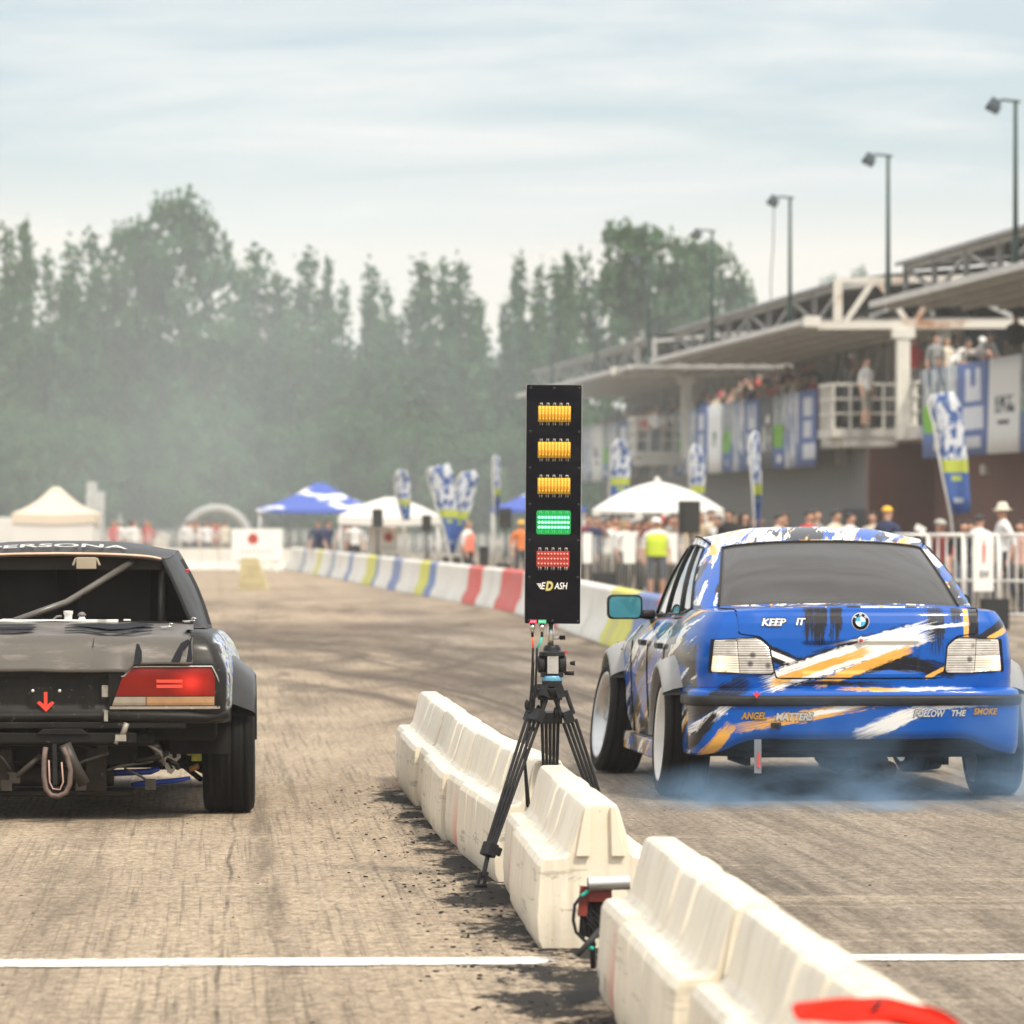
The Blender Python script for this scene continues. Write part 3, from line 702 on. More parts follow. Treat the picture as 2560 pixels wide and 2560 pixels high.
# ------------------------------------------------------------------ the blue car
SC = 498.0
ex = lambda x: (x-2150)/SC
ez = lambda y: H-(y-YH)/SC
car = thing('race_car', 'blue drift saloon with white, orange and black brush strokes, smoke round its wheels', 'car', (1.677, 28.90, 0), R(5))
def livery():
    m = NT('brushed_livery_paint'); P = m.obj(car); sx, sy, sz = m.sep(P)
    WH, OR, BK = (.80, .78, .74), (.72, .37, .07), (.010, .010, .014)
    BL = m.mix(m.noise(P, 2.2, 3), (.0004, .066, .33), (.0006, .088, .42))
    col = BL
    def stroke(uv, a, c, w_, colr, rough=.55, dry=.0, seed=0, amount=1.0, gate=None):
        nonlocal col
        a, c = Vector(a+(0,)), Vector(c+(0,)); d = c-a; Ln = d.length
        q = m.map(uv, (Ln, w_, 1), a, (0, 0, math.atan2(d.y, d.x)), 'TEXTURE'); s_ = m.sep(q); al, ac = s_[0], s_[1]
        n1 = m.noise(m.map(q, (Ln*22, w_*38, 1), (seed*3.7, seed, 0)), 1, 5, .65)
        n2 = m.noise(m.map(q, (Ln*2.2, max(6, w_*260), 1), (seed, seed*5.1, 0)), 1, 4, .62)
        edge = m.math('MULTIPLY_ADD', m.math('SUBTRACT', n1, .5), rough, m.math('ABSOLUTE', ac))
        edge = m.math('MULTIPLY_ADD', m.math('SUBTRACT', n2, .5), rough*1.2, edge)
        e1 = m.step(edge, .47, .43)
        al2 = m.math('MULTIPLY_ADD', m.math('SUBTRACT', n2, .5), .55, al)
        e2 = m.math('MULTIPLY', m.step(al2, .0, .015), m.step(al2, 1.0, .985))
        dr = m.step(m.math('SUBTRACT', n2, m.math('MULTIPLY', m.math('ABSOLUTE', m.math('SUBTRACT', al, .45)), dry)), .30, .34) if dry else 1
        k = m.math('MULTIPLY', m.math('MULTIPLY', e1, e2), dr)
        if gate is not None: k = m.math('MULTIPLY', k, gate)
        if amount < 1: k = m.math('MULTIPLY', k, amount)
        col = m.mix(k, col, colr)
    uv = m.comb(sx, sz, 0); rear = m.math('MULTIPLY', m.step(sy, -.55, -.58), m.step(m.math('MULTIPLY_ADD', sy, .0, sz), .9795, .9785))
    S_ = lambda *a, **k: stroke(uv, *a, gate=rear, **k)
    for x, w_, z0, sd in ((-.245, .06, .80, 1), (-.195, .075, .775, 2), (-.11, .06, .80, 3), (-.085, .03, .86, 4), (-.165, .03, .84, 15)):
        S_((x, 1.04), (x-.012, z0), w_, BK, rough=1.0, dry=.35, seed=sd)
    S_((.39, 1.04), (.395, .715), .095, BK, rough=1.3, dry=.5, seed=5); S_((.505, 1.03), (.50, .87), .06, BK, rough=1.0, dry=.5, seed=6)
    S_((.595, 1.03), (.585, .80), .055, BK, rough=.5, seed=7); S_((.552, 1.02), (.55, .82), .030, OR, rough=.8, dry=.2, seed=8)
    # crossing black bands under the white swoosh
    S_((-.52, .80), (-.28, .69), .060, BK, rough=.7, dry=.25, seed=9); S_((-.50, .745), (-.27, .665), .045, BK, rough=.8, seed=10); S_((-.49, .772), (-.29, .690), .030, WH, rough=.6, dry=.2, seed=11)
    S_((.03, .735), (.50, .655), .085, BK, rough=.75, dry=.3, seed=12); S_((-.02, .655), (.30, .72), .05, BK, rough=.9, dry=.4, seed=13)
    S_((-.47, .60), (.33, .865), .150, BK, rough=.65, dry=.5, seed=14)
    S_((-.46, .605), (.34, .858), .115, WH, rough=.55, dry=.12, seed=16); S_((.05, .80), (.30, .860), .06, WH, rough=.6, dry=.1, seed=18)
    S_((-.44, .60), (.06, .768), .045, OR, rough=.7, dry=.2, seed=17); S_((.12, .852), (.57, .899), .020, WH, rough=.8, dry=.3, seed=19); S_((-.12, .795), (.44, .912), .013, WH, rough=1.0, dry=.5, seed=20)
    S_((-.20, .595), (.27, .775), .052, OR, rough=.65, dry=.25, seed=21); S_((.34, .625), (.47, .69), .022, OR, rough=.7, seed=22)
    S_((.60, .80), (.76, .90), .06, BK, rough=.6, seed=23); S_((.66, .815), (.78, .875), .030, OR, rough=.8, dry=.3, seed=24)
    # bumper
    S_((-.62, .375), (.14, .515), .062, OR, rough=.8, dry=.45, seed=25); S_((-.30, .435), (.06, .505), .03, WH, rough=1, dry=.5, seed=26)
    S_((-.02, .335), (.36, .485), .080, WH, rough=.8, dry=.40, seed=27); S_((.25, .47), (.86, .505), .02, WH, rough=1, dry=.5, seed=28)
    S_((-.90, .42), (-.55, .62), .10, BK, rough=.9, dry=.3, seed=29); S_((-.88, .33), (-.62, .52), .05, WH, rough=1, dry=.4, seed=30); S_((-.78, .22), (-.64, .40), .07, OR, rough=.9, dry=.35, seed=31); S_((-.86, .26), (-.72, .46), .05, BK, rough=.9, dry=.3, seed=32)
    S_((-.40, .60), (.20, .598), .025, BK, rough=1.3, dry=.5, seed=33); S_((.0, .565), (.62, .575), .018, WH, rough=1.2, dry=.5, seed=34); S_((-.10, .572), (.30, .565), .018, OR, rough=1.2, dry=.5, seed=35)
    # brush fields on the flanks, roof and boot lid
    def field(vec, thr, colr, gate, seed, scale):
        nonlocal col
        n = m.noise(m.map(vec, scale, (seed*2.3, seed*1.7, 0)), 1, 6, .62, .3); col = m.mix(m.math('MULTIPLY', m.step(n, thr, thr+.012), gate), col, colr)
    side = m.math('MULTIPLY', m.step(m.math('ABSOLUTE', sx), .70, .705), m.step(sy, -.60, -.56))
    sv = m.map(m.comb(sy, sz, 0), rot=(0, 0, R(15)))
    field(sv, .49, BK, side, 1, (.9, 4.5, 1)); field(sv, .56, WH, side, 4, (1.1, 9, 1)); field(sv, .60, OR, side, 7, (1.2, 13, 1)); field(sv, .62, BK, side, 9, (2, 24, 1))
    up = m.math('MULTIPLY', m.step(sz, .978, .979), 1.0)
    tv = m.map(m.comb(sx, sy, 0), rot=(0, 0, R(14)))
    field(tv, .52, BK, up, 2, (6, 1.5, 1)); field(tv, .52, WH, up, 5, (7, 1.3, 1)); field(tv, .575, OR, up, 8, (8, 1.5, 1))
    rf = m.step(sz, 1.30, 1.302); field(tv, .56, WH, rf, 12, (5, .9, 1)); field(tv, .58, OR, rf, 14, (7, 1.1, 1)); field(tv, .62, BK, rf, 16, (8, 1.1, 1))
    m.set(col=col, rough=.30, coat=.45, coatr=.04, spec=.12)
    return m.mat
M_paint = livery()
crown = lambda x, y: .028*(1-(x/.75)**2)
def lvl(zr, zm, zf, yr, wr, w_, yf=3.60, wf=.80, cr=.10):
    """half outline of the blue car at one level"""
    zz = lambda y: interp([(-.8, zr), (0.0, lerp(zr, zm, .05)), (.45, zm), (1.9, lerp(zm, zf, .15)), (3.5, zf)], y)
    pts = [(0, yr), (wr*.35, yr+.004), (wr*.68, yr+.016), (wr*.90, yr+.034), (wr*.985, yr+.062), (lerp(wr, w_, .35)+.012, yr+cr+.06), (w_*.99, -.34), (w_, .0), (w_*1.003, .5), (w_*1.003, 1.2), (w_, 2.0), (w_*.985, 2.7), (w_*.94, 3.15), (wf*.85, yf-.16), (wf*.45, yf-.03), (0, yf)]
    return [(x, y, zz(y)) for x, y in pts]
LV = [lvl(.25, .20, .22, -.62, .70, .795), lvl(.36, .34, .34, -.70, .73, .835), lvl(.50, .50, .48, -.735, .745, .845), lvl(.62, .62, .56, -.755, .752, .848), lvl(.72, .71, .61, -.762, .752, .847),
      lvl(.825, .79, .66, -.757, .742, .838, 3.58), lvl(.900, .845, .69, -.742, .722, .805, 3.55), lvl(.940, .880, .71, -.726, .700, .780, 3.50), lvl(.957, .902, .72, -.716, .690, .762, 3.46), lvl(.962, .908, .725, -.698, .668, .742, 3.42)]
for k in (-1, -2):      # the deck's crown is part of the top levels
    LV[k] = [(x, y, z+(crown(x, y)-crown(LV[k][5][0], y))*(1 if k == -1 else .6)) if i < 5 else (x, y, z) for i, (x, y, z) in enumerate(LV[k])]
sh = Shell(LV, 8)
def keep_blue(x, y, z):
    if z < 5:
        for cy, cr_ in ((0, .355), (2.70, .36)):
            if x > .5 and (y-cy)**2+(z-.315)**2 < cr_**2: return None
        if y < -.28 and z < .50: return None
        if y < -.6 and x < .40 and .635 < z < .83: return None
        return 0
    if -.05 < y < 1.95 and x < .70: return None
    return 0
b = MB(); sh.skin(b, keep_blue, 3, crown); body = weld(b.build('body', M_paint, car, fix=False)); body.data.set_sharp_from_angle(angle=R(24))
# rear face as a function of (x,z)
tab = [(.25, -.62), (.36, -.70), (.50, -.735), (.62, -.755), (.72, -.762), (.825, -.757), (.90, -.742), (.94, -.726), (.957, -.716), (.968, -.700)]
def rear(x, z_, o_=0):
    a = abs(x)/.75
    return Vector((x, interp(tab, z_)+.004*min(a/.35, 1)+(.012 if a > .35 else 0)*sstep(.35, .68, a)*1.0+.018*sstep(.68, .9, a)+.03*sstep(.9, 1.0, a)-o_, z_))
M_gap = plain('dark_shut_line', (.008, .008, .012), .7)
M_strip = plain('black_rubber_strip', (.022, .022, .024), .45, .2, 10)
# boot lid
lid = [(-.610, .958), (.612, .958), (.598, .85), (.500, .838), (.455, .80), (.425, .628), (-.415, .628), (-.452, .80), (-.500, .838), (-.600, .85)]
def recess(x, z_): 
    f = sstep(-.295, -.265, x)*sstep(.318, .288, x)*sstep(.648, .662, z_)*sstep(.812, .795, z_); return .016*f
lp = rounded(lid, .012, 2)
b = MB(); b.tube([rear(x*1.006, z_-.001, .0005) for x, z_ in lp if z_ < .95], .0042, 6); b.build('shut_line', M_gap, car)
b = MB(); patch(b, lp, lambda x, z_: rear(x, z_, .0050-recess(x, z_)), 70, 90); bl = b.build('boot_lid', M_paint, car)
b = MB()
pts = [Vector((sx_*(.612 if i == 0 else lerp(.616, .640, i/8)), lerp(-.70, -.06, i/8), 0)) for sx_ in (1,) for i in range(9)]
for sx_ in (-1, 1):
    path = []
    for i in range(10):
        y = lerp(-.695, -.07, i/9); x = lerp(.613, .655, i/9); path.append((sx_*x, y, interp([(-.695, .9585), (-.672, .966), (-.62, .968), (0, .9655)], y)+crown(x, y)*.72-.0065+.004))
    b.tube(path, .0035, 6)
b.build('shut_line', M_gap, car)
b = MB(); b.lathe([(.018, 0), (.018, .004), (.014, .008), (.002, .009)], 18, Matrix.Translation(rear(ex(2155), ez(1601), .004)) @ Euler((R(90), 0, 0)).to_matrix().to_4x4()); 
b.build('boot_lock', plain('lock_ring', (.75, .72, .70), .3, metal=.3), bl)
b = MB(); b.lathe([(.010, 0), (.010, .003), (.002, .004)], 14, Matrix.Translation(rear(ex(2155), ez(1601), .0125)) @ Euler((R(90), 0, 0)).to_matrix().to_4x4()); b.build('boot_lock', M_red, bl)
# roundel
ec = rear(ex(2155), ez(1554.5), .006); rad = .0425
EM = Matrix.Translation(ec) @ Euler((R(90-7), 0, 0)).to_matrix().to_4x4()
M_bk = plain('black_enamel', (.01, .01, .011), .2); M_wh = plain('white_enamel', (.8, .8, .78), .25, .04); M_lb = plain('light_blue_enamel', (.05, .38, .62), .25, .05)
b = MB(); b.lathe([(rad*1.06, 0), (rad*1.04, .004), (rad*.98, .0045)], 40, EM, 0); em = b.build('badge', M_wh, bl)
b = MB(); b.lathe([(rad*.985, .0046), (rad*.985, .0052), (.002, .0053)], 40, EM, 0); b.build('badge_ring', M_bk, em)
b = MB()
for k in range(4):
    vs = [(0, 0, .0062)]+[(rad*.60*math.cos(R(90*k+90*t/8)), rad*.60*math.sin(R(90*k+90*t/8)), .0062) for t in range(9)]
    b.add(vs, [(0, i, i+1) for i in range(1, 9)], k % 2, False, EM)
b.build('badge_centre', [M_wh, M_lb], em, fix=False)
for ch, an in (('B', 138), ('M', 90), ('W', 42)):
    me = fit(text_mesh(ch, 'lettering', .02, M_wh, 0, .0002, .0004), None, rad*.27)
    put_mesh('lettering', me, em, EM @ Matrix.Translation((rad*.80*math.cos(R(an)), rad*.80*math.sin(R(an)), .0064)) @ Euler((0, 0, R(an-90))).to_matrix().to_4x4())
# slogans
def slogan(s, mat, x0, x1, y0, y1, par, fn, tilt=0, sh_=.25, out_=True):
    w_, h_ = (x1-x0)/SC, (y1-y0)/SC
    p = fn(ex((x0+x1)/2), ez((y0+y1)/2))
    rot = Euler((R(90-tilt), 0, 0)).to_matrix().to_4x4()
    if out_:
        me = fit(text_mesh(s, 'lettering', .05, M_bk, sh_, .0003, .0026), w_+.005, h_+.006); put_mesh('lettering_outline', me, par, Matrix.Translation(p+Vector((0, -.0016, 0))) @ rot)
    me2 = fit(text_mesh(s, 'lettering', .05, mat, sh_, .0003, .0018), w_, h_); put_mesh('lettering', me2, par, Matrix.Translation(p+Vector((0, -.0035, 0))) @ rot)
    for k, mm in enumerate((me, me2) if out_ else (me2,)):      # wrap the letters round the panel's curve
        for v in mm.vertices: v.co.y = fn(v.co.x, v.co.z).y-.0012-.0016*k
M_slw = plain('white_vinyl', (.85, .84, .82), .4, .03); M_slo = plain('orange_vinyl', (.80, .45, .08), .4, .05)
slogan('KEEP', M_slw, 1906, 1968, 1546, 1565, bl, lambda x, z_: rear(x, z_, .009), 9); slogan('IT', M_slw, 1992, 2017, 1545, 1563, bl, lambda x, z_: rear(x, z_, .009), 9)
# tail lamps
def lens_mat():
    m = NT('clear_ribbed_lens'); v = m.obj(); sx, sy, sz = m.sep(v); r = m.math('SINE', m.math('MULTIPLY', sz, 520))
    n = m.noise(v, 16, 4); spot = m.vor(m.map(v, (1, 1, 1)), 11)
    m.set(col=m.mix(m.step(spot, .10, .22), (.10, .09, .08), m.mix(m.step(n, .3, .7), (.36, .33, .29), (.60, .56, .51))), rough=.14, spec=.7, coat=.6); m.bump(r, .35, .004); return m.mat
M_lens = lens_mat()
def lit_mat():
    m = NT('lit_indicator_lens'); v = m.obj(); g = m.n('ShaderNodeVectorMath', operation='DISTANCE'); 
    n = m.noise(v, 40, 3); r = m.math('SINE', m.math('MULTIPLY', m.sep(v)[2], 520)); gx = m.step(m.math('DISTANCE' if False else 'ABSOLUTE', m.math('SUBTRACT', m.math('ABSOLUTE', m.sep(v)[0]), .70)), .085, .0); hot = m.math('POWER', gx, 2.0); m.set(col=(.70, .62, .52), rough=.15, em=m.mix(hot, (.62, .40, .20), (1, .66, .28)), ems=m.math('MULTIPLY_ADD', hot, 1.35, .08), coat=.5); m.bump(r, .35, .004); return m.mat
M_lit = lit_mat()
def lamp(sg):
    X = lambda v: v*sg
    if sg < 0: poly = [(-.752, .655), (-.735, .822), (-.506, .826), (-.456, .785), (-.428, .648)]; mid_t, mid_b = -.615, -.60
    else: poly = [(.742, .655), (.727, .822), (.500, .826), (.452, .785), (.440, .650)]; mid_t, mid_b = .60, .59
    big = [((x-poly[0][0]*.0)*1.0+(-.007 if x < sum(p[0] for p in poly)/5 else .007), z_+(.007 if z_ > .74 else -.007)) for x, z_ in poly]
    b = MB(); patch(b, rounded(big, .016, 3), lambda x, z_: rear(x, z_, .0065), 18, 22); o = b.build('tail_lamp', M_gap, car)
    zs = .741
    def half(up, outer):
        q = []
        for x, z_ in poly: pass
        z0, z1 = (zs+.002, .9) if up else (.6, zs-.002)
        # clip by intersecting: sample fine rows and keep only cells inside
        return z0, z1
    ins = rounded([(x*.992+(.0045 if x < sum(p[0] for p in poly)/5 else -.0045)*1.0, z_*.995+.0037) for x, z_ in poly], .014, 3)
    for up in (0, 1):
        for outer in (0, 1):
            zlo, zhi = (zs+.0015, 1) if up else (0, zs-.0015)
            xm = (mid_t+mid_b)/2; rows = []
            zmin, zmax = max(zlo, min(p[1] for p in ins)+1e-4), min(zhi, max(p[1] for p in ins)-1e-4)
            for i in range(11):
                zz = lerp(zmin, zmax, i/10); xs = []
                for k in range(len(ins)):
                    (xa, za), (xb, zb) = ins[k], ins[k-1]
                    if (za > zz) != (zb > zz): xs.append(xa+(xb-xa)*(zz-za)/(zb-za))
                lo, hi = min(xs), max(xs); xm_ = lerp(mid_b, mid_t, (zz-.65)/.175)
                if (sg < 0) == bool(outer): hi = xm_-.0015
                else: lo = xm_+.0015
                rows.append([rear(lerp(lo, hi, j/14), zz, .0115-.0035*(abs(2*j/14-1)**6)) for j in range(15)])
            b = MB(); b.grid(rows); b.build('lens', M_lit if (outer and not up) else M_lens, o)
    return o
lamp(-1); lamp(1)
# bumper with rubber strip
def bl_out(dy, wsc, zc, zs_):
    pts = [(0, -.822), (.28, -.820), (.54, -.808), (.70, -.785), (.79, -.735), (.835, -.64), (.848, -.50), (.848, -.36)]
    return [(x*wsc, y+dy, interp([(0, zc), (.55, zc), (.70, lerp(zc, zs_, .7)), (.80, zs_)], x)) for x, y in pts]
BL_ = [bl_out(.075, .965, .325, .245), bl_out(.045, .985, .318, .238), bl_out(.020, .995, .345, .28), bl_out(.008, 1.0, .42, .40), bl_out(.0, 1.0, .484, .484), bl_out(.004, 1.0, .54, .54), bl_out(.012, .995, .560, .560), bl_out(.045, .965, .574, .574), bl_out(.075, .94, .576, .576)]
b = MB(); Shell(BL_, 8).skin(b, lambda x, y, z_: 0, 3); bp = weld(b.build('rear_bumper', M_paint, car, fix=False))
ST_ = [bl_out(.003, 1.0, .486, .486), bl_out(-.012, 1.012, .490, .490), bl_out(-.016, 1.015, .512, .512), bl_out(-.012, 1.012, .536, .536), bl_out(.003, 1.0, .540, .540)]
b = MB(); Shell(ST_, 8).skin(b, lambda x, y, z_: 0, 2); weld(b.build('rub_strip', M_strip, bp, fix=False))
def bump_y(x, z_, o_=0):
    a = abs(x); y = interp([(0, -.822), (.28, -.820), (.54, -.808), (.70, -.785), (.79, -.735)], a)
    return Vector((x, y+interp([(.32, .045), (.345, .020), (.42, .008), (.484, 0)], z_)-o_, z_))
fnb = lambda x, z_: bump_y(x, z_, .003)
slogan('ANGEL', M_slo, 1850, 1913, 1779, 1798, bp, fnb); slogan('MATTERS', M_slw, 1936, 2031, 1781, 1801, bp, fnb)
slogan('FOLLOW', M_slw, 2284, 2364, 1775, 1793, bp, fnb); slogan('THE', M_slw, 2380, 2418, 1775, 1791, bp, fnb); slogan('SMOKE', M_slo, 2436, 2499, 1771, 1788, bp, lambda x, z_: bump_y(x, z_, .004))
b = MB(); p = bump_y(ex(1938), ez(1813), .004); b.box(p, (.05, .012, .030)); b.lathe([(.012, 0), (.012, .004), (.004, .005)], 16, Matrix.Translation(p+Vector((0, -.006, 0))) @ Euler((R(90), 0, 0)).to_matrix().to_4x4(), 1); b.build('parking_sensor', [M_strip, M_bk], bp, bevel=.003)
def arrow(b, c, s, dy):
    pl = [(-.14, 1), (.14, 1), (.14, .15), (.62, .50), (.80, .25), (0, -1), (-.80, .25), (-.62, .50), (-.14, .15)]
    b.add([(c[0]+x*s, c[1]-dy, c[2]+z_*s) for x, z_ in pl], [(0, 1, 2, 8), (2, 3, 4, 5), (5, 6, 7, 8), (2, 5, 8)])
M_arrow = plain('red_arrow_sticker', (.72, .03, .04), .5, .06)
b = MB(); c_ = Vector((ex(1887), -.842, ez(1735))); 
pl = [(-.1, 1), (.1, 1), (.18, .2), (.9, .55), (1, .2), (.3, -.4), (0, -1), (-.3, -.4), (-1, .2), (-.9, .55), (-.18, .2)]
b.add([(c_.x+x*.019, c_.y-.0, c_.z+z_*.019) for x, z_ in pl], [tuple(range(11))]); b.build('tow_arrow', M_arrow, bp, fix=False)
# greenhouse
M_glass_r = NT('tinted_rear_glass'); v_ = M_glass_r.obj(car); s_ = M_glass_r.sep(v_); dl = M_glass_r.math('SINE', M_glass_r.math('MULTIPLY', s_[2], 420)); n_ = M_glass_r.noise(M_glass_r.map(v_, (1.2, 1, 2.2)), 1, 3)
ln_ = M_glass_r.step(dl, .82, .95)
M_glass_r.set(col=M_glass_r.mix(M_glass_r.math('MULTIPLY', ln_, .3), M_glass_r.mix(n_, (.016, .014, .012), (.034, .030, .026)), (.06, .054, .048)), rough=.07, spec=.5, coat=.1); M_glass_r = M_glass_r.mat
M_glass_s = NT('side_glass').set(col=(.02, .03, .03), rough=.03, spec=.9, coat=1.0, coatr=.02).mat
M_frit = plain('black_glass_border', (.055, .052, .048), .3, .1)
def ghouse(base, top, n=8):
    return catmull(base, n), catmull(top, n)
gb = [(0, -.115, .985), (.30, -.110, .982), (.53, -.092, .974), (.635, -.066, .967), (.700, .00, .963), (.728, .16, .948), (.738, .55, .915), (.742, 1.05, .900), (.738, 1.55, .89), (.715, 2.02, .878), (.66, 2.16, .90), (.40, 2.27, .92), (0, 2.32, .93)]
gt = [(0, .545, 1.318), (.26, .550, 1.312), (.45, .568, 1.296), (.530, .600, 1.280), (.560, .68, 1.282), (.575, .80, 1.300), (.585, .96, 1.318), (.588, 1.10, 1.322), (.585, 1.26, 1.318), (.57, 1.42, 1.305), (.53, 1.50, 1.300), (.30, 1.56, 1.320), (0, 1.585, 1.328)]
GB, GT = ghouse(gb, gt)
def gpt(j, t, off=0):
    bulge = .020*math.sin(math.pi*t); a, c = GB[j], GT[j]; p = a.lerp(c, t); nrm = Vector((a.x*.9, 0, .25)) if 4*8 <= j <= 9*8 else Vector((0, -1 if j < 32 else 1, .6))
    return p+nrm.normalized()*(bulge+off)
NR = 12; parts = {'rear': MB(), 'side': MB(), 'body': MB(), 'front': MB(), 'frit': MB()}
jc = 3*8-1                     # rear glass reaches to here
def gcell(j, t):
    if j < jc and .02 < t < .955: return 'frit' if (j >= jc-2 or t < .06 or t > .92) else 'rear'
    if 5*8+1 <= j < 9*8-2 and .05 < t < .90 and j not in (6*8+1, 7*8+3): return 'side'
    if j >= 10*8 and .04 < t < .94: return 'front'
    return 'body'
ts = [0, .02, .06, .14, .24, .34, .44, .54, .64, .74, .84, .90, .92, .955, 1]
for sg in (-1, 1):
    for j in range(len(GB)-1):
        for t0, t1 in zip(ts, ts[1:]):
            k = gcell(j, (t0+t1)/2); o_ = 0 if k == 'body' else -.001
            parts[k].add([(sg*p.x, p.y, p.z) for p in (gpt(j, t0, o_), gpt(j+1, t0, o_), gpt(j+1, t1, o_), gpt(j, t1, o_))], [(0,1,2,3)], 0, True)
K = 10
for sg in (-1, 1):
    for j in range(len(GT)-1):
        for k in range(K):
            pts = []
            for jj, f in ((j, 1-k/K), (j+1, 1-k/K), (j+1, 1-(k+1)/K), (j, 1-(k+1)/K)):
                p = gpt(jj, 1); x = p.x*f; dome = .062*(sstep(0, .30, p.x-x)*.55+.45*(1-(x/.6)**2)*(p.x/.59)); yy = p.y; pts.append((sg*x, yy, p.z+dome*sstep(.5, .95, yy)*sstep(1.62, 1.3, yy)+.0*x))
            parts['body'].add(pts, [(0,1,2,3)], 0, True)
weld(parts['body'].build('roof', M_paint, car, fix=False), 1.5e-3)
weld(parts['rear'].build('rear_window', M_glass_r, car, fix=False)); 
for k, nm in (('side', 'side_window'),):
    lft, rgt = MB(), MB()
    for f in parts['side'].f:
        vs = [parts['side'].v[i] for i in f]; (lft if vs[0][0] < 0 else rgt).add(vs, [(0,1,2,3)], 0, True)
    for q_ in (lft, rgt):
        segs = {}
        for f in q_.f:
            vs = [q_.v[i] for i in f]; y = sum(v[1] for v in vs)/4; zz = sum(v[2] for v in vs)/4
            # pane index by the station along the belt
            best = min(range(len(GB)), key=lambda j: (gpt(j, (zz-.9)/.4).y-y)**2); pi = 0 if best <= 6*8+1 else 1 if best <= 7*8+3 else 2
            segs.setdefault(pi, MB()).add(vs, [(0,1,2,3)], 0, True)
        for g in segs.values(): weld(g.build('side_window', M_glass_s, car, fix=False))
weld(parts['front'].build('windscreen', M_glass_s, car, fix=False)); weld(parts['frit'].build('window_border', M_frit, car, fix=False))
b = MB()
for sg in (-1, 1):
    for lo, hi, j0, j1 in ((.04, .04, 41, 70), (.905, .905, 41, 70)):
        b.tube([(sg*p.x, p.y, p.z) for p in (gpt(j, lo, .003) for j in range(j0, j1+1))], .006, 6)
    for j in (41, 49.5, 59.5, 70):
        j_ = int(j); b.tube([(sg*p.x, p.y, p.z) for p in (gpt(j_, t, .003) for t in (.04, .2, .4, .6, .8, .905))], .007 if j in (41, 70) else .011, 6)
    b.tube([(sg*p.x, p.y, p.z) for p in (gpt(jc, t, .003) for t in (.02, .2, .4, .6, .8, .955))], .006, 6)
b.tube([(p.x, p.y, p.z) for p in [gpt(j, .965, .003) for j in range(jc, 0, -1)]]+[(-p.x, p.y, p.z) for p in [gpt(j, .965, .003) for j in range(0, jc+1)]], .007, 6)
b.build('window_trim', M_strip, car)
b = MB()
for sg in (-1, 1): b.tube([(sg*(p.x), p.y, p.z+.006) for p in (gpt(j, 1, .004) for j in range(34, 60))], .005, 6)
b.build('drip_rail', M_gap, car)
# painted flank panels: door seams and handles
b = MB()
def side_pt(sg, y, z_):
    best = None
    for a, c in zip(sh.lv, sh.lv[1:]):
        for j in range(40, len(a)-20):
            if (a[j].y-y)*(a[j+1].y-y) <= 0:
                u = (y-a[j].y)/((a[j+1].y-a[j].y) or 1); p, q_ = a[j].lerp(a[j+1], u), c[j].lerp(c[j+1], u)
                if (p.z-z_)*(q_.z-z_) <= 0: w_ = (z_-p.z)/((q_.z-p.z) or 1); best = p.lerp(q_, w_)
    return Vector((sg*(best.x+.002), best.y, best.z)) if best else Vector((sg*.84, y, z_))
for sg in (-1, 1):
    for y in (.44, 1.22, 2.02): b = MB(); b.tube([side_pt(sg, y, z_) for z_ in (.36, .45, .55, .65, .75, .84)], .004, 5); b.build('shut_line', M_gap, car)
for sg in (-1, 1):
    for y in (.60, 1.40): b = MB(); p = side_pt(sg, y, .76); b.box(p+Vector((sg*.012, 0, 0)), (.03, .16, .03)); b.build('door_handle', M_strip, car, bevel=.006)
# side skirt
for sg in (-1, 1): b = MB(); b.box((sg*.835, 1.35, .205), (.05, 1.9, .10)); b.build('side_skirt', M_paint, car, bevel=.01)
# flares
M_flare = plain('pale_grey_flare', (.25, .245, .235), .42, .12, 6)
def flare(sg, cy, xin, xout, r0, a0, a1, flat=0):
    b = MB(); rows = []
    for i in range(23):
        a = R(lerp(a0, a1, i/22)); c_, s_ = math.cos(a), math.sin(a); row = []
        for x, r_ in ((xin-.02, r0+.075), (xin+.006, r0+.070), (lerp(xin, xout, .55), r0+.052), (xout, r0+.022), (xout+.004, r0+.006), (xout-.006, r0), (xin-.04, r0+.004)): row.append((sg*x, cy+r_*c_, .315+r_*s_))
        rows.append(row)
    b.grid(rows); o = b.build('wheel_arch_flare', M_flare, car); 
    b = MB()
    for i in range(2, 22, 4): a = R(lerp(a0, a1, i/22)); r_ = r0+.064; b.ball((sg*(xin+.014), cy+r_*math.cos(a), .315+r_*math.sin(a)), (.006, .007, .007), 8, 6)
    b.build('flare_bolts', M_strip, o); return o
for sg in (-1, 1): flare(sg, 0, .828, .935, .345, -2, 142); flare(sg, 2.70, .83, .915, .350, -6, 140)
# wheel wells and underside
for cy in (0, 2.7):
    for sg in (-1, 1):
        b = MB(); rows = [[(sg*x, cy+.352*math.cos(R(a)), .315+.352*math.sin(R(a))) for x in (.52, .835)] for a in range(-20, 201, 12)]; b.grid(rows, 0, True)
        b.box((sg*.51, cy, .38), (.03, .70, .42)); b.build('wheel_arch_liner', M_dark, car)
b = MB(); b.box((0, 1.4, .27), (1.25, 4.0, .10)); b.box((0, -.42, .33), (1.30, .60, .14)); b.box((0, -.70, .335), (1.36, .10, .07)); b.box((-.3, -.62, .275), (.5, .10, .06)); b.build('underbody', M_dark, car, bevel=.02)
b = MB(); b.tube([(-.12, -.05, .25), (.0, -.05, .24), (.14, -.05, .25)], [.07, .13, .07], 16); b.box((.02, -.2, .21), (.26, .26, .12)); b.build('differential', M_dark, car, bevel=.02)
b = MB(); b.tube([(.10, -.62, .185), (.10, -.30, .19)], .075, 16); b.tube([(.16, -.76, .17), (.14, -.60, .18)], .035, 12); b.build('exhaust', M_dark, car)
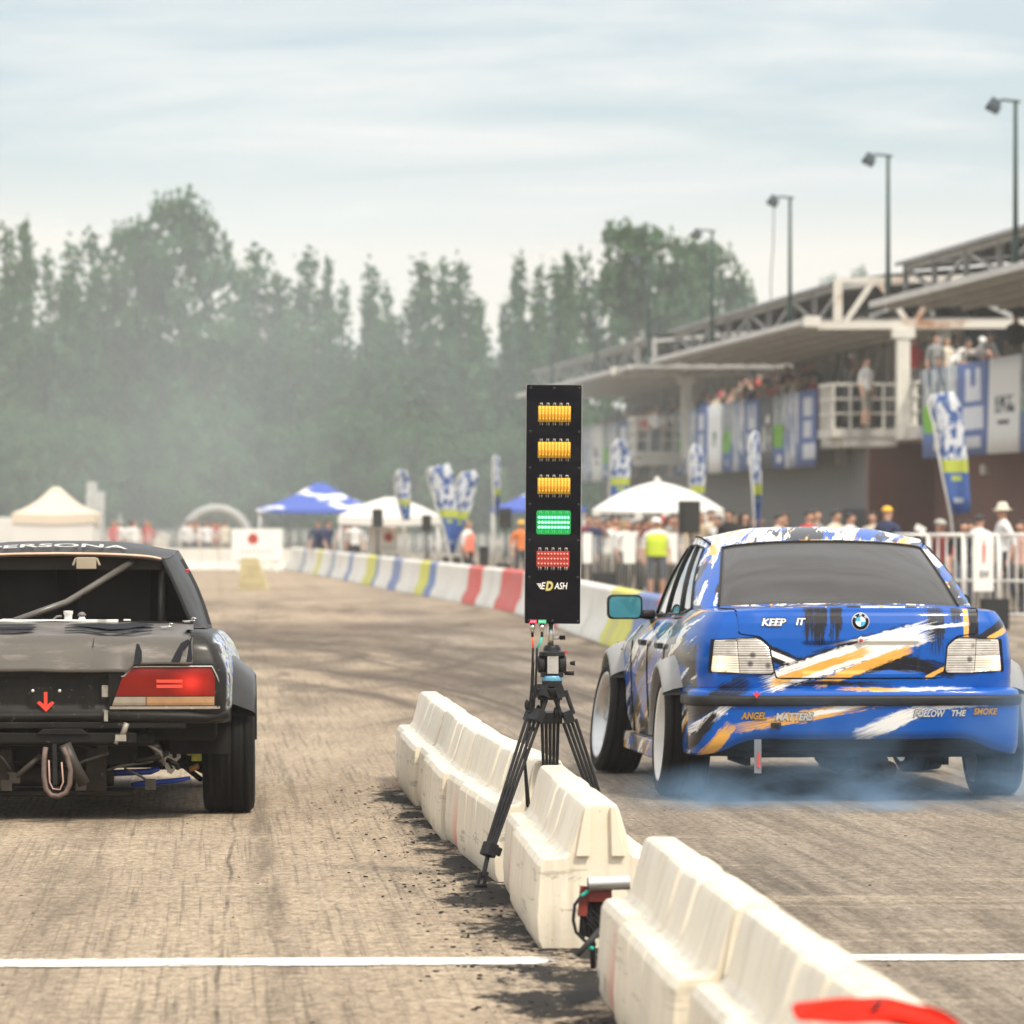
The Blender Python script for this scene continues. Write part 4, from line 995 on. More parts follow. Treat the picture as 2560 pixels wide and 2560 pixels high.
b = MB(); b.tube([(-.62, 0, .26), (-.15, -.05, .24)], .022, 8); b.tube([(.62, 0, .26), (.15, -.05, .24)], .022, 8); b.tube([(-.60, -.12, .22), (.60, -.12, .22)], .012, 8); b.build('axle_arm', M_dark, car)
b = MB(); xs = ex(1894); b.box((xs, -.775, .235), (.036, .006, .17)); o = b.build('tow_strap', plain('grey_webbing', (.16, .17, .19), .7), car)
b = MB(); b.box((xs+.004, -.780, .215), (.014, .003, .075)); b.build('tow_strap_label', plain('red_print', (.60, .06, .05), .6), o)
for sg in (-1, 1):
    wheel(car, (sg*.805, 0, .314), .315, .245, -3, 0, sg, .235, M_rimw); wheel(car, (sg*.835, 2.70, .312), .315, .235, -7.5, 4, sg, .235, M_rims)
# door mirrors
M_teal = NT('blue_tinted_mirror').set(col=(.055, .27, .33), rough=.06, metal=.35, spec=.6, coat=.4).mat
for sg in (-1, 1):
    m_ = MB(); cx_, cz_ = sg*.905, .945; yb = 1.80
    pl = rrect(.096, .066, .03, 5)
    rows = [[(cx_+x*k, yb+dy, cz_+z_*k) for x, z_ in pl] for k, dy in ((.93, .0), (1.0, .004), (1.02, .03), (.92, .085), (.55, .12), (.1, .13))]
    m_.grid(rows, 0, True, True); o = m_.build('door_mirror', M_strip, car)
    b = MB(); b.prism([(cx_+x*.90, cz_+z_*.88) for x, z_ in pl], (yb+.004, yb+.010)); b.build('mirror_glass', M_teal, o)
    b = MB(); b.tube([(sg*.83, yb+.06, .905), (sg*.74, yb+.09, .90)], [.022, .03], 8); b.build('mirror_arm', M_strip, o)
# interior so the glass has something behind it
b = MB(); b.box((0, 1.0, .95), (1.2, 1.7, .05)); b.box((-.33, .95, 1.05), (.42, .12, .45)); b.box((.33, .95, 1.05), (.42, .12, .45)); b.build('seat', M_dark, car, bevel=.03)
# ------------------------------------------------------------------ the stripped black car
lx = lambda x: (x-118)/532.0
lz = lambda y: H-(y-YH)/532.0
bcar = thing('race_car', 'battered black drift coupe without bumper or rear glass, red tail lamp and blue suspension arms', 'car', (-2.215, 27.20, 0), R(2))
def blackpaint():
    m = NT('scuffed_black_paint'); P = m.obj(bcar); sx, sy, sz = m.sep(P); n = m.noise(P, 5, 6, .65); f = m.noise(m.map(P, (9, 9, 30)), 1, 5, .7)
    col = m.mix(m.step(n, .35, .7), (.007, .0062, .0055), (.015, .013, .0115))
    col = m.mix(m.math('MULTIPLY', m.step(f, .66, .70), .5), col, (.30, .28, .25))
    gate = m.math('MULTIPLY', m.math('MULTIPLY', m.step(m.math('ABSOLUTE', sx), .77, .79), m.step(sy, -.80, -.74)), m.math('MULTIPLY', m.step(sz, .52, .54), m.step(sz, .885, .87)))
    c = m.noise(m.map(P, (1, 3.2, 6), rot=(R(25), 0, 0)), 1.6, 4, .6)
    stk = m.ramp(c, (0, (.03, .03, .035)), (.40, (.03, .03, .035)), (.42, (.55, .55, .53)), (.50, (.60, .60, .58)), (.505, (.05, .13, .45)), (.55, (.05, .13, .45)), (.555, (.62, .62, .6)), (.62, (.25, .50, .05)), (.66, (.5, .5, .5)))
    col = m.mix(gate, col, stk)
    m.set(col=col, rough=m.math('MULTIPLY_ADD', n, .25, .30), coat=.08, coatr=.15, spec=.2); m.bump(n, .2, .01); return m.mat
M_bp = blackpaint()
def carbon():
    m = NT('carbon_fibre_lid'); P = m.obj(bcar); sx, sy, sz = m.sep(P); n = m.noise(P, 4, 5, .6)
    w1 = m.math('SINE', m.math('MULTIPLY', m.math('ADD', sx, sz), 620)); w2 = m.math('SINE', m.math('MULTIPLY', m.math('SUBTRACT', sx, sz), 620)); wv = m.math('MULTIPLY', w1, w2)
    c = m.mix(m.step(wv, -.6, .6), (.052, .044, .036), (.105, .090, .074)); c = m.mix(m.step(m.noise(m.map(P, (3, 3, 14)), 1, 6, .7), .55, .72), c, (.16, .14, .12))
    m.set(col=c, rough=m.math('MULTIPLY_ADD', n, .2, .34), spec=.4, coat=.12, coatr=.3); return m.mat
M_carb = carbon()
M_in = plain('dark_cabin_metal', (.011, .0095, .008), .75, .35, 3)
M_sheet = NT('dirty_black_sheet'); n_ = M_sheet.noise(M_sheet.obj(bcar), 7, 7, .7); f_ = M_sheet.noise(M_sheet.obj(bcar), 22, 4, .7)
M_sheet.set(col=M_sheet.mix(M_sheet.math('MULTIPLY', M_sheet.step(f_, .63, .68), .45), M_sheet.mix(M_sheet.step(n_, .35, .7), (.004, .0034, .003), (.012, .010, .008)), (.20, .17, .14)), rough=.5, spec=.22); M_sheet.bump(n_, .3, .01); M_sheet = M_sheet.mat
crb = lambda x, y: .022*(1-(x/.75)**2)
def lvb(z, yr, wr, w_, zf, yf=3.5, wf=.80):
    zz = lambda y: interp([(-.9, z), (.4, z-.012), (1.9, lerp(z, zf, .25)), (3.4, zf)], y)
    pts = [(0, yr), (wr*.35, yr+.003), (wr*.70, yr+.010), (wr*.92, yr+.028), (wr*.995, yr+.06), (lerp(wr, w_, .4)+.008, yr+.17), (w_*.99, -.40), (w_, .0), (w_, .6), (w_, 1.3), (w_, 2.0), (w_*.98, 2.7), (w_*.94, 3.1), (wf*.85, yf-.16), (wf*.45, yf-.03), (0, yf)]
    return [(x, y, zz(y)) for x, y in pts]
LB = [lvb(.22, -.40, .78, .82, .22), lvb(.45, -.82, .80, .858, .42), lvb(.47, -.86, .815, .862, .46), lvb(.56, -.895, .825, .868, .52), lvb(.70, -.90, .822, .866, .60), lvb(.745, -.892, .812, .862, .62), lvb(.83, -.862, .782, .832, .66), lvb(.868, -.835, .752, .805, .68), lvb(.892, -.795, .728, .780, .70), lvb(.898, -.760, .715, .755, .71)]
LB[-1] = [(x, y, z+(crb(x, y)-crb(LB[-1][5][0], y)) if i < 5 else z) for i, (x, y, z) in enumerate(LB[-1])]
shb = Shell(LB, 8)
def keep_blk(x, y, z):
    if z < 5:
        for cy in (0, 2.72):
            if x > .5 and (y-cy)**2+(z-.31)**2 < .36**2: return None
        if y < -.35 and z < .46: return None
        if y < -.6 and x < .30 and z < .70: return None     # open panel under the lid
        if y < -.28 and x < .672 and z > .72: return None
        return 0
    if -.30 < y < 1.9 and x < .70: return None
    if y < -.26 and x < .672: return None
    return 0
b = MB(); shb.skin(b, keep_blk, 3, crb); weld(b.build('body', M_bp, bcar, fix=False))
tabb = [(.45, -.82), (.47, -.86), (.56, -.895), (.70, -.90), (.745, -.892), (.83, -.862), (.868, -.835), (.892, -.795)]
def rearb(x, z_, o_=0):
    a = abs(x)/.815; return Vector((x, interp(tabb, z_)+.003*min(a/.35, 1)+.007*sstep(.35, .7, a)+.018*sstep(.7, .92, a)+.032*sstep(.92, 1, a)-o_, z_))
# rear panel under the lid, set in, with pressings
b = MB()
def panel_y(x, z_):
    d = 0
    for cx_ in (-.42, -.16, .09, .30): d += .012*sstep(.085, .065, abs(x-cx_))*sstep(.53, .55, z_)*sstep(.69, .67, z_)
    return Vector((x, -.872+d-.02*sstep(.53, .50, z_)+.02*sstep(.49, .47, z_), z_))
b.grid([[panel_y(-.60+1.2*j/90, .455+.265*i/36) for j in range(91)] for i in range(37)]); b.build('rear_panel', M_sheet, bcar)
# lid: sloping top, folded rear face
def lid_top(x, s): 
    y = lerp(-.30, -.815, s); return Vector((x, y, lerp(.916, .862, s**1.15)+.010*(1-(x/.7)**2)))
b = MB(); rows = []
def lid_hw(s): return lerp(.675, .683, s)
for i in range(9): s_ = i/8; rows.append([lid_top(lid_hw(s_)*(2*j/40-1), s_) for j in range(41)])
for t in (.15, .4, .7, .9, 1.0):
    z0 = .862; rows.append([Vector((lid_hw(1)*(2*j/40-1), lerp(-.828, -.918, t**.8), lerp(.860, .742 if abs(2*j/40-1) > .55 else .705, t)+.010*(1-(2*j/40-1)**2)*(1-t))) for j in range(41)])
rows = [[p+Vector((0, .010*mnoise.noise((p.x*5, p.z*9, 2)), .007*mnoise.noise((p.x*6, p.y*6, 5)))) for p in r] for r in rows]
b.grid(rows); lido = b.build('boot_lid', M_carb, bcar, solid=.006)
dk = lambda pts, s0: pts
def lid_px(x, y):
    """photograph pixel -> lid: top slope above row 1603, rear fold below"""
    if y < 1603: s_ = (y-1562)/(1603-1562); p = lid_top(lx(x), max(0, min(1, s_))); p.z += .0125; p.y -= .003; return p
    zz = lerp(.862, .705, (y-1603)/(1681-1603)); t = (.865-zz)/(.865-(.742 if lx(x) > .36 else .705)); return Vector((lx(x), lerp(-.828, -.918, max(0, min(1, t))**.8)-.007, zz))
b = MB()
for y0, h0 in ((1578, 2.6), (1586, 4.0), (1594.5, 2.6)):
    b.grid([[lid_px(-140+225*i/12, y0+sg*h0*min(1, (12-i)/1.2, i/1.2)) for i in range(13)] for sg in (-1, 1)], 0, False)
top_ = [(155, 1578), (180, 1575), (240, 1572), (280, 1574), (320, 1569), (350, 1568.5), (377, 1574)]; bot_ = [(155, 1580), (180, 1580.5), (240, 1586), (270, 1590), (310, 1588), (350, 1580), (377, 1577)]
b.grid([[lid_px(x, y) for x, y in r] for r in (top_, bot_)], 0, False)
b.grid([[lid_px(x, y) for x, y in r] for r in ([(155, 1585), (190, 1584.5), (230, 1590), (270, 1597), (330, 1588), (377, 1583.5)], [(155, 1588), (190, 1588), (230, 1594), (270, 1600.5), (330, 1594), (377, 1586)])], 0, False)
b.grid([[lid_px(x, y) for x, y in r] for r in ([(158, 1593), (200, 1592), (250, 1598), (330, 1598), (376, 1591)], [(158, 1596), (200, 1596.5), (250, 1601), (330, 1601), (376, 1593)])], 0, False)
b.build('lid_vent', M_gap, lido, fix=False)
for pl in ([(335, 1660), (338, 1632), (341, 1614), (347, 1616), (354, 1632), (355, 1655), (350, 1661)], [(428, 1655), (440, 1632), (452, 1613), (470, 1604), (474, 1612), (458, 1630), (450, 1656)], [(466, 1655), (474, 1605), (482, 1578), (484, 1600), (480, 1655)], [(232, 1611), (234, 1600), (233, 1622), (231, 1625)]):
    b = MB(); b.add([lid_px(x, y)+Vector((0, -.006, 0)) for x, y in pl], [tuple(range(len(pl)))]); b.build('lid_tear', M_gap, lido, fix=False)
M_alu = plain('bare_aluminium', (.66, .65, .62), .35, .08, 14, metal=.35)
b = MB()
for x0, y0, r_ in ((470, 1562, 8), (416, 1583, 6)):
    p = lid_px(x0, y0)+Vector((0, 0, .004)); s_ = 1/532
    b.tube([p+Vector((-22*s_, 0, 0)), p+Vector((10*s_, 0, .002)), p+Vector((14*s_, 0, .012)), p+Vector((6*s_, 0, .017)), p+Vector((0, 0, .008))], .0035, 6); b.box(p+Vector((-10*s_, 0, -.002)), (.03, .012, .006))
b.build('lid_pin', M_steel, lido)
# tail lamps
M_tlr = NT('red_tail_lens'); v_ = M_tlr.obj(bcar); s_ = M_tlr.sep(v_); 
hot = M_tlr.math('POWER', M_tlr.step(M_tlr.math('SQRT', M_tlr.math('ADD', M_tlr.math('POWER', M_tlr.math('SUBTRACT', M_tlr.math('ABSOLUTE', s_[0]), .675), 2), M_tlr.math('POWER', M_tlr.math('MULTIPLY', M_tlr.math('SUBTRACT', s_[2], .655), 1.3), 2))), .13, .0), 1.6)
M_tlr.set(col=M_tlr.mix(M_tlr.noise(v_, 5, 4), (.12, .006, .004), (.20, .012, .006)), rough=.13, em=M_tlr.mix(hot, (.55, .015, .008), (1.0, .05, .035)), ems=M_tlr.math('MULTIPLY_ADD', hot, .9, .04), spec=.25, coat=.0)
M_tlr = M_tlr.mat
M_tla = plain('smoked_amber_lens', (.36, .20, .10), .2, .25, 9, coat=.4); M_tlc = plain('smoked_clear_lens', (.30, .26, .20), .2, .2, 9, coat=.4)
M_chr = plain('worn_chrome', (.60, .58, .54), .25, .12, 30, metal=.6)
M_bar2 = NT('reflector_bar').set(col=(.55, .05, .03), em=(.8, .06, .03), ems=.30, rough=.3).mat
for sg in (1, -1):
    P_ = lambda x, y, o_: (lambda p: Vector((sg*p.x, p.y, p.z)))(rearb(lx(x), lz(y), o_))
    fx = lambda x, z_: rearb(x, z_, .010)
    def pz(poly, o_, mat, name, par, nx=18, nz=10):
        b = MB(); pl = [(sg*lx(x), lz(y)) for x, y in poly]; patch(b, pl, lambda x, z_: rearb(x, z_, o_), nz, nx); return b.build(name, mat, par)
    tl = pz([(274, 1771), (282, 1755), (304, 1688), (322, 1667), (330, 1660), (534, 1660), (545, 1700), (554, 1768), (552, 1772)], .006, M_gap, 'tail_lamp', bcar)
    pz([(289, 1740), (305, 1694), (330, 1671), (527, 1671), (541, 1705), (545, 1740)], .012, M_tlr, 'lens', tl)
    pz([(280, 1764), (288, 1742), (364, 1742), (364, 1764)], .012, M_tlc, 'lens', tl); pz([(366, 1764), (366, 1742), (545, 1742), (548, 1764)], .012, M_tla, 'lens', tl)
    pz([(274, 1773), (275, 1766), (549, 1766), (549, 1773)], .014, M_chr, 'trim', tl, 18, 2)
    b = MB(); b.tube([P_(x, y, .013) for x, y in ((303, 1691), (310, 1690), (330, 1667), (360, 1666.5), (440, 1666.5), (529, 1666.5), (541, 1690), (546, 1705))], .0042, 6); b.build('trim', M_chr, tl)
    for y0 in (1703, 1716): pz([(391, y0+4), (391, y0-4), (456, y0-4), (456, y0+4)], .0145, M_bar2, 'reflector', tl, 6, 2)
# greenhouse
gb2 = [(0, -.285, .918), (.30, -.280, .917), (.56, -.272, .912), (.678, -.250, .905), (.722, -.18, .900), (.740, .0, .890), (.745, .40, .880), (.742, .95, .868), (.735, 1.45, .855), (.71, 1.95, .84), (.65, 2.08, .86), (.40, 2.2, .88), (0, 2.25, .89)]
gt2 = [(0, .335, 1.258), (.25, .338, 1.254), (.43, .352, 1.243), (.512, .378, 1.228), (.548, .46, 1.236), (.562, .60, 1.252), (.570, .80, 1.262), (.572, .98, 1.264), (.568, 1.16, 1.260), (.555, 1.34, 1.250), (.52, 1.42, 1.245), (.30, 1.48, 1.262), (0, 1.50, 1.270)]
GB2, GT2 = ghouse(gb2, gt2)
def gpt2(j, t, off=0):
    a, c = GB2[j], GT2[j]; p = a.lerp(c, t); nrm = Vector((a.x*.9, 0, .25)) if 32 <= j <= 72 else Vector((0, -1 if j < 32 else 1, .6)); return p+nrm.normalized()*(.018*math.sin(math.pi*t)+off)
pb, ps, pf = MB(), {-1: MB(), 1: MB()}, MB()
for sg in (-1, 1):
    for j in range(len(GB2)-1):
        for t0, t1 in zip(ts, ts[1:]):
            t = (t0+t1)/2; q_ = [(sg*p.x, p.y, p.z) for p in (gpt2(j, t0), gpt2(j+1, t0), gpt2(j+1, t1), gpt2(j, t1))]
            if j < 23 and t < .955: continue                       # open rear window
            tgt = ps[sg] if (42 <= j < 70 and .05 < t < .90 and j != 55) else pf if (j >= 80 and .04 < t < .94) else pb
            tgt.add(q_, [(0,1,2,3)], 0, True)
K = 8
for sg in (-1, 1):
    for j in range(len(GT2)-1):
        for k in range(K):
            pts = []
            for jj, f in ((j, 1-k/K), (j+1, 1-k/K), (j+1, 1-(k+1)/K), (j, 1-(k+1)/K)):
                p = gpt2(jj, 1); x = p.x*f; dome = .050*(sstep(0, .28, p.x-x)*.5+.5*(1-(x/.58)**2)*(p.x/.572)); pts.append((sg*x, p.y, p.z+dome*sstep(.30, .85, p.y)*sstep(1.52, 1.2, p.y)+.002))
            pb.add(pts, [(0,1,2,3)], 0, True)
weld(pb.build('roof', M_bp, bcar, fix=False), 1.5e-3)
for sg in (-1, 1): weld(ps[sg].build('side_window', M_in, bcar, fix=False))
weld(pf.build('windscreen', M_glass_s, bcar, fix=False))
M_lip = plain('bare_edge_strip', (.62, .44, .30), .5, .1, 20)
M_lip2 = plain('orange_brown_sealant', (.34, .10, .03), .6, .2, 20)
b = MB()
path = [gpt2(j, .985, .004) for j in range(22, -1, -1)]+[Vector((-p.x, p.y, p.z)) for p in (gpt2(j, .985, .004) for j in range(1, 23))]
b.tube(path, .0065, 8); b.tube([p+Vector((0, .004, -.009)) for p in path], .0055, 8, 1); b.build('roof_lip', [M_lip, M_lip2], bcar)
b = MB()
for sg in (-1, 1):
    b.tube([(sg*p.x, p.y, p.z) for p in (gpt2(23, t, .002) for t in (0, .2, .4, .6, .8, .97))], .010, 8)
    b.tube([(sg*p.x*.985, p.y, p.z) for p in (gpt2(j, .03, .002) for j in range(0, 24))], .008, 6)
b.build('window_frame', M_in, bcar)
# lettering across the rear of the roof
me = fit(text_mesh('PERSONA', 'lettering', .1, M_white, 0, .0003, .002), .70, .12)
o = put_mesh('lettering', me, bcar, Matrix.Translation((-.02, .60, 0)))
for v in me.vertices:
    x, y = v.co.x, v.co.y; j = 0; ed = .34+.05*(abs(x)/.5)**3
    v.co.z = 1.258-.03*(abs(x)/.51)**3+.002+.050*(.5+.5*(1-(x/.58)**2))*sstep(.30, .85, y)+.007
# cabin: dark panel added to keep front light out, cage, boxes
b = MB(); b.prism([(-.66, .55), (.66, .55), (.66, .88), (.515, 1.235), (-.515, 1.235), (-.66, .88)], (.61, .63)); b.box((0, .0, .70), (1.30, 1.3, .02)); b.box((0, -.78, .76), (1.25, .02, .16)); b.build('cabin_blackout', M_in, bcar)
b = MB(); b.box((.26, .600, 1.0), (.36, .012, .40)); b.box((-.3, .600, 1.0), (.55, .012, .42)); b.build('bulkhead_sheet', plain('brown_black_sheet', (.020, .016, .013), .6, .3, 5), bcar)
M_cage = plain('grey_painted_tube', (.10, .088, .075), .3, .15, 9)
b = MB(); b.tube([(-.20, -.16, .93), (.05, .05, 1.02), (.36, .36, 1.215)], .0165, 12); b.build('cage_tube', M_cage, bcar)
b = MB(); b.tube([(.50, .50, 1.20), (.50, .52, .80)], .019, 12); b.tube([(-.50, .50, 1.20), (-.50, .52, .80)], .019, 12); b.build('cage_tube', M_cage, bcar)
b = MB(); b.box((0, .42, 1.205), (1.0, .05, .06)); b.build('roof_crossmember', plain('dull_brown_paint', (.045, .036, .028), .5), bcar)
b = MB(); p = px(220, 1408, 27.45)-Vector((-2.215, 27.20, 0)); b.box(p, (.098, .03, .058)); 
for s_ in (-1, 1): b.bar(p+Vector((s_*.05, 0, .025)), p+Vector((s_*.066, 0, -.012)), .010, .012)
b.build('camera_box', plain('beige_box', (.34, .28, .20), .6), bcar, bevel=.004)
rl = lambda x, y, D=26.95: px(x, y, D)-Vector((-2.215, 27.20, 0))
b = MB(); b.box((rl(60, 1558).x, -.25, .925), (.78, .05, .032)); b.box((rl(265, 1557).x, -.25, .926), (.10, .05, .03)); 
p = rl(166, 1545); b.lathe([(.021, -.03), (.018, -.01), (.019, .012), (.023, .022), (.023, .034), (.001, .035)], 16, Matrix.Translation(p)); p = rl(200, 1548); b.lathe([(.019, -.03), (.018, .0), (.012, .015), (.001, .017)], 16, Matrix.Translation(p)); b.box(rl(313, 1553), (.035, .02, .018)); b.box(rl(14, 1555), (.05, .02, .03))
rad_ = b.build('radiator', plain('white_aluminium', (.80, .79, .74), .4, .06, 20, metal=.1), bcar, bevel=.002)
b = MB(); p = rl(200, 1540); b.lathe([(.020, 0), (.021, .008), (.010, .018), (.001, .02)], 6, Matrix.Translation(p)); b.tube([rl(150, 1540), rl(138, 1541), rl(128, 1549), rl(128, 1563)], .005, 8); b.build('filler_cap', plain('dull_grey_cap', (.16, .145, .14), .4), rad_)
# everything below the missing bumper
M_rust = plain('brown_black_steel', (.030, .022, .017), .55, .4, 12)
b = MB(); b.box((rl(112, 1840).x-.05, -.84, .395), (1.0, .06, .05)); b.box((0, -.86, .455), (1.3, .05, .03)); 
b.prism([(-.02, .44), (.16, .44), (.20, .41), (-.06, .41)], (-.885, -.86)); b.build('crash_beam', M_sheet, bcar, bevel=.006)
y0 = -.865
for sg in (-1, 1): b = MB(); b.tube([(sg*.26, y0, .497), (sg*.30, y0-.012, .50), (sg*.66, y0-.006, .492), (sg*.74, y0+.02, .487), (sg*.84, y0+.08, .50)], [.022, .028, .028, .024, .02], 12); b.build('bumper_carrier', M_sheet, bcar)
b = MB(); b.tube([rl(300, 1808, 26.3), rl(289, 1838, 26.3)], .014, 8); b.box(rl(285, 1845, 26.3), (.05, .03, .03)); b.box(rl(248, 1790, 26.3), (.018, .02, .05)); b.box(rl(246, 1728, 26.32), (.03, .01, .055)); b.tube([rl(276, 1848, 26.3), rl(272, 1860, 26.3)], .01, 8); b.build('bracket', plain('scuffed_steel', (.30, .27, .23), .5, .3, 30, metal=.3), bcar)
b = MB(); b.box((-.1, -.2, .34), (1.0, .9, .16)); b.box((0, -.72, .385), (1.0, .22, .06)); b.box((.62, -.2, .42), (.34, .7, .10)); b.build('floor_pan', M_in, bcar, bevel=.02)
b = MB(); b.box((rl(15, 1900).x, -.66, .24), (.10, .12, .20)); b.box((rl(243, 1905).x, -.62, .24), (.10, .10, .22)); b.tube([(-.5, -.50, .20), (.3, -.50, .20)], .05, 12); b.box((0, -.45, .12), (.8, .3, .03)); b.box((rl(-70, 1905).x, -.64, .24), (.14, .10, .22)); b.build('subframe', M_rust, bcar, bevel=.012)
b = MB(); b.lathe([(.001, -.02), (.012, -.02), (.012, .0), (.001, .002)], 10, Matrix.Translation(rl(240, 1938, 26.4)) @ Euler((R(90), 0, 0)).to_matrix().to_4x4()); b.lathe([(.001, -.02), (.016, -.02), (.016, .0), (.001, .002)], 10, Matrix.Translation(rl(10, 1935, 26.4)) @ Euler((R(90), 0, 0)).to_matrix().to_4x4()); b.build('bolt', M_rust, bcar)
M_web = plain('faded_brown_webbing', (.125, .085, .070), .6, .25, 30)
b = MB(); c = lambda x, y: rl(x, y, 26.22)
pth = [(96, 1868), (92, 1900), (92, 1940), (97, 1972), (110, 1988), (128, 1990), (146, 1982), (156, 1960), (158, 1925), (150, 1890), (140, 1868)]
for off in (-.010, .010): b.tube([c(x, y)+Vector((0, off, 0)) for x, y in pth], .012, 8)
o = b.build('tow_loop', M_web, bcar)
b = MB(); b.tube([c(x, y)+Vector((0, -.012, 0)) for x, y in ((104, 1900), (106, 1955), (114, 1972), (132, 1974), (140, 1955), (136, 1905))], .0045, 6); b.build('tow_loop_stitching', plain('pale_pink_print', (.38, .24, .19), .6), o)
b = MB(); b.bar(c(118, 1860), c(120, 1962), .030, .02); b.build('tow_strap', M_blk2, bcar)
b = MB(); b.tube([c(142, 1862)+Vector((0, .06, 0)), c(160, 1905)+Vector((0, .06, 0)), c(190, 1962)+Vector((0, .08, 0))], .030, 12); b.build('exhaust', plain('dull_grey_pipe', (.062, .056, .050), .45, .25, 14, metal=.3), bcar)
M_bluearm = plain('blue_powder_coat', (.010, .050, .36), .35, .12, 20)
b = MB(); b.tube([rl(262, 1933, 26.9), rl(275, 1933, 26.9), rl(370, 1929, 26.9), rl(392, 1922, 26.9)], [.010, .016, .016, .011], 12); b.build('suspension_arm', M_bluearm, bcar)
b = MB(); b.tube([rl(322, 1964, 26.9), rl(345, 1960, 26.9), rl(440, 1951, 26.9), rl(470, 1945, 26.9)], [.012, .014, .012, .009], 12); b.build('suspension_arm', M_bluearm, bcar)
b = MB(); b.tube([rl(350, 1852, 27), rl(382, 1832, 27)], .010, 10); b.build('suspension_arm', M_bluearm, bcar)
b = MB(); b.tube([rl(380, 1850, 26.95), rl(398, 1905, 26.9)], .012, 10); b.tube([rl(385, 1868, 26.92), rl(393, 1888, 26.9)], .022, 14); b.tube([rl(381, 1860, 26.92), rl(386, 1871, 26.9)], .018, 12); b.build('damper', plain('grey_steel', (.42, .40, .36), .35, .2, 30, metal=.6), bcar)
b = MB(); b.prism([(rl(x, 0).x, rl(0, y).z) for x, y in ((418, 1880), (432, 1876), (446, 1882), (448, 1893), (438, 1902), (433, 1925), (424, 1935), (414, 1930), (404, 1905), (405, 1896))], (-.30, -.285)); b.build('knuckle_plate', plain('machined_plate', (.40, .38, .34), .35, .12, 14, metal=.4), bcar)
b = MB(); b.lathe([(.001, 0), (.012, 0), (.012, .008), (.001, .009)], 10, Matrix.Translation(rl(430, 1890, 26.88)) @ Euler((R(90), 0, 0)).to_matrix().to_4x4()); b.tube([rl(416, 1905, 26.89), rl(424, 1922, 26.89)], .006, 6); b.tube([rl(408, 1840, 27), rl(430, 1880, 26.95)], .02, 10); b.build('bolt', M_in, bcar)
b = MB(); b.box(rl(478, 1866, 26.95), (.06, .05, .09)); b.box(rl(486, 1890, 26.93), (.05, .04, .05)); b.box(rl(472, 1832, 26.95), (.05, .03, .012)); b.box(rl(494, 1840, 26.95), (.018, .03, .05)); b.build('brake_caliper', plain('yellow_green_caliper', (.34, .36, .025), .45, .2, 30), bcar, bevel=.004)
b = MB(); b.tube([rl(468, 1925, 26.95), rl(492, 1915, 26.95)], .014, 8); b.build('joint_boot', plain('amber_rubber', (.32, .16, .03), .5), bcar)
b = MB(); b.tube([rl(395, 1918, 26.95), rl(455, 1915, 27), rl(500, 1950, 27.05)], .014, 8); b.tube([rl(455, 1900, 27), rl(505, 1925, 27.05)], .02, 8); b.tube([rl(250, 1915, 26.95), rl(255, 1940, 26.9)], .03, 12); b.tube([rl(294, 1858, 26.9), rl(292, 1905, 26.9)], [.028, .02], 12); b.build('axle_hub', M_in, bcar)
rh = random.Random(9); M_hose = [plain('grey_brown_hose', (.040, .033, .028), .5, .3, 20), plain('dusty_steel', (.085, .072, .060), .5, .3, 20), M_in]
for k in range(16):
    x0 = rh.uniform(-.60, .62); z0 = rh.uniform(.24, .43); x1 = x0+rh.uniform(-.22, .22); z1 = max(.17, z0-rh.uniform(.03, .18)); yy = rh.uniform(-.80, -.66)
    b = MB(); b.tube([(x0, yy, z0), ((x0+x1)/2+rh.uniform(-.05, .05), yy-.03, (z0+z1)/2), (x1, yy+.02, z1)], rh.choice((.006, .009, .013)), 8)
    if k % 3 == 0: b.box((x1, yy, z1), (.05, .04, .05))
    b.build('hose', M_hose[k % 3], bcar)
# rear number: red arrow with rivets
b = MB(); c_ = Vector((lx(114), -.884, lz(1755))); s_ = 1/532
pl = [(-4.5, 25), (4.5, 25), (4.5, -2), (14, 1), (22, -5), (1, -25), (-22, -5), (-14, 3), (-4.5, -4)]
pl = [(-4.5, 25), (4.5, 25), (4.5, -6), (16, 2), (22, -2), (1, -25), (-22, -2), (-15, 3), (-4.5, -6)]
b.add([(c_.x+x*s_, c_.y, c_.z+z_*s_) for x, z_ in pl], [(0, 1, 2, 8), (2, 3, 4, 5), (5, 6, 7, 8), (2, 5, 8)]); b.build('tow_arrow', plain('orange_red_sticker', (.70, .045, .02), .5, .06), bcar, fix=False)
for x, y in ((82, 1727), (149, 1727)):
    b = MB(); b.lathe([(.008, 0), (.007, .003), (.001, .004)], 10, Matrix.Translation((lx(x), -.884, lz(y))) @ Euler((R(90), 0, 0)).to_matrix().to_4x4()); b.build('rivet', M_alu, bcar)
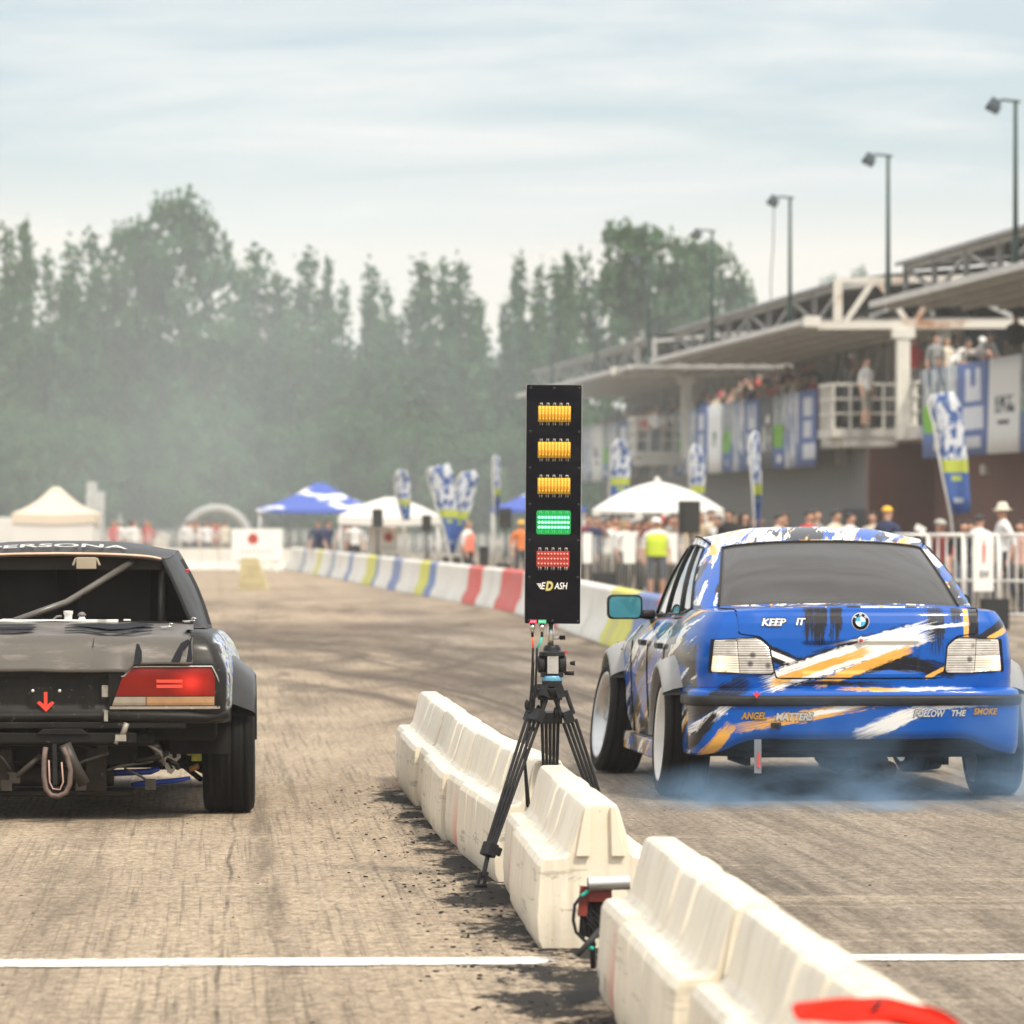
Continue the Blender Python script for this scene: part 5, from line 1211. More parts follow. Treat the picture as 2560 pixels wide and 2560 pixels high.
# flares, wheels
M_flb = plain('dark_grey_flare', (.022, .021, .020), .32, .2, 8, coat=.35)
def bflare(sg, cy):
    b = MB(); rows = []
    for a in (5, 30, 55, 80, 100, 118, 136, 150):
        c_, s_ = math.cos(R(a)), math.sin(R(a)); rows.append([(sg*x, cy+r_*c_, .31+r_*s_) for x, r_ in ((.845, .46), (.872, .452), (.955, .385), (.972, .36), (.972, .335), (.955, .332), (.80, .34))])
    b.grid(rows, 0, False); return b.build('wheel_arch_flare', M_flb, bcar, bevel=.004)
for sg in (-1, 1):
    bflare(sg, 0)
    wheel(bcar, (sg*.838, 0, .318), .320, .250, -.6, 0, sg, .225, M_rims); wheel(bcar, (sg*.76, 2.72, .318), .318, .235, -3, 0, sg, .225, M_rims)
for cy in (0, 2.72):
    for sg in (-1, 1):
        b = MB(); b.grid([[(sg*x, cy+.357*math.cos(R(a)), .31+.357*math.sin(R(a))) for x in (.56, .85)] for a in range(-10, 191, 12)], 0, True); b.build('wheel_arch_liner', M_in, bcar)
b = MB(); b.ball((.62, .50, 1.16), (.012, .012, .008)); b.tube([(.60, .50, 1.165), (.635, .49, 1.175)], .006, 6); b.build('tow_tab', M_red, bcar)
b = MB(); b.box((0, 1.6, .30), (1.5, 3.4, .16)); b.build('underbody', M_in, bcar)
# ------------------------------------------------------------------ trees
def leaf_mat():
    m = NT('hazy_green_leaves'); P = m.geo().outputs['Position']; rnd = m.n('ShaderNodeObjectInfo').outputs['Random']
    n = m.noise(P, .55, 3); f = m.noise(P, 2.4, 2)
    c = m.mix(m.step(n, .32, .68), (.016, .062, .028), (.062, .140, .052)); c = m.mix(m.math('MULTIPLY', m.step(f, .5, .7), .5), c, (.13, .20, .06)); c = m.mix(m.math('MULTIPLY', rnd, .35), c, (.045, .12, .055))
    m.set(col=c, rough=.6, spec=.2)
    t = m.n('ShaderNodeBsdfTranslucent'); m.put(t.inputs[0], m.mix(.3, c, (.14, .20, .03))); x = m.n('ShaderNodeMixShader'); x.inputs[0].default_value = .28
    m.t.links.new(m.b.outputs[0], x.inputs[1]); m.t.links.new(t.outputs[0], x.inputs[2]); m.t.links.new(x.outputs[0], m.out.inputs[0]); return m.mat
M_leaf = leaf_mat(); M_bark = plain('grey_brown_bark', (.10, .085, .07), .9, .3, 3)
rt = random.Random(11)
def leaf(b, c, s):
    n = Vector((rt.gauss(0, 1), rt.gauss(0, 1), rt.gauss(.3, .8))).normalized(); u = n.orthogonal().normalized(); a = rt.random()*6.28; u = (Matrix.Rotation(a, 3, n) @ u); v = n.cross(u)
    b.add([c-u*s, c-v*s*.55, c+u*s, c+v*s*.55], [(0, 1, 2, 3)])
def clump(b, c, r, n, s, el=1.0):
    for _ in range(n):
        d = Vector((rt.gauss(0, 1), rt.gauss(0, 1), rt.gauss(0, 1))).normalized()*r*(rt.random()**.45); d.z *= el; leaf(b, c+d, s*rt.uniform(.6, 1.3))
def poplar_mesh(h, wd, seed):
    rt.seed(seed); b = MB(); spires = [(0, 0, 1.0)]+[(rt.uniform(-1, 1)*wd*.36, rt.uniform(-1, 1)*wd*.3, rt.uniform(.62, .93)) for _ in range(4)]
    for sx_, sy_, k in spires:
        hh = h*k; n = int(34*k)
        for i in range(n):
            t = (i+.5)/n; z_ = hh*(.06+.94*t); prof = (min(1, t*3.2+.25))*(1-t)**.55*.36+.07
            for _ in range(3):
                a = rt.random()*6.28; rr_ = wd*prof*rt.uniform(.2, .9); cx_ = sx_*(1-.25*t)+math.cos(a)*rr_; cy_ = sy_+math.sin(a)*rr_
                if rt.random() < .10: continue
                clump(b, Vector((cx_, cy_, z_+rt.uniform(-.2, .2))), rt.uniform(.30, .55), 9, .20, 1.7)
        clump(b, Vector((sx_*.75, sy_, hh)), .28, 10, .17, 2.2)
    return b
def broad_mesh(h, wd, seed, n=95, lf=46, gap=.15):
    rt.seed(seed); b = MB()
    for i in range(n):
        a = rt.random()*6.28; t = rt.random(); z_ = h*(.18+.76*t); pr = min(1, .60+1.1*t)*math.sqrt(max(0, 1-t**2.6))
        r_ = wd*.5*pr*math.sqrt(rt.random())
        if rt.random() < gap: continue
        clump(b, Vector((math.cos(a)*r_, math.sin(a)*r_*.7, z_)), rt.uniform(.55, 1.15)*wd/9, lf, .26, .85)
    for i in range(26):       # twigs and tufts that break the outline
        a = rt.uniform(0, math.pi); clump(b, Vector((math.cos(a)*wd*.44, rt.uniform(-1, 1), h*.60+math.sin(a)*h*.37)), rt.uniform(.35, .6), 22, .20, 1.3)
    return b
def trunk_mb(h, r_, seed, limbs=6, spread=1.2):
    rt.seed(seed); b = MB(); b.tube([(0, 0, -.05), (.05, 0, h*.35), (-.05, .05, h*.7), (0, 0, h*.95)], [r_, r_*.75, r_*.4, r_*.1], 8)
    for i in range(limbs):
        z_ = h*(.25+.5*i/limbs); a = rt.random()*6.28; b.tube([(0, 0, z_), (math.cos(a)*spread*.5, math.sin(a)*spread*.5, z_+h*.10), (math.cos(a)*spread, math.sin(a)*spread, z_+h*.24)], [r_*.3, r_*.2, r_*.05], 6)
    return b
TREED = 250.0
def plant_tree(name, crown, trunk, x, ytop, hmesh, wpx, wmesh, D, label, cat, group):
    s_ = D/F; h = H+(YH-ytop)*s_
    t = thing(name, label, cat, ((x-1280)*s_, D, 0), rt.random()*6.28 if name != 'broadleaf_tree' else 0, group)
    t.scale = (wpx*s_/wmesh, wpx*s_/wmesh, h/hmesh)
    for nm, ms_, mt in (('crown', crown, M_leaf), ('trunk', trunk, M_bark)):
        o = bpy.data.objects.new(nm, ms_); COL.objects.link(o); o.parent = t
    return t
def mesh_of(mb, name, mat):
    me = bpy.data.meshes.new(name); me.from_pydata(mb.v, [], mb.f); me.materials.append(mat); return me
PH, PW = 12.0, 2.4
pops = [(mesh_of(poplar_mesh(PH, PW, 20+k), 'poplar_crown', M_leaf), mesh_of(trunk_mb(PH, .22, k, 7, .5), 'poplar_trunk', M_bark)) for k in range(4)]
broads = [(mesh_of(broad_mesh(9, 9, 40+k, 85, 40, .12), 'broad_crown', M_leaf), mesh_of(trunk_mb(8, .3, 50+k, 8, 2.4), 'broad_trunk', M_bark)) for k in range(3)]
poplar_at = [(-45, 650, 110, 'leftmost'), (18, 588, 95, 'tall'), (62, 574, 90, ''), (122, 655, 75, ''), (181, 632, 110, ''), (232, 600, 95, ''), (610, 690, 95, ''), (640, 640, 130, ''), (690, 700, 80, ''), (768, 648, 120, ''), (820, 662, 60, ''), (855, 730, 80, ''), (928, 684, 85, ''), (968, 730, 70, ''), (1052, 670, 120, ''), (1107, 674, 80, ''), (1152, 674, 105, ''), (1195, 760, 80, ''), (1262, 770, 70, ''), (1304, 654, 90, ''), (1349, 684, 60, ''), (1388, 680, 85, ''), (1420, 652, 90, ''), (560, 740, 110, ''), (730, 790, 90, ''), (1000, 800, 90, '')]
for i, (x, yt, wpx, _) in enumerate(poplar_at):
    side_ = 'left of the big round tree' if x < 300 else 'in the middle row above the blue tents' if x < 1230 else 'behind the start light, left of the round tree'
    size_ = 'tall' if yt < 660 else 'slender' if yt < 720 else 'short'
    c, t_ = pops[i % 4]
    plant_tree('poplar_tree', c, t_, x, yt, PH, wpx*1.25, PW, TREED+rt.uniform(-6, 6), '%s hazy poplar %s' % (size_, side_), 'tree', 'poplars along the far edge of the track')
bigA = mesh_of(broad_mesh(14.5, 8.0, 61, 150, 46, .10), 'broad_crown', M_leaf); bigB = mesh_of(broad_mesh(13, 9, 64, 150, 46, .10), 'broad_crown', M_leaf)
tA = mesh_of(trunk_mb(12, .4, 71, 9, 2.5), 'broad_trunk', M_bark)
plant_tree('broadleaf_tree', bigA, tA, 450, 472, 14.5, 330, 8.0, 246, 'largest round tree, rising above the poplars on the left', 'tree', 'big round trees')
plant_tree('broadleaf_tree', bigA, tA, 330, 545, 14.5, 240, 8.0, 248, 'lower round tree leaning on the left flank of the largest one', 'tree', 'big round trees')
plant_tree('broadleaf_tree', bigB, tA, 1585, 548, 13, 400, 9, 262, 'big round tree behind the grandstand roof, above the start light', 'tree', 'big round trees')
plant_tree('broadleaf_tree', bigB, tA, 1745, 590, 13, 340, 9, 266, 'round tree half hidden by the rising grandstand roof', 'tree', 'big round trees')
plant_tree('broadleaf_tree', bigA, tA, 2075, 690, 14.5, 130, 8.0, 270, 'tree top peeping over the grandstand roof between two lamp posts', 'tree', 'big round trees')
plant_tree('broadleaf_tree', bigA, tA, 2150, 668, 14.5, 110, 8.0, 270, 'small tree top touching the roof beside the second lamp post', 'tree', 'big round trees')
rt.seed(5)
for i, x in enumerate(range(-60, 1500, 78)):       # solid greenery behind and below the spires
    c, t_ = broads[i % 3]; plant_tree('bushy_tree', c, t_, x+rt.uniform(-20, 20), rt.uniform(835, 935), 9, rt.uniform(210, 280), 9, 257+rt.uniform(-3, 3), 'dense bushy tree filling the gap behind the poplar trunks', 'tree', 'bushy trees behind the poplars')
for i, x in enumerate(range(-60, 1480, 84)):
    c, t_ = broads[(i+1) % 3]; plant_tree('bushy_tree', c, t_, x+rt.uniform(-20, 20), rt.uniform(990, 1090), 9, rt.uniform(190, 260), 9, 238+rt.uniform(-4, 4), 'low bushy tree in front of the poplars, above the tents', 'tree', 'low bushy trees before the poplars')

# ------------------------------------------------------------------ grandstand
# wall plane: X = 21.965 - .085 D ; offset o towards the track
WX = lambda D, o=0: 21.965-.085*D-o
Dof = lambda x, o=0: (21.965-o)/((x-1280)/F+.085)
def W(D, o, z): return Vector((WX(D, o), D, z))
def Wp(x, y, o=0): D = Dof(x, o); return px(x, y, D)
M_roof = plain('grey_roof_sheet', (.26, .26, .26), .55, .2, .4); M_ceil = plain('grey_ceiling', (.29, .28, .265), .8, .25, .5); M_gut = plain('pale_gutter', (.50, .49, .46), .6, .15, 1)
M_steelg = plain('grey_steelwork', (.36, .36, .345), .6, .2, 2); M_rusty = NT('rust_streaked_white_steel'); n_ = M_rusty.noise(M_rusty.geo().outputs['Position'], .9, 6, .7); M_rusty.set(col=M_rusty.mix(M_rusty.step(n_, .52, .66), (.56, .53, .47), (.30, .15, .07)), rough=.75); M_rusty = M_rusty.mat
M_creamw = plain('cream_painted_steel', (.60, .58, .52), .6, .12, 1.5); M_conc = plain('cream_concrete', (.48, .46, .42), .8, .12, 1); M_brown = plain('brown_red_wall', (.150, .066, .052), .85, .12, 1)
M_dkwin = plain('dark_glass', (.022, .026, .028), .25, .2, 1); M_conc2 = plain('grey_column', (.33, .33, .31), .8, .15, 1); M_shut = NT('ribbed_grey_shutter'); v_ = M_shut.geo().outputs['Position']; rib = M_shut.math('SINE', M_shut.math('MULTIPLY', M_shut.sep(v_)[1], 9)); M_shut.set(col=M_shut.mix(M_shut.step(rib, -.5, .7), (.075, .072, .070), (.15, .145, .14)), rough=.7); M_shut = M_shut.mat
stand = thing('grandstand', 'two-storey grey grandstand with stepped canopy roofs, steel trusses and a cream balcony', 'building', (WX(140), 140, 0))
SO = Vector((WX(140), 140, 0)); L_ = lambda p: Vector(p)-SO
def slab(b, D0, D1, o0, o1, z0, z1, mi=0):
    vs = [L_(W(D, o, z_)) for z_ in (z0, z1) for D, o in ((D0, o0), (D1, o0), (D1, o1), (D0, o1))]
    return b.add(vs, [(3,2,1,0),(4,5,6,7),(0,1,5,4),(1,2,6,5),(2,3,7,6),(3,0,4,7)], mi)
def sbar(b, a, c, w_, mi=0): return b.bar(L_(a), L_(c), w_, w_, mi)
FL, ZC, ZR = 3.74, 6.40, 7.38
mods = [(96, 130.2), (140.8, 176.8), (183, 226)]
for D0, D1 in mods:
    b = MB(); slab(b, D0, D1, 2.45, -8, ZC-.02, ZC+.10); o = b.build('canopy', M_ceil, stand)
    b = MB(); slab(b, D0, D1, 2.60, 2.45, ZC-.05, ZC+.10); b.build('gutter', M_gut, o)
    b = MB(); n = 10
    rows = [[L_(W(lerp(D0, D1, i/n), oo, zz)) for i in range(n+1)] for oo, zz in ((2.0, ZR-.06), (2.0, ZR+.02), (0.6, ZR+.22), (-3, ZR+.5), (-8, ZR+.6), (-8, ZR+.5), (-3, ZR+.4), (.6, ZR+.12), (2.0, ZR-.06))]
    b.grid(rows, 0, False); b.build('roof', M_roof, stand, fix=False)
    b = MB(); k = max(2, int((D1-D0)/4.2)); st_ = (D1-D0)/k
    for i in range(k+1):
        D = min(D0+.06+st_*i, D1-.06); sbar(b, W(D, 1.75, ZC+.12), W(D, 1.75, ZR), .13)
        sbar(b, W(D, 1.7, ZR-.1), W(D, -3, ZR+.3), .12); sbar(b, W(D, 1.0, ZC+.14), W(D, -1.4, ZR+.1), .11); sbar(b, W(D, -2.6, ZC+.14), W(D, -.6, ZR+.1), .11)
    sbar(b, W(D0, 1.72, ZR-.10), W(D1, 1.72, ZR-.10), .14); sbar(b, W(D0, -2.6, ZR+.1), W(D1, -2.6, ZR+.1), .14)
    for i in range(k):
        D = D0+st_*i; sbar(b, W(D+.1, -.6, ZC+.2), W(D+st_-.1, -.6, ZR-.1), .10); sbar(b, W(D+.1, 1.70, ZC+.16 if i % 2 else ZR-.14), W(D+st_-.1, 1.70, ZR-.14 if i % 2 else ZC+.16), .08)
    b.build('roof_truss', M_steelg, stand)
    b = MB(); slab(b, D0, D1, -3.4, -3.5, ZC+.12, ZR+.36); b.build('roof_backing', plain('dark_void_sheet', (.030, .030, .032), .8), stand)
    for i in range(1, k+1): b = MB(); D = D0+st_*i-st_*.4; slab(b, D-.28, D+.28, -1.9, -2.6, FL, ZC-.02); o2 = b.build('column', M_conc2, stand); b = MB(); sbar(b, W(D, -1.8, ZC-.1), W(D+2.0, -1.6, FL+.6), .16); b.build('brace', M_conc2, o2)
    b = MB(); slab(b, D0, D1, -2.9, -3.05, 5.55, 5.85); b.build('inner_beam', M_rusty, stand)
    b = MB(); slab(b, D0, D1, -8, -8.2, FL, ZC-.9); b.build('back_wall', M_ceil, stand)
    b = MB()
    for i in range(12): oo = 2.2-.85*i; slab(b, D0+1.2, D1-.3, oo, oo-.10, ZC-.12, ZC-.02)
    b.build('purlins', M_conc2, o)
# end trusses seen square on, with their white columns
for D in (140.5, 187.2):
    b = MB(); sbar(b, W(D, 2.5, ZC-.10), W(D, -5, ZC-.05), .20); zt = ZR+.05
    pts = [(1.75, 1), (1.15, 0), (.35, 1), (-.35, 0)]
    sbar(b, W(D, 1.85, ZC), W(D, 1.85, zt), .22); sbar(b, W(D, 1.65, ZC), W(D, .95, zt), .14); sbar(b, W(D, .85, zt), W(D, .10, ZC), .14); sbar(b, W(D, -.1, ZC), W(D, -.75, zt), .14); sbar(b, W(D, 1.9, zt), W(D, -5, zt+.1), .14)
    o = b.build('end_truss', M_rusty, stand)
    b = MB(); slab(b, D-.18, D+.18, .38, .06, FL-.3, ZC-.30); slab(b, D-.22, D+.22, .50, -.06, ZC-.42, ZC-.18); b.build('column', M_creamw, stand)
    b = MB(); slab(b, D-.5, D-.1, 2.75, 2.35, ZC-.14, ZC+.12); b.build('lamp_box', M_creamw, stand)
# gallery floor, fascia, balconies
b = MB(); slab(b, 96, 228, .05, -8, FL-.30, FL); b.build('gallery_floor', M_conc, stand)
b = MB(); slab(b, 97, 228, -2.3, -3.6, FL, FL+.55); slab(b, 97, 228, -3.6, -8, FL, FL+.95); b.build('seating_step', M_conc2, stand)
for D in (141.8, 188.5):
    b = MB(); slab(b, D, D+2.6, 1.80, .05, FL-.22, FL); slab(b, D+.05, D+2.4, 1.50, .15, FL-.46, FL-.22); slab(b, D-3, D+6, .12, .05, FL-.30, FL+.02); o = b.build('balcony', M_conc, stand)
    b = MB()
    for zz in (FL+.38, FL+.75, FL+1.12):
        sbar(b, W(D+.05, 1.76, zz), W(D+2.5, 1.76, zz), .05 if zz < FL+1 else .08); sbar(b, W(D+.05, 1.76, zz), W(D+.05, .05, zz), .05 if zz < FL+1 else .08); sbar(b, W(D, .0, zz), W(D-2.4, .0, zz), .05 if zz < FL+1 else .07)
    for k in range(5): sbar(b, W(D+.05, 1.76-.42*k, FL), W(D+.05, 1.76-.42*k, FL+1.12), .06)
    for k in range(9): sbar(b, W(D+.05+.3*k, 1.76, FL), W(D+.05+.3*k, 1.76, FL+1.12), .04)
    for k in range(8): sbar(b, W(D-.3*k, 0, FL), W(D-.3*k, 0, FL+1.12), .04)
    b.build('railing', M_creamw, o)
# dark partition behind the first balcony
b = MB(); slab(b, 141.5, 141.8, -1.55, -8, FL, ZC-.02); slab(b, 141.5, 156, -3.2, -3.4, FL, ZC-.1); b.build('partition', plain('dark_blue_green_sheet', (.022, .036, .042), .6, .15, .6), stand)
b = MB(); sbar(b, W(141.2, -.9, ZC-.1), W(141.2, -.9, FL), .34); sbar(b, W(141.1, -.8, ZC-.4), W(141.1, -2.6, FL+.3), .18); sbar(b, W(141.1, -2.9, ZC-.6), W(141.1, -1.9, FL+.6), .12); b.build('brace', M_conc2, stand)
# ground floor
b = MB(); slab(b, 147.5, 226, -.9, -1.2, 0, FL-.3); b.build('shutter_wall', M_shut, stand)
b = MB(); slab(b, 96, 147.5, -1.6, -1.9, 0, FL-.3); slab(b, 147.0, 147.5, .1, -2, 0, FL-.3); slab(b, 126.5, 127.6, -.9, -1.7, 0, FL-.3); b.build('brown_wall', M_brown, stand)
b = MB(); slab(b, 110, 122, -1.4, -1.7, 0, 2.9); b.build('doorway', M_dkwin, stand)
b = MB()
for D in (149.5, 152.5): slab(b, D, D+.7, -.86, -.95, 1.75, 2.75); 
b.build('slit_window', M_dkwin, stand)
b = MB(); slab(b, 149, 158, -.80, -.95, 0, 1.72); b.build('garage_door', plain('charcoal_door', (.028, .032, .034), .7), stand)
for D in range(158, 226, 6): b = MB(); slab(b, D, D+.6, -.7, -1.0, FL-.75, FL-.3); b.build('floor_bracket', M_conc, stand)
b = MB(); slab(b, 138.5, 139.2, -1.5, -1.62, 2.55, 2.8); b.build('wall_lamp', M_creamw, stand)
b = MB()
for D, r_ in ((112, .09), (114.5, .16), (117, .06), (118.5, .06)): b.tube([L_(W(D, -.6, 0)), L_(W(D, -.6, FL))], r_, 10)
b.build('pipe', plain('pale_blue_grey_pipe', (.42, .45, .50), .5), stand)
# banners hung from the gallery rail: one object each
def banner_mat(name, kind):
    m = NT(name); v = m.n('ShaderNodeUVMap').outputs[0]; sx, sy, _ = m.sep(v); st = lambda s_, a, c: m.math('MULTIPLY', m.step(s_, a-.01, a+.01), m.step(s_, c+.01, c-.01))
    rect = lambda x0, x1, y0, y1: m.math('MULTIPLY', st(sx, x0, x1), st(sy, y0, y1))
    wav = m.noise(m.map(v, (4, .9, 1), rot=(0, 0, R(20))), 2, 4, .6); ROY = (.10, .155, .36); WH = (.72, .73, .72); DK = (.035, .040, .05)
    if kind == 'royal': c = m.mix(m.math('MAXIMUM', rect(.25, .72, .66, .90), m.math('MAXIMUM', rect(.30, .70, .38, .60), rect(.18, .80, .10, .30))), ROY, (.62, .65, .70))
    elif kind == 'claw':
        z1 = m.math('MULTIPLY', m.step(m.math('ABSOLUTE', m.math('SUBTRACT', sx, .5)), .24, .22), st(sy, .58, .93)); gap_ = m.math('MULTIPLY', m.step(m.math('ABSOLUTE', m.math('SUBTRACT', m.math('ABSOLUTE', m.math('SUBTRACT', sx, .5)), m.math('MULTIPLY_ADD', sy, -.1, .12))), .0, .03), 1)
        notch = m.math('MULTIPLY', m.step(m.math('ABSOLUTE', m.math('SUBTRACT', sx, .5)), m.math if False else .11, .09), st(sy, .74, 1)); k = m.math('SUBTRACT', z1, notch, clamp=True)
        c = m.mix(m.math('MAXIMUM', k, m.math('MAXIMUM', rect(.20, .80, .28, .52), rect(.25, .70, .08, .2))), ROY, (.62, .65, .70))
    elif kind == 'white': c = m.mix(m.math('MAXIMUM', m.math('MULTIPLY', rect(.16, .78, .42, .60), m.step(m.noise(m.map(v, (22, 10, 1)), 1, 2), .44, .50)), rect(.24, .66, .30, .345)), WH, DK)
    elif kind == 'white2': c = m.mix(m.math('MULTIPLY', rect(.3, .7, .40, .62), m.step(m.noise(m.map(v, (18, 10, 1)), 1, 2), .44, .50)), WH, (.06, .16, .10))
    elif kind == 'grey': c = m.mix(m.math('MULTIPLY', rect(.15, .85, .25, .75), m.step(m.noise(m.map(v, (3, 3, 1), rot=(0, 0, .6)), 1, 2), .50, .52)), (.105, .108, .11), WH)
    elif kind == 'streak': c = m.mix(m.step(wav, .47, .50), WH, (.12, .18, .33))
    else:
        c = m.mix(m.step(sy, .40, .44), ROY, m.mix(m.step(wav, .46, .50), (.50, .53, .53), (.10, .13, .16)))
        c = m.mix(m.math('MULTIPLY', rect(.08, .80, .28, .60), m.step(m.noise(m.map(v, (7, 1.2, 1)), 1, 4), .40, .44)), c, (.17, .42, .03)); c = m.mix(rect(.35, .6, .08, .18), c, WH)
    m.set(col=c, rough=.75, spec=.2); return m.mat
BMAT = {k: banner_mat('printed_banner_'+k, k) for k in ('royal', 'claw', 'white', 'white2', 'grey', 'streak', 'green')}
btxt = {'royal': 'royal blue banner with three pale blocks of print', 'claw': 'royal blue banner with a pale forked emblem', 'white': 'white banner with a dark printed block', 'white2': 'white banner with green print', 'grey': 'charcoal banner with a white emblem', 'streak': 'white banner streaked with blue', 'green': 'blue and grey banner with a lime green splash'}
def banner(x0, x1, kind, where):
    n = 10; b = MB(); rows = []; D0, D1 = Dof(x0, .12), Dof(x1, .12)
    for zz in (2.93, 3.5, 4.1, 4.7, 5.10):
        rows.append([W(lerp(D0, D1, i/n), .14+.05*math.sin(i*1.9+x0)*(5.2-zz)/2, zz) for i in range(n+1)])
    b.grid(rows); o = b.build('banner', BMAT[kind], fix=False, solid=.02)
    uv = o.data.uv_layers.new(name='UVMap')
    for l in o.data.loops: i = l.vertex_index; uv.data[l.index].uv = ((i % (n+1))/n, (o.data.vertices[i].co.z-2.93)/2.17)
    for p in o.data.polygons: p.use_smooth = True
    tag(o, btxt[kind]+' '+where, 'banner', 'banners hanging from the gallery rail')
nearB = 'hanging right of the white column'; midB = 'on the middle gallery'; farB = 'on the far gallery'
for x0, x1, k, wq in ((2305, 2395, 'green', nearB), (2397, 2475, 'claw', nearB), (2477, 2556, 'white', nearB), (2558, 2640, 'green', 'at the right edge'),
    (1692, 1715, 'green', midB), (1716, 1740, 'streak', midB), (1741, 1771, 'royal', 'third from the left'), (1772, 1806, 'white2', midB), (1807, 1833, 'green', 'right of the white one'), (1834, 1862, 'streak', 'mid gallery centre'), (1863, 1901, 'claw', 'behind the thin edge-on flag'), (1902, 1934, 'grey', midB), (1935, 1968, 'green', 'third from the balcony'), (1969, 1999, 'streak', 'second from the balcony'), (2000, 2046, 'royal', 'nearest the balcony'),
    (1455, 1481, 'streak', farB), (1482, 1507, 'white', farB), (1508, 1526, 'green', farB), (1527, 1543, 'streak', 'left of the far balcony'), (1544, 1576, 'royal', 'left of the far balcony')):
    banner(x0, x1, k, wq)
# roof-top floodlight masts
M_mast = plain('dark_green_steel', (.030, .055, .048), .5, .2, 1); M_head = plain('dark_slate_lamp_body', (.035, .05, .06), .4); M_lglass = plain('grey_lamp_glass', (.07, .085, .095), .2, .1, 3)
pos_ = ('nearest the right edge, tallest in the picture', 'second from the right, above the middle of the roof', 'third from the right, a loose cable hanging beside it', 'fourth from the right, at the edge of the round tree', 'fifth from the right, in front of the round tree', 'sixth from the right, among the poplars', 'seventh from the right, above the start light', 'farthest and faintest one, left of the start light top')
proto_m = None
for i in range(8):
    D = 113+16.9*i; p = W(D, 2.2, 0)
    if i == 0:
        t = thing('floodlight_mast', '', 'lamp post', p, 0, 'floodlight masts along the grandstand roof'); proto_m = t
        b = MB(); b.tube([(0, 0, ZC+.1), (0, 0, 9.86)], [.058, .042], 10); b.box((0, 0, ZC+.4), (.14, .14, .7)); b.build('pole', M_mast, t)
        b = MB(); b.bar((.10, 0, 9.86), (-.30, 0, 9.90), .05); b.build('arm', M_mast, t)
        b = MB(); b.box((-.44, -.05, 9.79), (.28, .18, .27), (R(-35), R(28), 0), 0, (.75, .75)); h_ = b.build('lamp_head', M_head, t, bevel=.015)
        b = MB(); b.box((-.44+.02, -.125, 9.73), (.22, .02, .21), (R(-35), R(28), 0)); b.build('glass', M_lglass, h_)
    else:
        t = proto_m.copy(); COL.objects.link(t); t.location = p
        for ch in list(proto_m.children):
            c = ch.copy(); COL.objects.link(c); c.parent = t
            for g in ch.children: d = g.copy(); COL.objects.link(d); d.parent = c
    t['label'] = 'dark floodlight mast '+pos_[i]
    if i == 2:
        b = MB(); b.tube([(-.42, 0, 9.7), (-.44, 0, 8.6), (-.50, 0, 7.8), (-.5, 0, 7.2)], .014, 5); b.build('cable', M_blk, t)
# blue event canopy on the gallery behind the crowd
b = MB(); n = 8
rows = [[W(136, -2.2-4.5*i/n, zz+.25*math.sin(math.pi*i/n)) for i in range(n+1)] for zz in (5.35, 5.75)]+[[W(131, -2.2-4.5*i/n, 6.15+.12*math.sin(math.pi*i/n)) for i in range(n+1)]]
b.grid(rows)
m = NT('blue_white_canopy_fabric'); n_ = m.noise(m.map(m.geo().outputs['Position'], (.5, .5, 1.4)), 1, 3); m.set(col=m.mix(m.step(n_, .50, .53), (.60, .66, .74), (.02, .08, .42)), rough=.7)
tag(b.build('event_canopy', m.mat, solid=.03), 'blue and white canopy stretched behind the gallery crowd right of the column', 'canopy')
# ------------------------------------------------------------------ people
def person_mats():
    sk = NT('skin'); v = sk.obj(); n = sk.noise(v, 8, 3); sk.set(col=sk.mix(n, (.40, .22, .15), (.50, .29, .20)), rough=.6)
    shm = NT('shirt_cloth'); oi = shm.n('ShaderNodeObjectInfo'); n = shm.noise(shm.obj(), 9, 3); shm.set(col=shm.mix(shm.step(n, .3, .7), oi.outputs['Color'], shm.mix(.25, oi.outputs['Color'], (0, 0, 0))), rough=.85)
    tr = NT('trouser_cloth'); oi = tr.n('ShaderNodeObjectInfo'); tr.set(col=tr.ramp(oi.outputs['Random'], (0, (.02, .025, .04)), (.35, (.03, .03, .03)), (.6, (.10, .11, .13)), (.8, (.30, .26, .19)), (1, (.05, .07, .14))), rough=.85)
    shoe = plain('shoe_leather', (.06, .055, .05), .6)
    return [sk.mat, shm.mat, tr.mat, shoe]
PM = person_mats()
M_hair = NT('hair'); M_hair.set(col=M_hair.n('ShaderNodeObjectInfo').outputs['Color'], rough=.6); M_hair = M_hair.mat
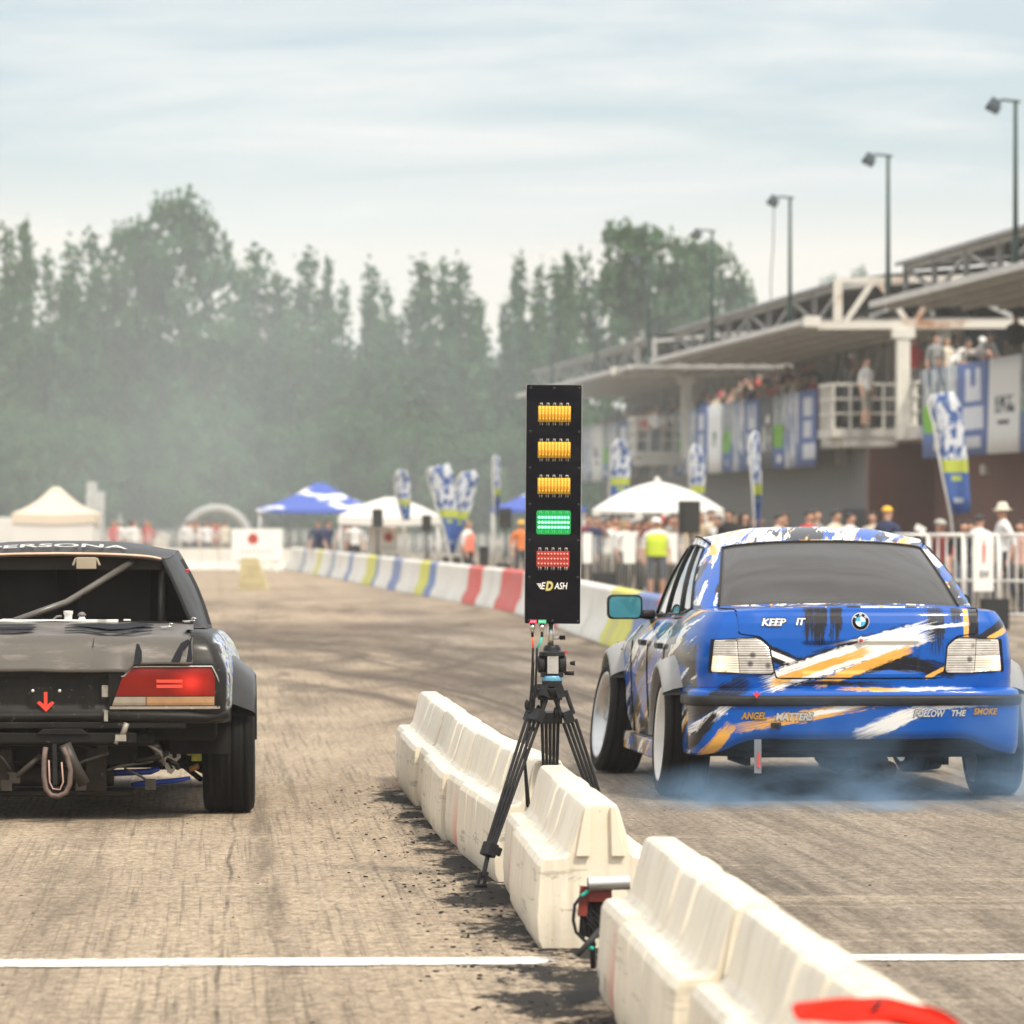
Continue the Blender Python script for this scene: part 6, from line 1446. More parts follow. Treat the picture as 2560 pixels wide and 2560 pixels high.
def person_mesh(pose, sleeves=True, shorts=False):
    lean = {'stand': 0, 'lean': 30, 'leanfar': 52, 'phone': 4, 'walk': 3, 'back': 0, 'film': 6}[pose]
    J = {}; E = []
    def j(n, p, r, par=None, reg='shirt'): J[n] = (Vector(p), r); 
    rotm = Matrix.Rotation(R(lean), 3, 'X')          # leaning towards -Y
    base = Vector((0, 0, .96)); T = lambda x, y, z_: base+rotm @ Vector((x, y, z_-.96))
    pts, rad, edges, reg = [], [], [], []
    idx = {}
    def add(n, p, r): idx[n] = len(pts); pts.append(Vector(p)); rad.append(r)
    def con(a, c, g): edges.append((idx[a], idx[c])); reg.append(g)
    add('pelvis', (0, 0, .96), (.155, .115)); add('waist', T(0, 0, 1.12), (.135, .10)); add('chest', T(0, 0, 1.32), (.165, .115)); add('collar', T(0, .0, 1.44), (.10, .075)); add('neck', T(0, -.005, 1.51), (.052, .055))
    hd = Matrix.Rotation(R(lean*.35), 3, 'X'); hb = pts[idx['neck']]
    for n, p, r in (('chin', (0, -.012, .075), (.066, .078)), ('face', (0, -.012, .135), (.076, .092)), ('skull', (0, .0, .195), (.070, .084))): add(n, hb+hd @ Vector(p), r)
    add('nose', hb+hd @ Vector((0, -.112, .118)), (.012, .016))
    con('pelvis', 'waist', 1); con('waist', 'chest', 1); con('chest', 'collar', 1); con('collar', 'neck', 0); con('neck', 'chin', 0); con('chin', 'face', 0); con('face', 'skull', 0); con('face', 'nose', 0)
    for s, sg in (('l', -1), ('r', 1)):
        add('sh'+s, T(sg*.185, 0, 1.40), (.062, .062))
        if pose in ('stand', 'back'): el, wr = T(sg*.235, .03, 1.13), T(sg*.235, -.05, .90)
        elif pose == 'walk': el, wr = T(sg*.23, .10*sg, 1.14), T(sg*.22, .10*sg-.10, .92)
        elif pose in ('lean', 'leanfar'):
            s0 = T(sg*.185, 0, 1.40); el = Vector((sg*.27, s0.y-.10, s0.z-.27)); wr = Vector((sg*.10, el.y-.20, el.z-.03))
        elif pose == 'film': el, wr = T(sg*.24, -.12, 1.24), T(sg*.10, -.26, 1.50)
        else: el, wr = (T(sg*.22, -.16, 1.28), T(sg*.09, -.33, 1.52)) if sg > 0 else (T(sg*.235, .03, 1.13), T(sg*.235, -.05, .90))
        add('el'+s, el, (.044, .044)); add('wr'+s, wr, (.029, .027)); d = (wr-el).normalized(); hn = wr+d*.085; add('ha'+s, hn, (.040, .018))
        con('collar', 'sh'+s, 1); con('sh'+s, 'el'+s, 1); con('el'+s, 'wr'+s, 0); con('wr'+s, 'ha'+s, 0)
        up = d.cross(Vector((0, 0, 1))); up = up.normalized() if up.length > .1 else Vector((1, 0, 0))
        for k, (o_, l_) in enumerate(((-.030, .060), (-.010, .074), (.010, .070), (.030, .052))):
            add('f%d%s' % (k, s), hn+d*l_+up*o_+Vector((0, 0, -.012)), (.009, .009)); con('ha'+s, 'f%d%s' % (k, s), 0)
        add('th'+s, hn+d*.01+up*(-.052*sg)+Vector((0, -.01, .01)), (.011, .011)); con('ha'+s, 'th'+s, 0)
        st_ = .22*sg if pose == 'walk' else 0
        add('hip'+s, (sg*.092, .0, .90), (.098, .098)); add('kn'+s, (sg*.105, st_*.5-(.05 if pose == 'walk' else .015), .50), (.062, .062)); add('an'+s, (sg*.11, st_+.02, .085), (.040, .045)); add('to'+s, (sg*.125, st_-.14, .035), (.042, .030))
        con('pelvis', 'hip'+s, 2); con('hip'+s, 'kn'+s, 2); con('kn'+s, 'an'+s, 0 if shorts else 2); con('an'+s, 'to'+s, 3)
    me = bpy.data.meshes.new('person_base'); me.from_pydata(pts, edges, []); o = bpy.data.objects.new('person_base', me); COL.objects.link(o)
    o.modifiers.new('skin', 'SKIN'); sv = me.skin_vertices[0].data
    for i, r in enumerate(rad): sv[i].radius = r; sv[i].use_root = (i == 0)
    q = o.modifiers.new('sub', 'SUBSURF'); q.levels = q.render_levels = 1
    dg = bpy.context.evaluated_depsgraph_get(); dg.update(); m2 = bpy.data.meshes.new_from_object(o.evaluated_get(dg)); bpy.data.objects.remove(o)
    m2.materials.clear()
    for m_ in PM: m2.materials.append(m_)
    for p in m2.polygons:
        c = p.center; best = 9; g = 0
        for (a, c2), r_ in zip(edges, reg):
            A, B = pts[a], pts[c2]; t = max(0, min(1, (c-A).dot(B-A)/max(1e-6, (B-A).length_squared))); d = (A+(B-A)*t-c).length-.5*max(rad[a])
            if d < best: best, g = d, r_
        if g == 1 and not sleeves and abs(c.x) > .2: g = 0
        p.material_index = g; p.use_smooth = True
    return m2, hb+hd @ Vector((0, .0, .15)), math.radians(lean*.35)
def hair_mesh(kind):
    b = MB()
    if kind == 'short': rows = [[(.087*math.sin(a)*math.cos(t), .004+.102*math.sin(a)*math.sin(t), .088*math.cos(a)+.012 if math.sin(t) > -.45 or a < .95 else .088*math.cos(.95)+.012) for t in [6.2832*k/14 for k in range(14)]] for a in (0.02, .4, .8, 1.15, 1.5, 1.75)]; b.grid(rows, 0, True, True)
    elif kind == 'long': rows = [[((.090+.02*max(0, a-1.5))*min(1, math.sin(min(a, 1.57)))*math.cos(t), .012+.105*min(1, math.sin(min(a, 1.57)))*(math.sin(t) if math.sin(t) > -.35 or a < .95 else -.35), (.09*math.cos(a)+.012 if a < 1.57 else .012-(a-1.57)*.17)) for t in [6.2832*k/14 for k in range(14)]] for a in (0.02, .4, .8, 1.15, 1.5, 1.9, 2.3, 2.7)]; b.grid(rows, 0, True, True)
    elif kind == 'cap':
        rows = [[(.092*math.sin(a)*math.cos(t), .105*math.sin(a)*math.sin(t), .085*math.cos(a)+.028) for t in [6.2832*k/14 for k in range(14)]] for a in (0.02, .4, .8, 1.2, 1.57)]; b.grid(rows, 0, True, True)
        b.grid([[(x*.08, -.09-(.075*(1-x*x))*k, .030-.012*k) for x in (-1, -.6, -.2, .2, .6, 1)] for k in (0, .5, 1)], 0, True)
    elif kind == 'hat':
        b.lathe([(.002, .135), (.05, .13), (.072, .11), (.090, .045), (.094, .030), (.150, .012), (.152, .006), (.09, .022)], 20)
    return mesh_of(b, 'hair', M_hair)
def shade(me):
    for p in me.polygons: p.use_smooth = True
    return me
HM = {k: shade(hair_mesh(k)) for k in ('short', 'long', 'cap', 'hat')}
PMESH = {k: person_mesh(k) for k in ('stand', 'lean', 'leanfar', 'phone', 'walk', 'film')}; PMESH['back'] = PMESH['stand']; PMESH['shorts'] = person_mesh('stand', True, True)
COLS = {'white': (.75, .74, .72), 'black': (.012, .012, .014), 'red': (.50, .03, .03), 'grey': (.25, .25, .25), 'navy': (.02, .03, .09), 'pink': (.60, .36, .30), 'orange': (.70, .20, .05), 'tan': (.42, .32, .22), 'blue': (.06, .15, .40), 'olive': (.10, .11, .05), 'lime': (.55, .70, .08), 'maroon': (.20, .03, .03), 'cream': (.65, .58, .45)}
HC = {'dark': (.015, .011, .009), 'brown': (.06, .035, .02), 'fair': (.28, .19, .10), 'black': (.01, .01, .01), 'white': (.75, .74, .70), 'yellow': (.75, .42, .02), 'grey': (.35, .34, .30), 'straw': (.62, .56, .44), 'red': (.4, .03, .03)}
def person(x, yh, D, pose, colr, label, group=None, hair='short', hcol='dark', rz=0, zfeet=None, name='person', alpha=None):
    """head centre at photograph pixel (x, yh) at distance D"""
    me, hc, tilt = PMESH[pose]; p = px(x, yh, D)
    z0 = p.z-hc.z if zfeet is None else zfeet
    c, s_ = math.cos(rz), math.sin(rz)
    o = bpy.data.objects.new('person', me); COL.objects.link(o); o.location = (p.x-(hc.x*c-hc.y*s_), p.y-(hc.x*s_+hc.y*c), z0); o.rotation_euler = (0, 0, rz); o.color = COLS[colr]+(1,)
    if zfeet is not None and abs(p.z-hc.z-zfeet) > .02: o.scale = (1, 1, max(.8, min(1.15, (p.z-zfeet)/hc.z)))
    tag(o, label, 'person', group)
    h = bpy.data.objects.new('hat' if hair in ('hat', 'cap') else 'hair', HM[hair]); COL.objects.link(h); h.parent = o; h.location = hc; h.rotation_euler = (tilt, 0, 0); h.color = HC[hcol]+(1,)
    return o
rp = random.Random(21)
# named figures on the near gallery
gN = 'spectators on the near gallery'
def gal(x, yh, o_=-.5, **k): return Dof(x, o_)
for x, yh, o_, pose, colr, hair, hcol, rz, lab in (
    (2285, 850, -.25, 'stand', 'red', 'short', 'dark', .1, 'person in a red shirt standing at the gallery rail right of the white column'),
    (2340, 845, -.5, 'stand', 'grey', 'short', 'brown', .3, 'person with brown hair in a grey top behind the gallery rail'),
    (2366, 852, -.8, 'stand', 'cream', 'long', 'brown', .4, 'person with long brown hair in a cream top at the gallery rail'),
    (2398, 872, -.5, 'lean', 'white', 'short', 'dark', .9, 'person in a white shirt leaning sideways at the gallery rail, left of three others leaning'),
    (2421, 856, -.35, 'leanfar', 'white', 'short', 'dark', .5, 'dark-haired person in white leaning far out over the blue banner'),
    (2456, 853, -.5, 'lean', 'pink', 'cap', 'white', .2, 'person in a pink top and pale cap leaning on the rail'),
    (2478, 838, -.35, 'leanfar', 'white', 'cap', 'black', .8, 'person in a white shirt and dark cap leaning over the white banner'),
    (2540, 790, -.6, 'back', 'black', 'short', 'dark', 3.0, 'person in a black T-shirt standing with back turned at the right end of the gallery'),
    (2345, 900, -.3, 'lean', 'navy', 'short', 'dark', .2, 'small person in navy peering over the rail below the others')):
    person(x, yh, Dof(x, o_), pose, colr, lab, gN, hair, hcol, rz)
p1 = person(2128, 897, Dof(2128, 1.1), 'film', 'grey', 'camera operator in a grey shirt filming from the cream balcony', 'people on the cream balcony', 'cap', 'white', .9, FL)
p2 = person(2166, 903, Dof(2166, 1.0), 'stand', 'white', 'person in a loose white shirt and shorts standing on the cream balcony', 'people on the cream balcony', 'short', 'brown', .8, FL); p2.data = PMESH['shorts'][0]
b = MB(); c = px(2118, 905, Dof(2118, 1.25)); b.box((c.x-.02, c.y, c.z), (.20, .34, .20)); b.tube([(c.x-.02, c.y-.17, c.z), (c.x-.02, c.y-.30, c.z)], .07, 12); b.box((c.x-.02, c.y+.02, c.z+.15), (.10, .12, .12))
b.tube([(c.x, c.y+.05, c.z-.1), (c.x, c.y+.05, FL)], .03, 8); tag(b.build('video_camera', M_blk, bevel=.01), 'black video camera on a stand held by the operator on the cream balcony', 'camera')
words = list(COLS)
def crowd(n, xs, yfun, o_rng, zone, group, poses, pal, Dfix=None, zf=None):
    cnt = {}
    for i in range(n):
        x = lerp(xs[0], xs[1], (i+rp.uniform(.15, .85))/n); o_ = rp.uniform(*o_rng); D = Dof(x, o_) if Dfix is None else Dfix(x)+rp.uniform(-1.2, 1.2)
        colr = rp.choice(pal); pose = rp.choice(poses); hr = rp.choice(('short', 'short', 'short', 'long', 'cap')); hcol = rp.choice(('dark', 'dark', 'brown', 'fair')) if hr != 'cap' else rp.choice(('black', 'white', 'red', 'grey'))
        ph = {'stand': 'standing', 'lean': 'leaning forward', 'leanfar': 'leaning far over', 'phone': 'raising a phone', 'back': 'with back turned', 'walk': 'walking', 'film': 'hands raised', 'shorts': 'standing in shorts'}[pose]
        person(x, yfun(x)+rp.uniform(-9, 9), D, pose, colr, 'person in %s%s %s %s' % (colr, ' and %s cap' % hcol if hr == 'cap' else ', long hair,' if hr == 'long' else '', ph, zone), group, hr, hcol, rp.uniform(-.5, 1.0), zf)
pal = ['white', 'white', 'pink', 'tan', 'grey', 'black', 'maroon', 'navy', 'cream', 'red', 'blue']
crowd(32, (1700, 2040), lambda x: lerp(1008, 940, (x-1700)/340), (-.45, -.1), 'along the middle gallery rail', 'crowd on the middle gallery', ['lean', 'lean', 'stand', 'leanfar'], pal)
crowd(20, (1760, 2040), lambda x: lerp(985, 908, (x-1760)/280), (-1.5, -.8), 'in the middle gallery back row', 'crowd on the middle gallery', ['stand', 'stand', 'phone', 'film'], pal)
crowd(28, (1480, 1700), lambda x: lerp(1060, 1012, (x-1480)/220), (-.5, -.1), 'on the far gallery', 'crowd on the far gallery', ['lean', 'stand', 'leanfar'], pal)
crowd(8, (1585, 1665), lambda x: lerp(1050, 1040, (x-1585)/80), (.5, 1.5), 'on the far balcony', 'crowd on the far gallery', ['stand', 'phone', 'lean'], ['pink', 'white', 'tan', 'red'], None, FL)
pal2 = ['white', 'white', 'pink', 'tan', 'grey', 'navy', 'cream', 'red', 'maroon', 'black']
gD = lambda x: 108.0
crowd(17, (1465, 1712), lambda x: 1306, (0, 0), 'under the white tent', 'crowd behind the steel fence', ['stand', 'walk', 'phone'], pal2, gD, 0)
crowd(8, (1718, 1900), lambda x: 1294, (0, 0), 'by the fence left of the blue roof', 'crowd behind the steel fence', ['stand', 'phone', 'walk'], pal2, lambda x: 104, 0)
crowd(7, (1915, 2190), lambda x: 1291, (0, 0), 'above the blue car roof', 'heads above the blue car roof', ['stand', 'walk'], pal2, lambda x: 96, 0)
person(2218, 1281, 92, 'stand', 'navy', 'person in a bright yellow cap seen above the blue car roof', 'heads above the blue car roof', 'cap', 'yellow', 2.6, 0)
RD = 82.5
person(2350, 1312, RD+3, 'stand', 'maroon', 'person in a grey cap behind the white railing beside the blue car', 'people behind the white railing', 'cap', 'grey', .6, 0)
person(2408, 1338, RD+1.5, 'stand', 'black', 'shorter dark-haired person in black behind the white railing', 'people behind the white railing', 'long', 'dark', .3, 0)
person(2447, 1299, RD+2, 'back', 'white', 'dark-haired person in a white T-shirt facing away behind the white railing', 'people behind the white railing', 'short', 'dark', 2.6, 0)
person(2506, 1276, RD+.8, 'walk', 'white', 'person in a straw hat and white T-shirt walking left behind the white railing', 'people behind the white railing', 'hat', 'straw', -1.35, 0)
person(2424, 1392, RD+2.6, 'stand', 'red', 'child in a red top behind the white poster on the railing', 'people behind the white railing', 'short', 'dark', .2, 0)
person(2572, 1300, RD+3, 'stand', 'black', 'person in black cut by the right edge of the photo', 'people behind the white railing', 'short', 'dark', .2, 0)
person(2552, 1345, RD+1.6, 'stand', 'pink', 'person in a pink top at the right edge behind the white railing', 'people behind the white railing', 'long', 'brown', -.4, 0)
# marshals and far people
def vest(o, colr, nm):
    me = PMESH['stand'][0]; b = MB(); b.grid([[((.19+dx)*math.cos(t), (.135+dx)*math.sin(t), zz) for t in [6.2832*k/18 for k in range(18)]] for zz, dx in ((.93, .0), (1.0, .005), (1.2, .0), (1.38, .005), (1.43, -.05))], 0, True, True)
    q = b.build('vest', plain(nm, colr, .7, .06), o); return q
o = person(1641, 1306, 100.5, 'shorts', 'white', 'marshal in a lime high-visibility vest standing in front of the steel fence', None, 'cap', 'white', .1, 0); vest(o, (.50, .62, .03), 'lime_vest')
o = person(1170, 1322, 120, 'stand', 'white', 'marshal in a red and white vest beside the feather flags', None, 'short', 'fair', 1.2, 0); vest(o, (.75, .20, .13), 'coral_vest')
person(1303, 1325, 125, 'stand', 'orange', 'person in orange half hidden by the start light panel', None, 'cap', 'yellow', .5, 0)
crowd(5, (270, 372), lambda x: 1338, (0, 0), 'right of the cream tent', 'distant people beyond the far wall', ['stand', 'walk'], ['red', 'white', 'navy', 'pink', 'cream'], lambda x: 168, 0)
crowd(7, (455, 575), lambda x: 1330, (0, 0), 'in front of the grey arch', 'distant people beyond the far wall', ['stand', 'walk', 'phone'], ['white', 'pink', 'cream', 'red'], lambda x: 168, 0)
crowd(7, (770, 1010), lambda x: 1334, (0, 0), 'below the blue tents', 'distant people in the paddock', ['stand', 'walk'], ['white', 'pink', 'tan', 'navy'], lambda x: 150, 0)

# ------------------------------------------------------------------ striped track barriers, one object each
def stripe(name, col):
    m = NT(name); n = m.noise(m.geo().outputs['Position'], 1.2, 5, .65); z_ = m.sep(m.obj())[2]; m.set(col=m.mix(m.math('MULTIPLY', m.step(n, .45, .7), .4), col, (.35, .30, .25)), rough=.6); return m.mat
SM = {'white': stripe('white_track_barrier', (.74, .71, .64)), 'blue': stripe('blue_track_barrier', (.12, .19, .42)), 'yellow': stripe('yellow_track_barrier', (.62, .60, .06)), 'red': stripe('red_track_barrier', (.62, .06, .04)), 'teal': stripe('grey_blue_track_barrier', (.28, .34, .42))}
path = [(1640, 1655), (1560, 1629), (1497, 1606), (1400, 1571), (1330, 1546), (1266, 1527), (1136, 1504), (983, 1476), (868, 1452.5), (765, 1432.5), (712, 1424)]
pathw = [gp(*p) for p in path]; cum = [0]
for a, c in zip(pathw, pathw[1:]): cum.append(cum[-1]+(c-a).length)
def along(s_):
    s_ = max(0, min(cum[-1], s_))
    for i in range(len(cum)-1):
        if s_ <= cum[i+1]: return pathw[i].lerp(pathw[i+1], (s_-cum[i])/(cum[i+1]-cum[i]))
def s_at(xp):
    lo, hi = 0, cum[-1]
    for _ in range(40):
        mid = (lo+hi)/2; q = along(mid); xx = 1280+F*q.x/q.y
        if xx > xp: lo = mid
        else: hi = mid
    return lo
cx6 = lambda c: 600+c*.383
segs = [(1650, 1610, 'red'), (1609, 1588, 'blue'), (1587, 1556, 'blue'), (1555, 1497, 'yellow'), (1496, 1452, 'white'), (1451, 1392, 'white'), (1391, 1345, 'red'), (1344, cx6(1790), 'white')]
xs_ = [(1788, 1652, 'red'), (1650, 1530, 'white'), (1528, 1440, 'red'), (1438, 1340, 'white'), (1338, 1235, 'white'), (1233, 1190, 'blue'), (1188, 1130, 'yellow'), (1128, 1010, 'white'), (1008, 955, 'blue'), (953, 868, 'white'), (866, 850, 'blue'), (848, 790, 'yellow'), (788, 700, 'white'), (698, 676, 'blue'), (674, 588, 'white'), (586, 563, 'teal'), (561, 500, 'white'), (498, 474, 'yellow'), (472, 402, 'white'), (400, 378, 'teal'), (376, 300, 'white')]
segs += [(cx6(a), cx6(c), k) for a, c, k in xs_]
near_w = {'white': 'white', 'red': 'bright red', 'blue': 'pale blue', 'yellow': 'lime yellow', 'teal': 'grey blue'}
for i, (xa, xb, k) in enumerate(segs):
    sa, sb = s_at(xa), s_at(xb)
    if sb-sa < .2: continue
    nseg = 3; b = MB(); rows = []
    for q in range(nseg+1):
        p = along(lerp(sa+.03, sb-.03, q/nseg)); p2 = along(lerp(sa+.03, sb-.03, q/nseg)+.2); p0 = along(lerp(sa+.03, sb-.03, q/nseg)-.2); d = (p2-p0).normalized(); nr = Vector((d.y, -d.x, 0))*1
        if nr.x < 0: nr = -nr
        rows.append([p+nr*(-.00+u)+Vector((0, 0, zz)) for u, zz in ((0, 0), (.02, .10), (.10, .24), (.13, .46), (.14, .60), (.18, .64), (.28, .64), (.32, .60), (.34, .46), (.37, .24), (.45, .1), (.47, 0))])
    b.grid(rows, 0, False)
    n = len(rows[0]); b.f.append(list(range(n))); b.m.append(0); b.sm.append(False); b.f.append(list(range(nseg*n, nseg*n+n))[::-1]); b.m.append(0); b.sm.append(False)
    o = b.build('track_barrier', SM[k], bevel=.02)
    xm = (xa+xb)/2
    where = 'between the start light and the blue car mirror' if xm > 1450 else 'behind the start light panel' if xm > 1310 else 'just left of the start light panel' if xm > 1150 else 'below the feather flags' if xm > 1020 else 'below the black loudspeakers' if xm > 900 else 'at the far bend below the blue tent'
    tag(o, '%s track barrier block %s' % (near_w[k], where), 'track barrier', 'striped barriers along the right edge of the track')
M_prn = plain('dark_print', (.08, .10, .11), .7)
# far white wall
b = MB()
for i in range(22):
    a = gp(-260+44.6*i, 1419.5+.22*i); c = gp(-260+44.6*(i+1)-2.5, 1419.5+.22*(i+1)); 
    b = MB(); d = (c-a).normalized(); n = Vector((-d.y, d.x, 0)); rows = [[p+n*u+Vector((0, 0, zz)) for u, zz in ((0, 0), (.1, .22), (.13, .6), (.3, .6), (.33, .22), (.43, 0))] for p in (a, c)]; b.grid(rows, 0, False)
    b.f += [[0, 1, 2, 3, 4, 5], [11, 10, 9, 8, 7, 6]]; b.m += [0, 0]; b.sm += [False, False]
    tag(b.build('track_barrier', SM['white']), 'white block in the long far wall across the end of the track', 'track barrier', 'white blocks of the far wall')
# sign boards
M_sign = plain('white_sign_board', (.78, .77, .73), .7, .04, 2); M_sred = plain('red_print', (.62, .10, .07), .7); 
def board(x0, x1, y0, y1, D, lab, logo):
    a, c = px(x0, y1, D), px(x1, y0, D); b = MB(); b.box(((a.x+c.x)/2, D, (a.z+c.z)/2), (c.x-a.x, .06, c.z-a.z)); 
    for s_ in (.12, .88): b.box((lerp(a.x, c.x, s_), D+.06, a.z/2), (.06, .05, a.z))
    o = tag(b.build('sign_board', M_sign), lab, 'sign')
    b = MB(); lx_ = lerp(a.x, c.x, logo); zc_ = lerp(a.z, c.z, .68); s_ = (c.z-a.z)
    b.lathe([(s_*.10, 0), (s_*.10, .01), (s_*.17, .01), (s_*.17, 0)], 20, Matrix.Translation((lx_, D-.035, zc_)) @ Euler((R(90), 0, 0)).to_matrix().to_4x4()); b.box((lx_, D-.036, zc_+.02), (s_*.07, .01, s_*.34)); b.build('logo', M_sred, o)
    b = MB()
    for k in range(9): b.box((lerp(a.x, c.x, .18+.075*k), D-.036, lerp(a.z, c.z, .28)), (s_*.055, .01, s_*.08))
    b.build('print', plain('grey_print', (.40, .40, .38), .7), o)
board(580, 706, 1322, 1400, 155, 'white sign with a round red logo above the far wall left', .42)
board(920, 1022, 1322, 1388, 140, 'white sign with a red logo on the fence below the white tent', .50)
# yellow wooden wedge on the track
p = gp(632, 1475); b = MB(); s_ = p.y/F; b.prism([(-36*s_, 0), (40*s_, 0), (8*s_, 80*s_), (-30*s_, 80*s_)], (0, .9))
for k in range(3): b.box((-2*s_, -.004, (15+22*k)*s_), (60*s_-14*k*s_, .012, 3*s_))
o = b.build('wooden_wedge', plain('faded_yellow_wood', (.46, .39, .22), .8, .2, 4), bevel=.02); o.location = p
tag(o, 'faded yellow wooden wedge standing on the track beyond the black car', 'wedge')
# ------------------------------------------------------------------ tents
M_twhite = plain('white_tent_fabric', (.62, .605, .57), .8, .04, 1); M_tcream = plain('cream_tent_fabric', (.60, .51, .40), .8, .04, 1); M_pole = plain('pale_tent_pole', (.5, .5, .48), .4)
m = NT('blue_printed_tent_fabric'); v = m.geo().outputs['Position']; n = m.noise(m.map(v, (.55, .55, 1.6)), 1, 4, .55); m.set(col=m.mix(m.step(n, .55, .585), (.055, .10, .38), (.70, .72, .74)), rough=.8); M_tblue = m.mat
def tent(name, xc, ytop, yeave, half, D, mat, lab, cat, val=.28, walls=None, sag=.12, legs=True, peak=.08, depth=None):
    s_ = D/F; t = thing(name, lab, cat, ((xc-1280)*s_, D, 0)); zt, ze = H+(YH-ytop)*s_, H+(YH-yeave)*s_; h = half*s_; dp = depth or h
    b = MB(); rows = []
    for k in range(9):
        f = k/8; rr_ = peak*h+(1-peak)*h*f; ry = peak*h+(dp-peak*h)*f; zz = lerp(zt, ze+.0, f)-sag*(zt-ze)*math.sin(math.pi*f)
        ring = []
        for (xa, ya), (xb, yb) in (((-1, -1), (1, -1)), ((1, -1), (1, 1)), ((1, 1), (-1, 1)), ((-1, 1), (-1, -1))):
            for j in range(6): u = j/6; ring.append((lerp(xa, xb, u)*rr_, lerp(ya, yb, u)*ry, zz-.05*f*math.sin(math.pi*u)))
        rows.append(ring)
    rows.append([(p[0]*1.005, p[1]*1.005, p[2]-val) for p in rows[-1]])
    b.grid(rows, 0, False, True); b.f.append(list(range(24))); b.m.append(0); b.sm.append(False); b.build('canopy', mat, t, solid=.015)
    if legs:
        for sx_ in (-1, 1):
            for sy2 in (-1, 1): b = MB(); b.tube([(sx_*h*.96, sy2*dp*.96, 0), (sx_*h*.96, sy2*dp*.96, ze)], .035, 8); b.build('leg', M_pole, t)
    if walls:
        b = MB(); z_ = ze-val*.6; b.grid([[(-h*.97, -dp*.97, zz), (h*.97, -dp*.97, zz), (h*.97, dp*.97, zz), (-h*.97, dp*.97, zz)] for zz in (.02, z_)], 0, False, True); b.build('wall', walls, t, solid=.02)
    return t
tent('marquee_tent', 141, 1218, 1283, 102, 172, M_tcream, 'cream pointed marquee tent with white walls at the left', 'tent', .3, M_twhite, .16, False)
tent('event_tent', 800, 1208, 1272, 150, 165, M_tblue, 'large blue pop-up tent with white print, left of the feather flags', 'tent', .1)
tent('parasol_tent', 975, 1244, 1290, 125, 140, M_twhite, 'low white tent behind the loudspeakers and under the blue one', 'tent', .2, None, -.1)
tent('event_tent', 1345, 1222, 1270, 118, 150, M_tblue, 'blue tent cut by the left edge of the start light', 'tent', .1)
t = tent('parasol_tent', 1643, 1206, 1274, 160, 112, M_twhite, 'white pyramid tent with grey lettering in front of the grandstand', 'tent', .22, None, -.14)
s_ = 112/F; M_tprint = plain('grey_lettering', (.12, .12, .12), .8); h = 160*s_
b = MB(); rq = random.Random(4); xx = -h*.88
while xx < h*.35:
    wd = rq.uniform(.05, .09); b.box((xx, -h*1.012-.012, H+(YH-1274)*s_-.12), (wd, .01, .10)); xx += wd+(.02 if rq.random() < .85 else .18)
b.build('lettering', M_tprint, t)
b = MB(); xx = -h*.1
for k in range(11): zz = H+(YH-1252)*s_; b.box((-.30+.085*k, -h*.62, zz+.03), (.065, .03, .075), (R(-30), 0, 0))
for k in range(14): b.box((-.42+.08*k, -h*.74, H+(YH-1260)*s_+.02), (.05, .03, .05), (R(-30), 0, 0))
b.build('lettering', M_tprint, t)
b = MB(); b.ball((0, 0, H+(YH-1206)*s_+.04), .07); b.build('finial', M_twhite, t)
# white container and boxes left
b = MB(); p = px(-30, 1290, 176); b.box((p.x, 176, .75), (1.9, 2, 1.5)); tag(b.build('storage_cabin', M_twhite, bevel=.03), 'white cabin at the left edge beside the cream tent', 'cabin')
b = MB(); b.box((.0, 0, 1.1), (.55, .4, 2.2)); b.box((.15, 0, 2.0), (.3, .3, .6)); b.box((-.1, 0, 2.35), (.32, .3, .5)); o = b.build('lighting_tower', plain('pale_grey_cabinet', (.40, .41, .40), .6), bevel=.02); p = px(238, 1300, 174); o.location = (p.x, 174, 0); tag(o, 'pale grey equipment tower just right of the cream tent', 'tower')
# grey inflatable arch
b = MB(); p0 = px(540, 1300, 178); b.tube([(p0.x+1.05*math.cos(R(a))*1.0, 178, max(0, .72+1.05*math.sin(R(a)))) for a in range(-25, 206, 11)], .16, 12); tag(b.build('arch', plain('grey_inflated_fabric', (.34, .34, .33), .7)), 'low grey inflatable arch behind the far wall', 'arch')
# ------------------------------------------------------------------ feather flags
def flag_mat():
    m = NT('printed_flag_fabric'); v = m.n('ShaderNodeUVMap').outputs[0]; sx, sy, _ = m.sep(v); n = m.noise(m.map(v, (2.4, 4.5, 1), rot=(0, 0, R(35))), 1.6, 4, .6, .8)
    top = m.mix(m.step(n, .50, .53), (.68, .71, .74), (.06, .13, .36)); c = m.mix(m.step(sy, .36, .38), (.06, .14, .42), top)
    band = m.math('MULTIPLY', m.step(sy, .335, .345), m.step(sy, .435, .425)); c = m.mix(band, c, (.52, .58, .08)); c = m.mix(m.math('MULTIPLY', m.math('MULTIPLY', m.step(sy, .275, .28), m.step(sy, .32, .315)), m.math('MULTIPLY', m.step(sx, .3, .32), m.step(sx, .75, .73))), c, (.45, .55, .12))
    c = m.mix(m.math('MULTIPLY', m.math('MULTIPLY', m.step(sy, .085, .09), m.step(sy, .13, .125)), m.math('MULTIPLY', m.step(sx, .25, .27), m.step(sx, .7, .68))), c, (.6, .65, .7))
    m.set(col=c, rough=.75); t = m.n('ShaderNodeBsdfTranslucent'); m.put(t.inputs[0], c); x = m.n('ShaderNodeMixShader'); x.inputs[0].default_value = .3; m.t.links.new(m.b.outputs[0], x.inputs[1]); m.t.links.new(t.outputs[0], x.inputs[2]); m.t.links.new(x.outputs[0], m.out.inputs[0]); return m.mat
M_flag = flag_mat()
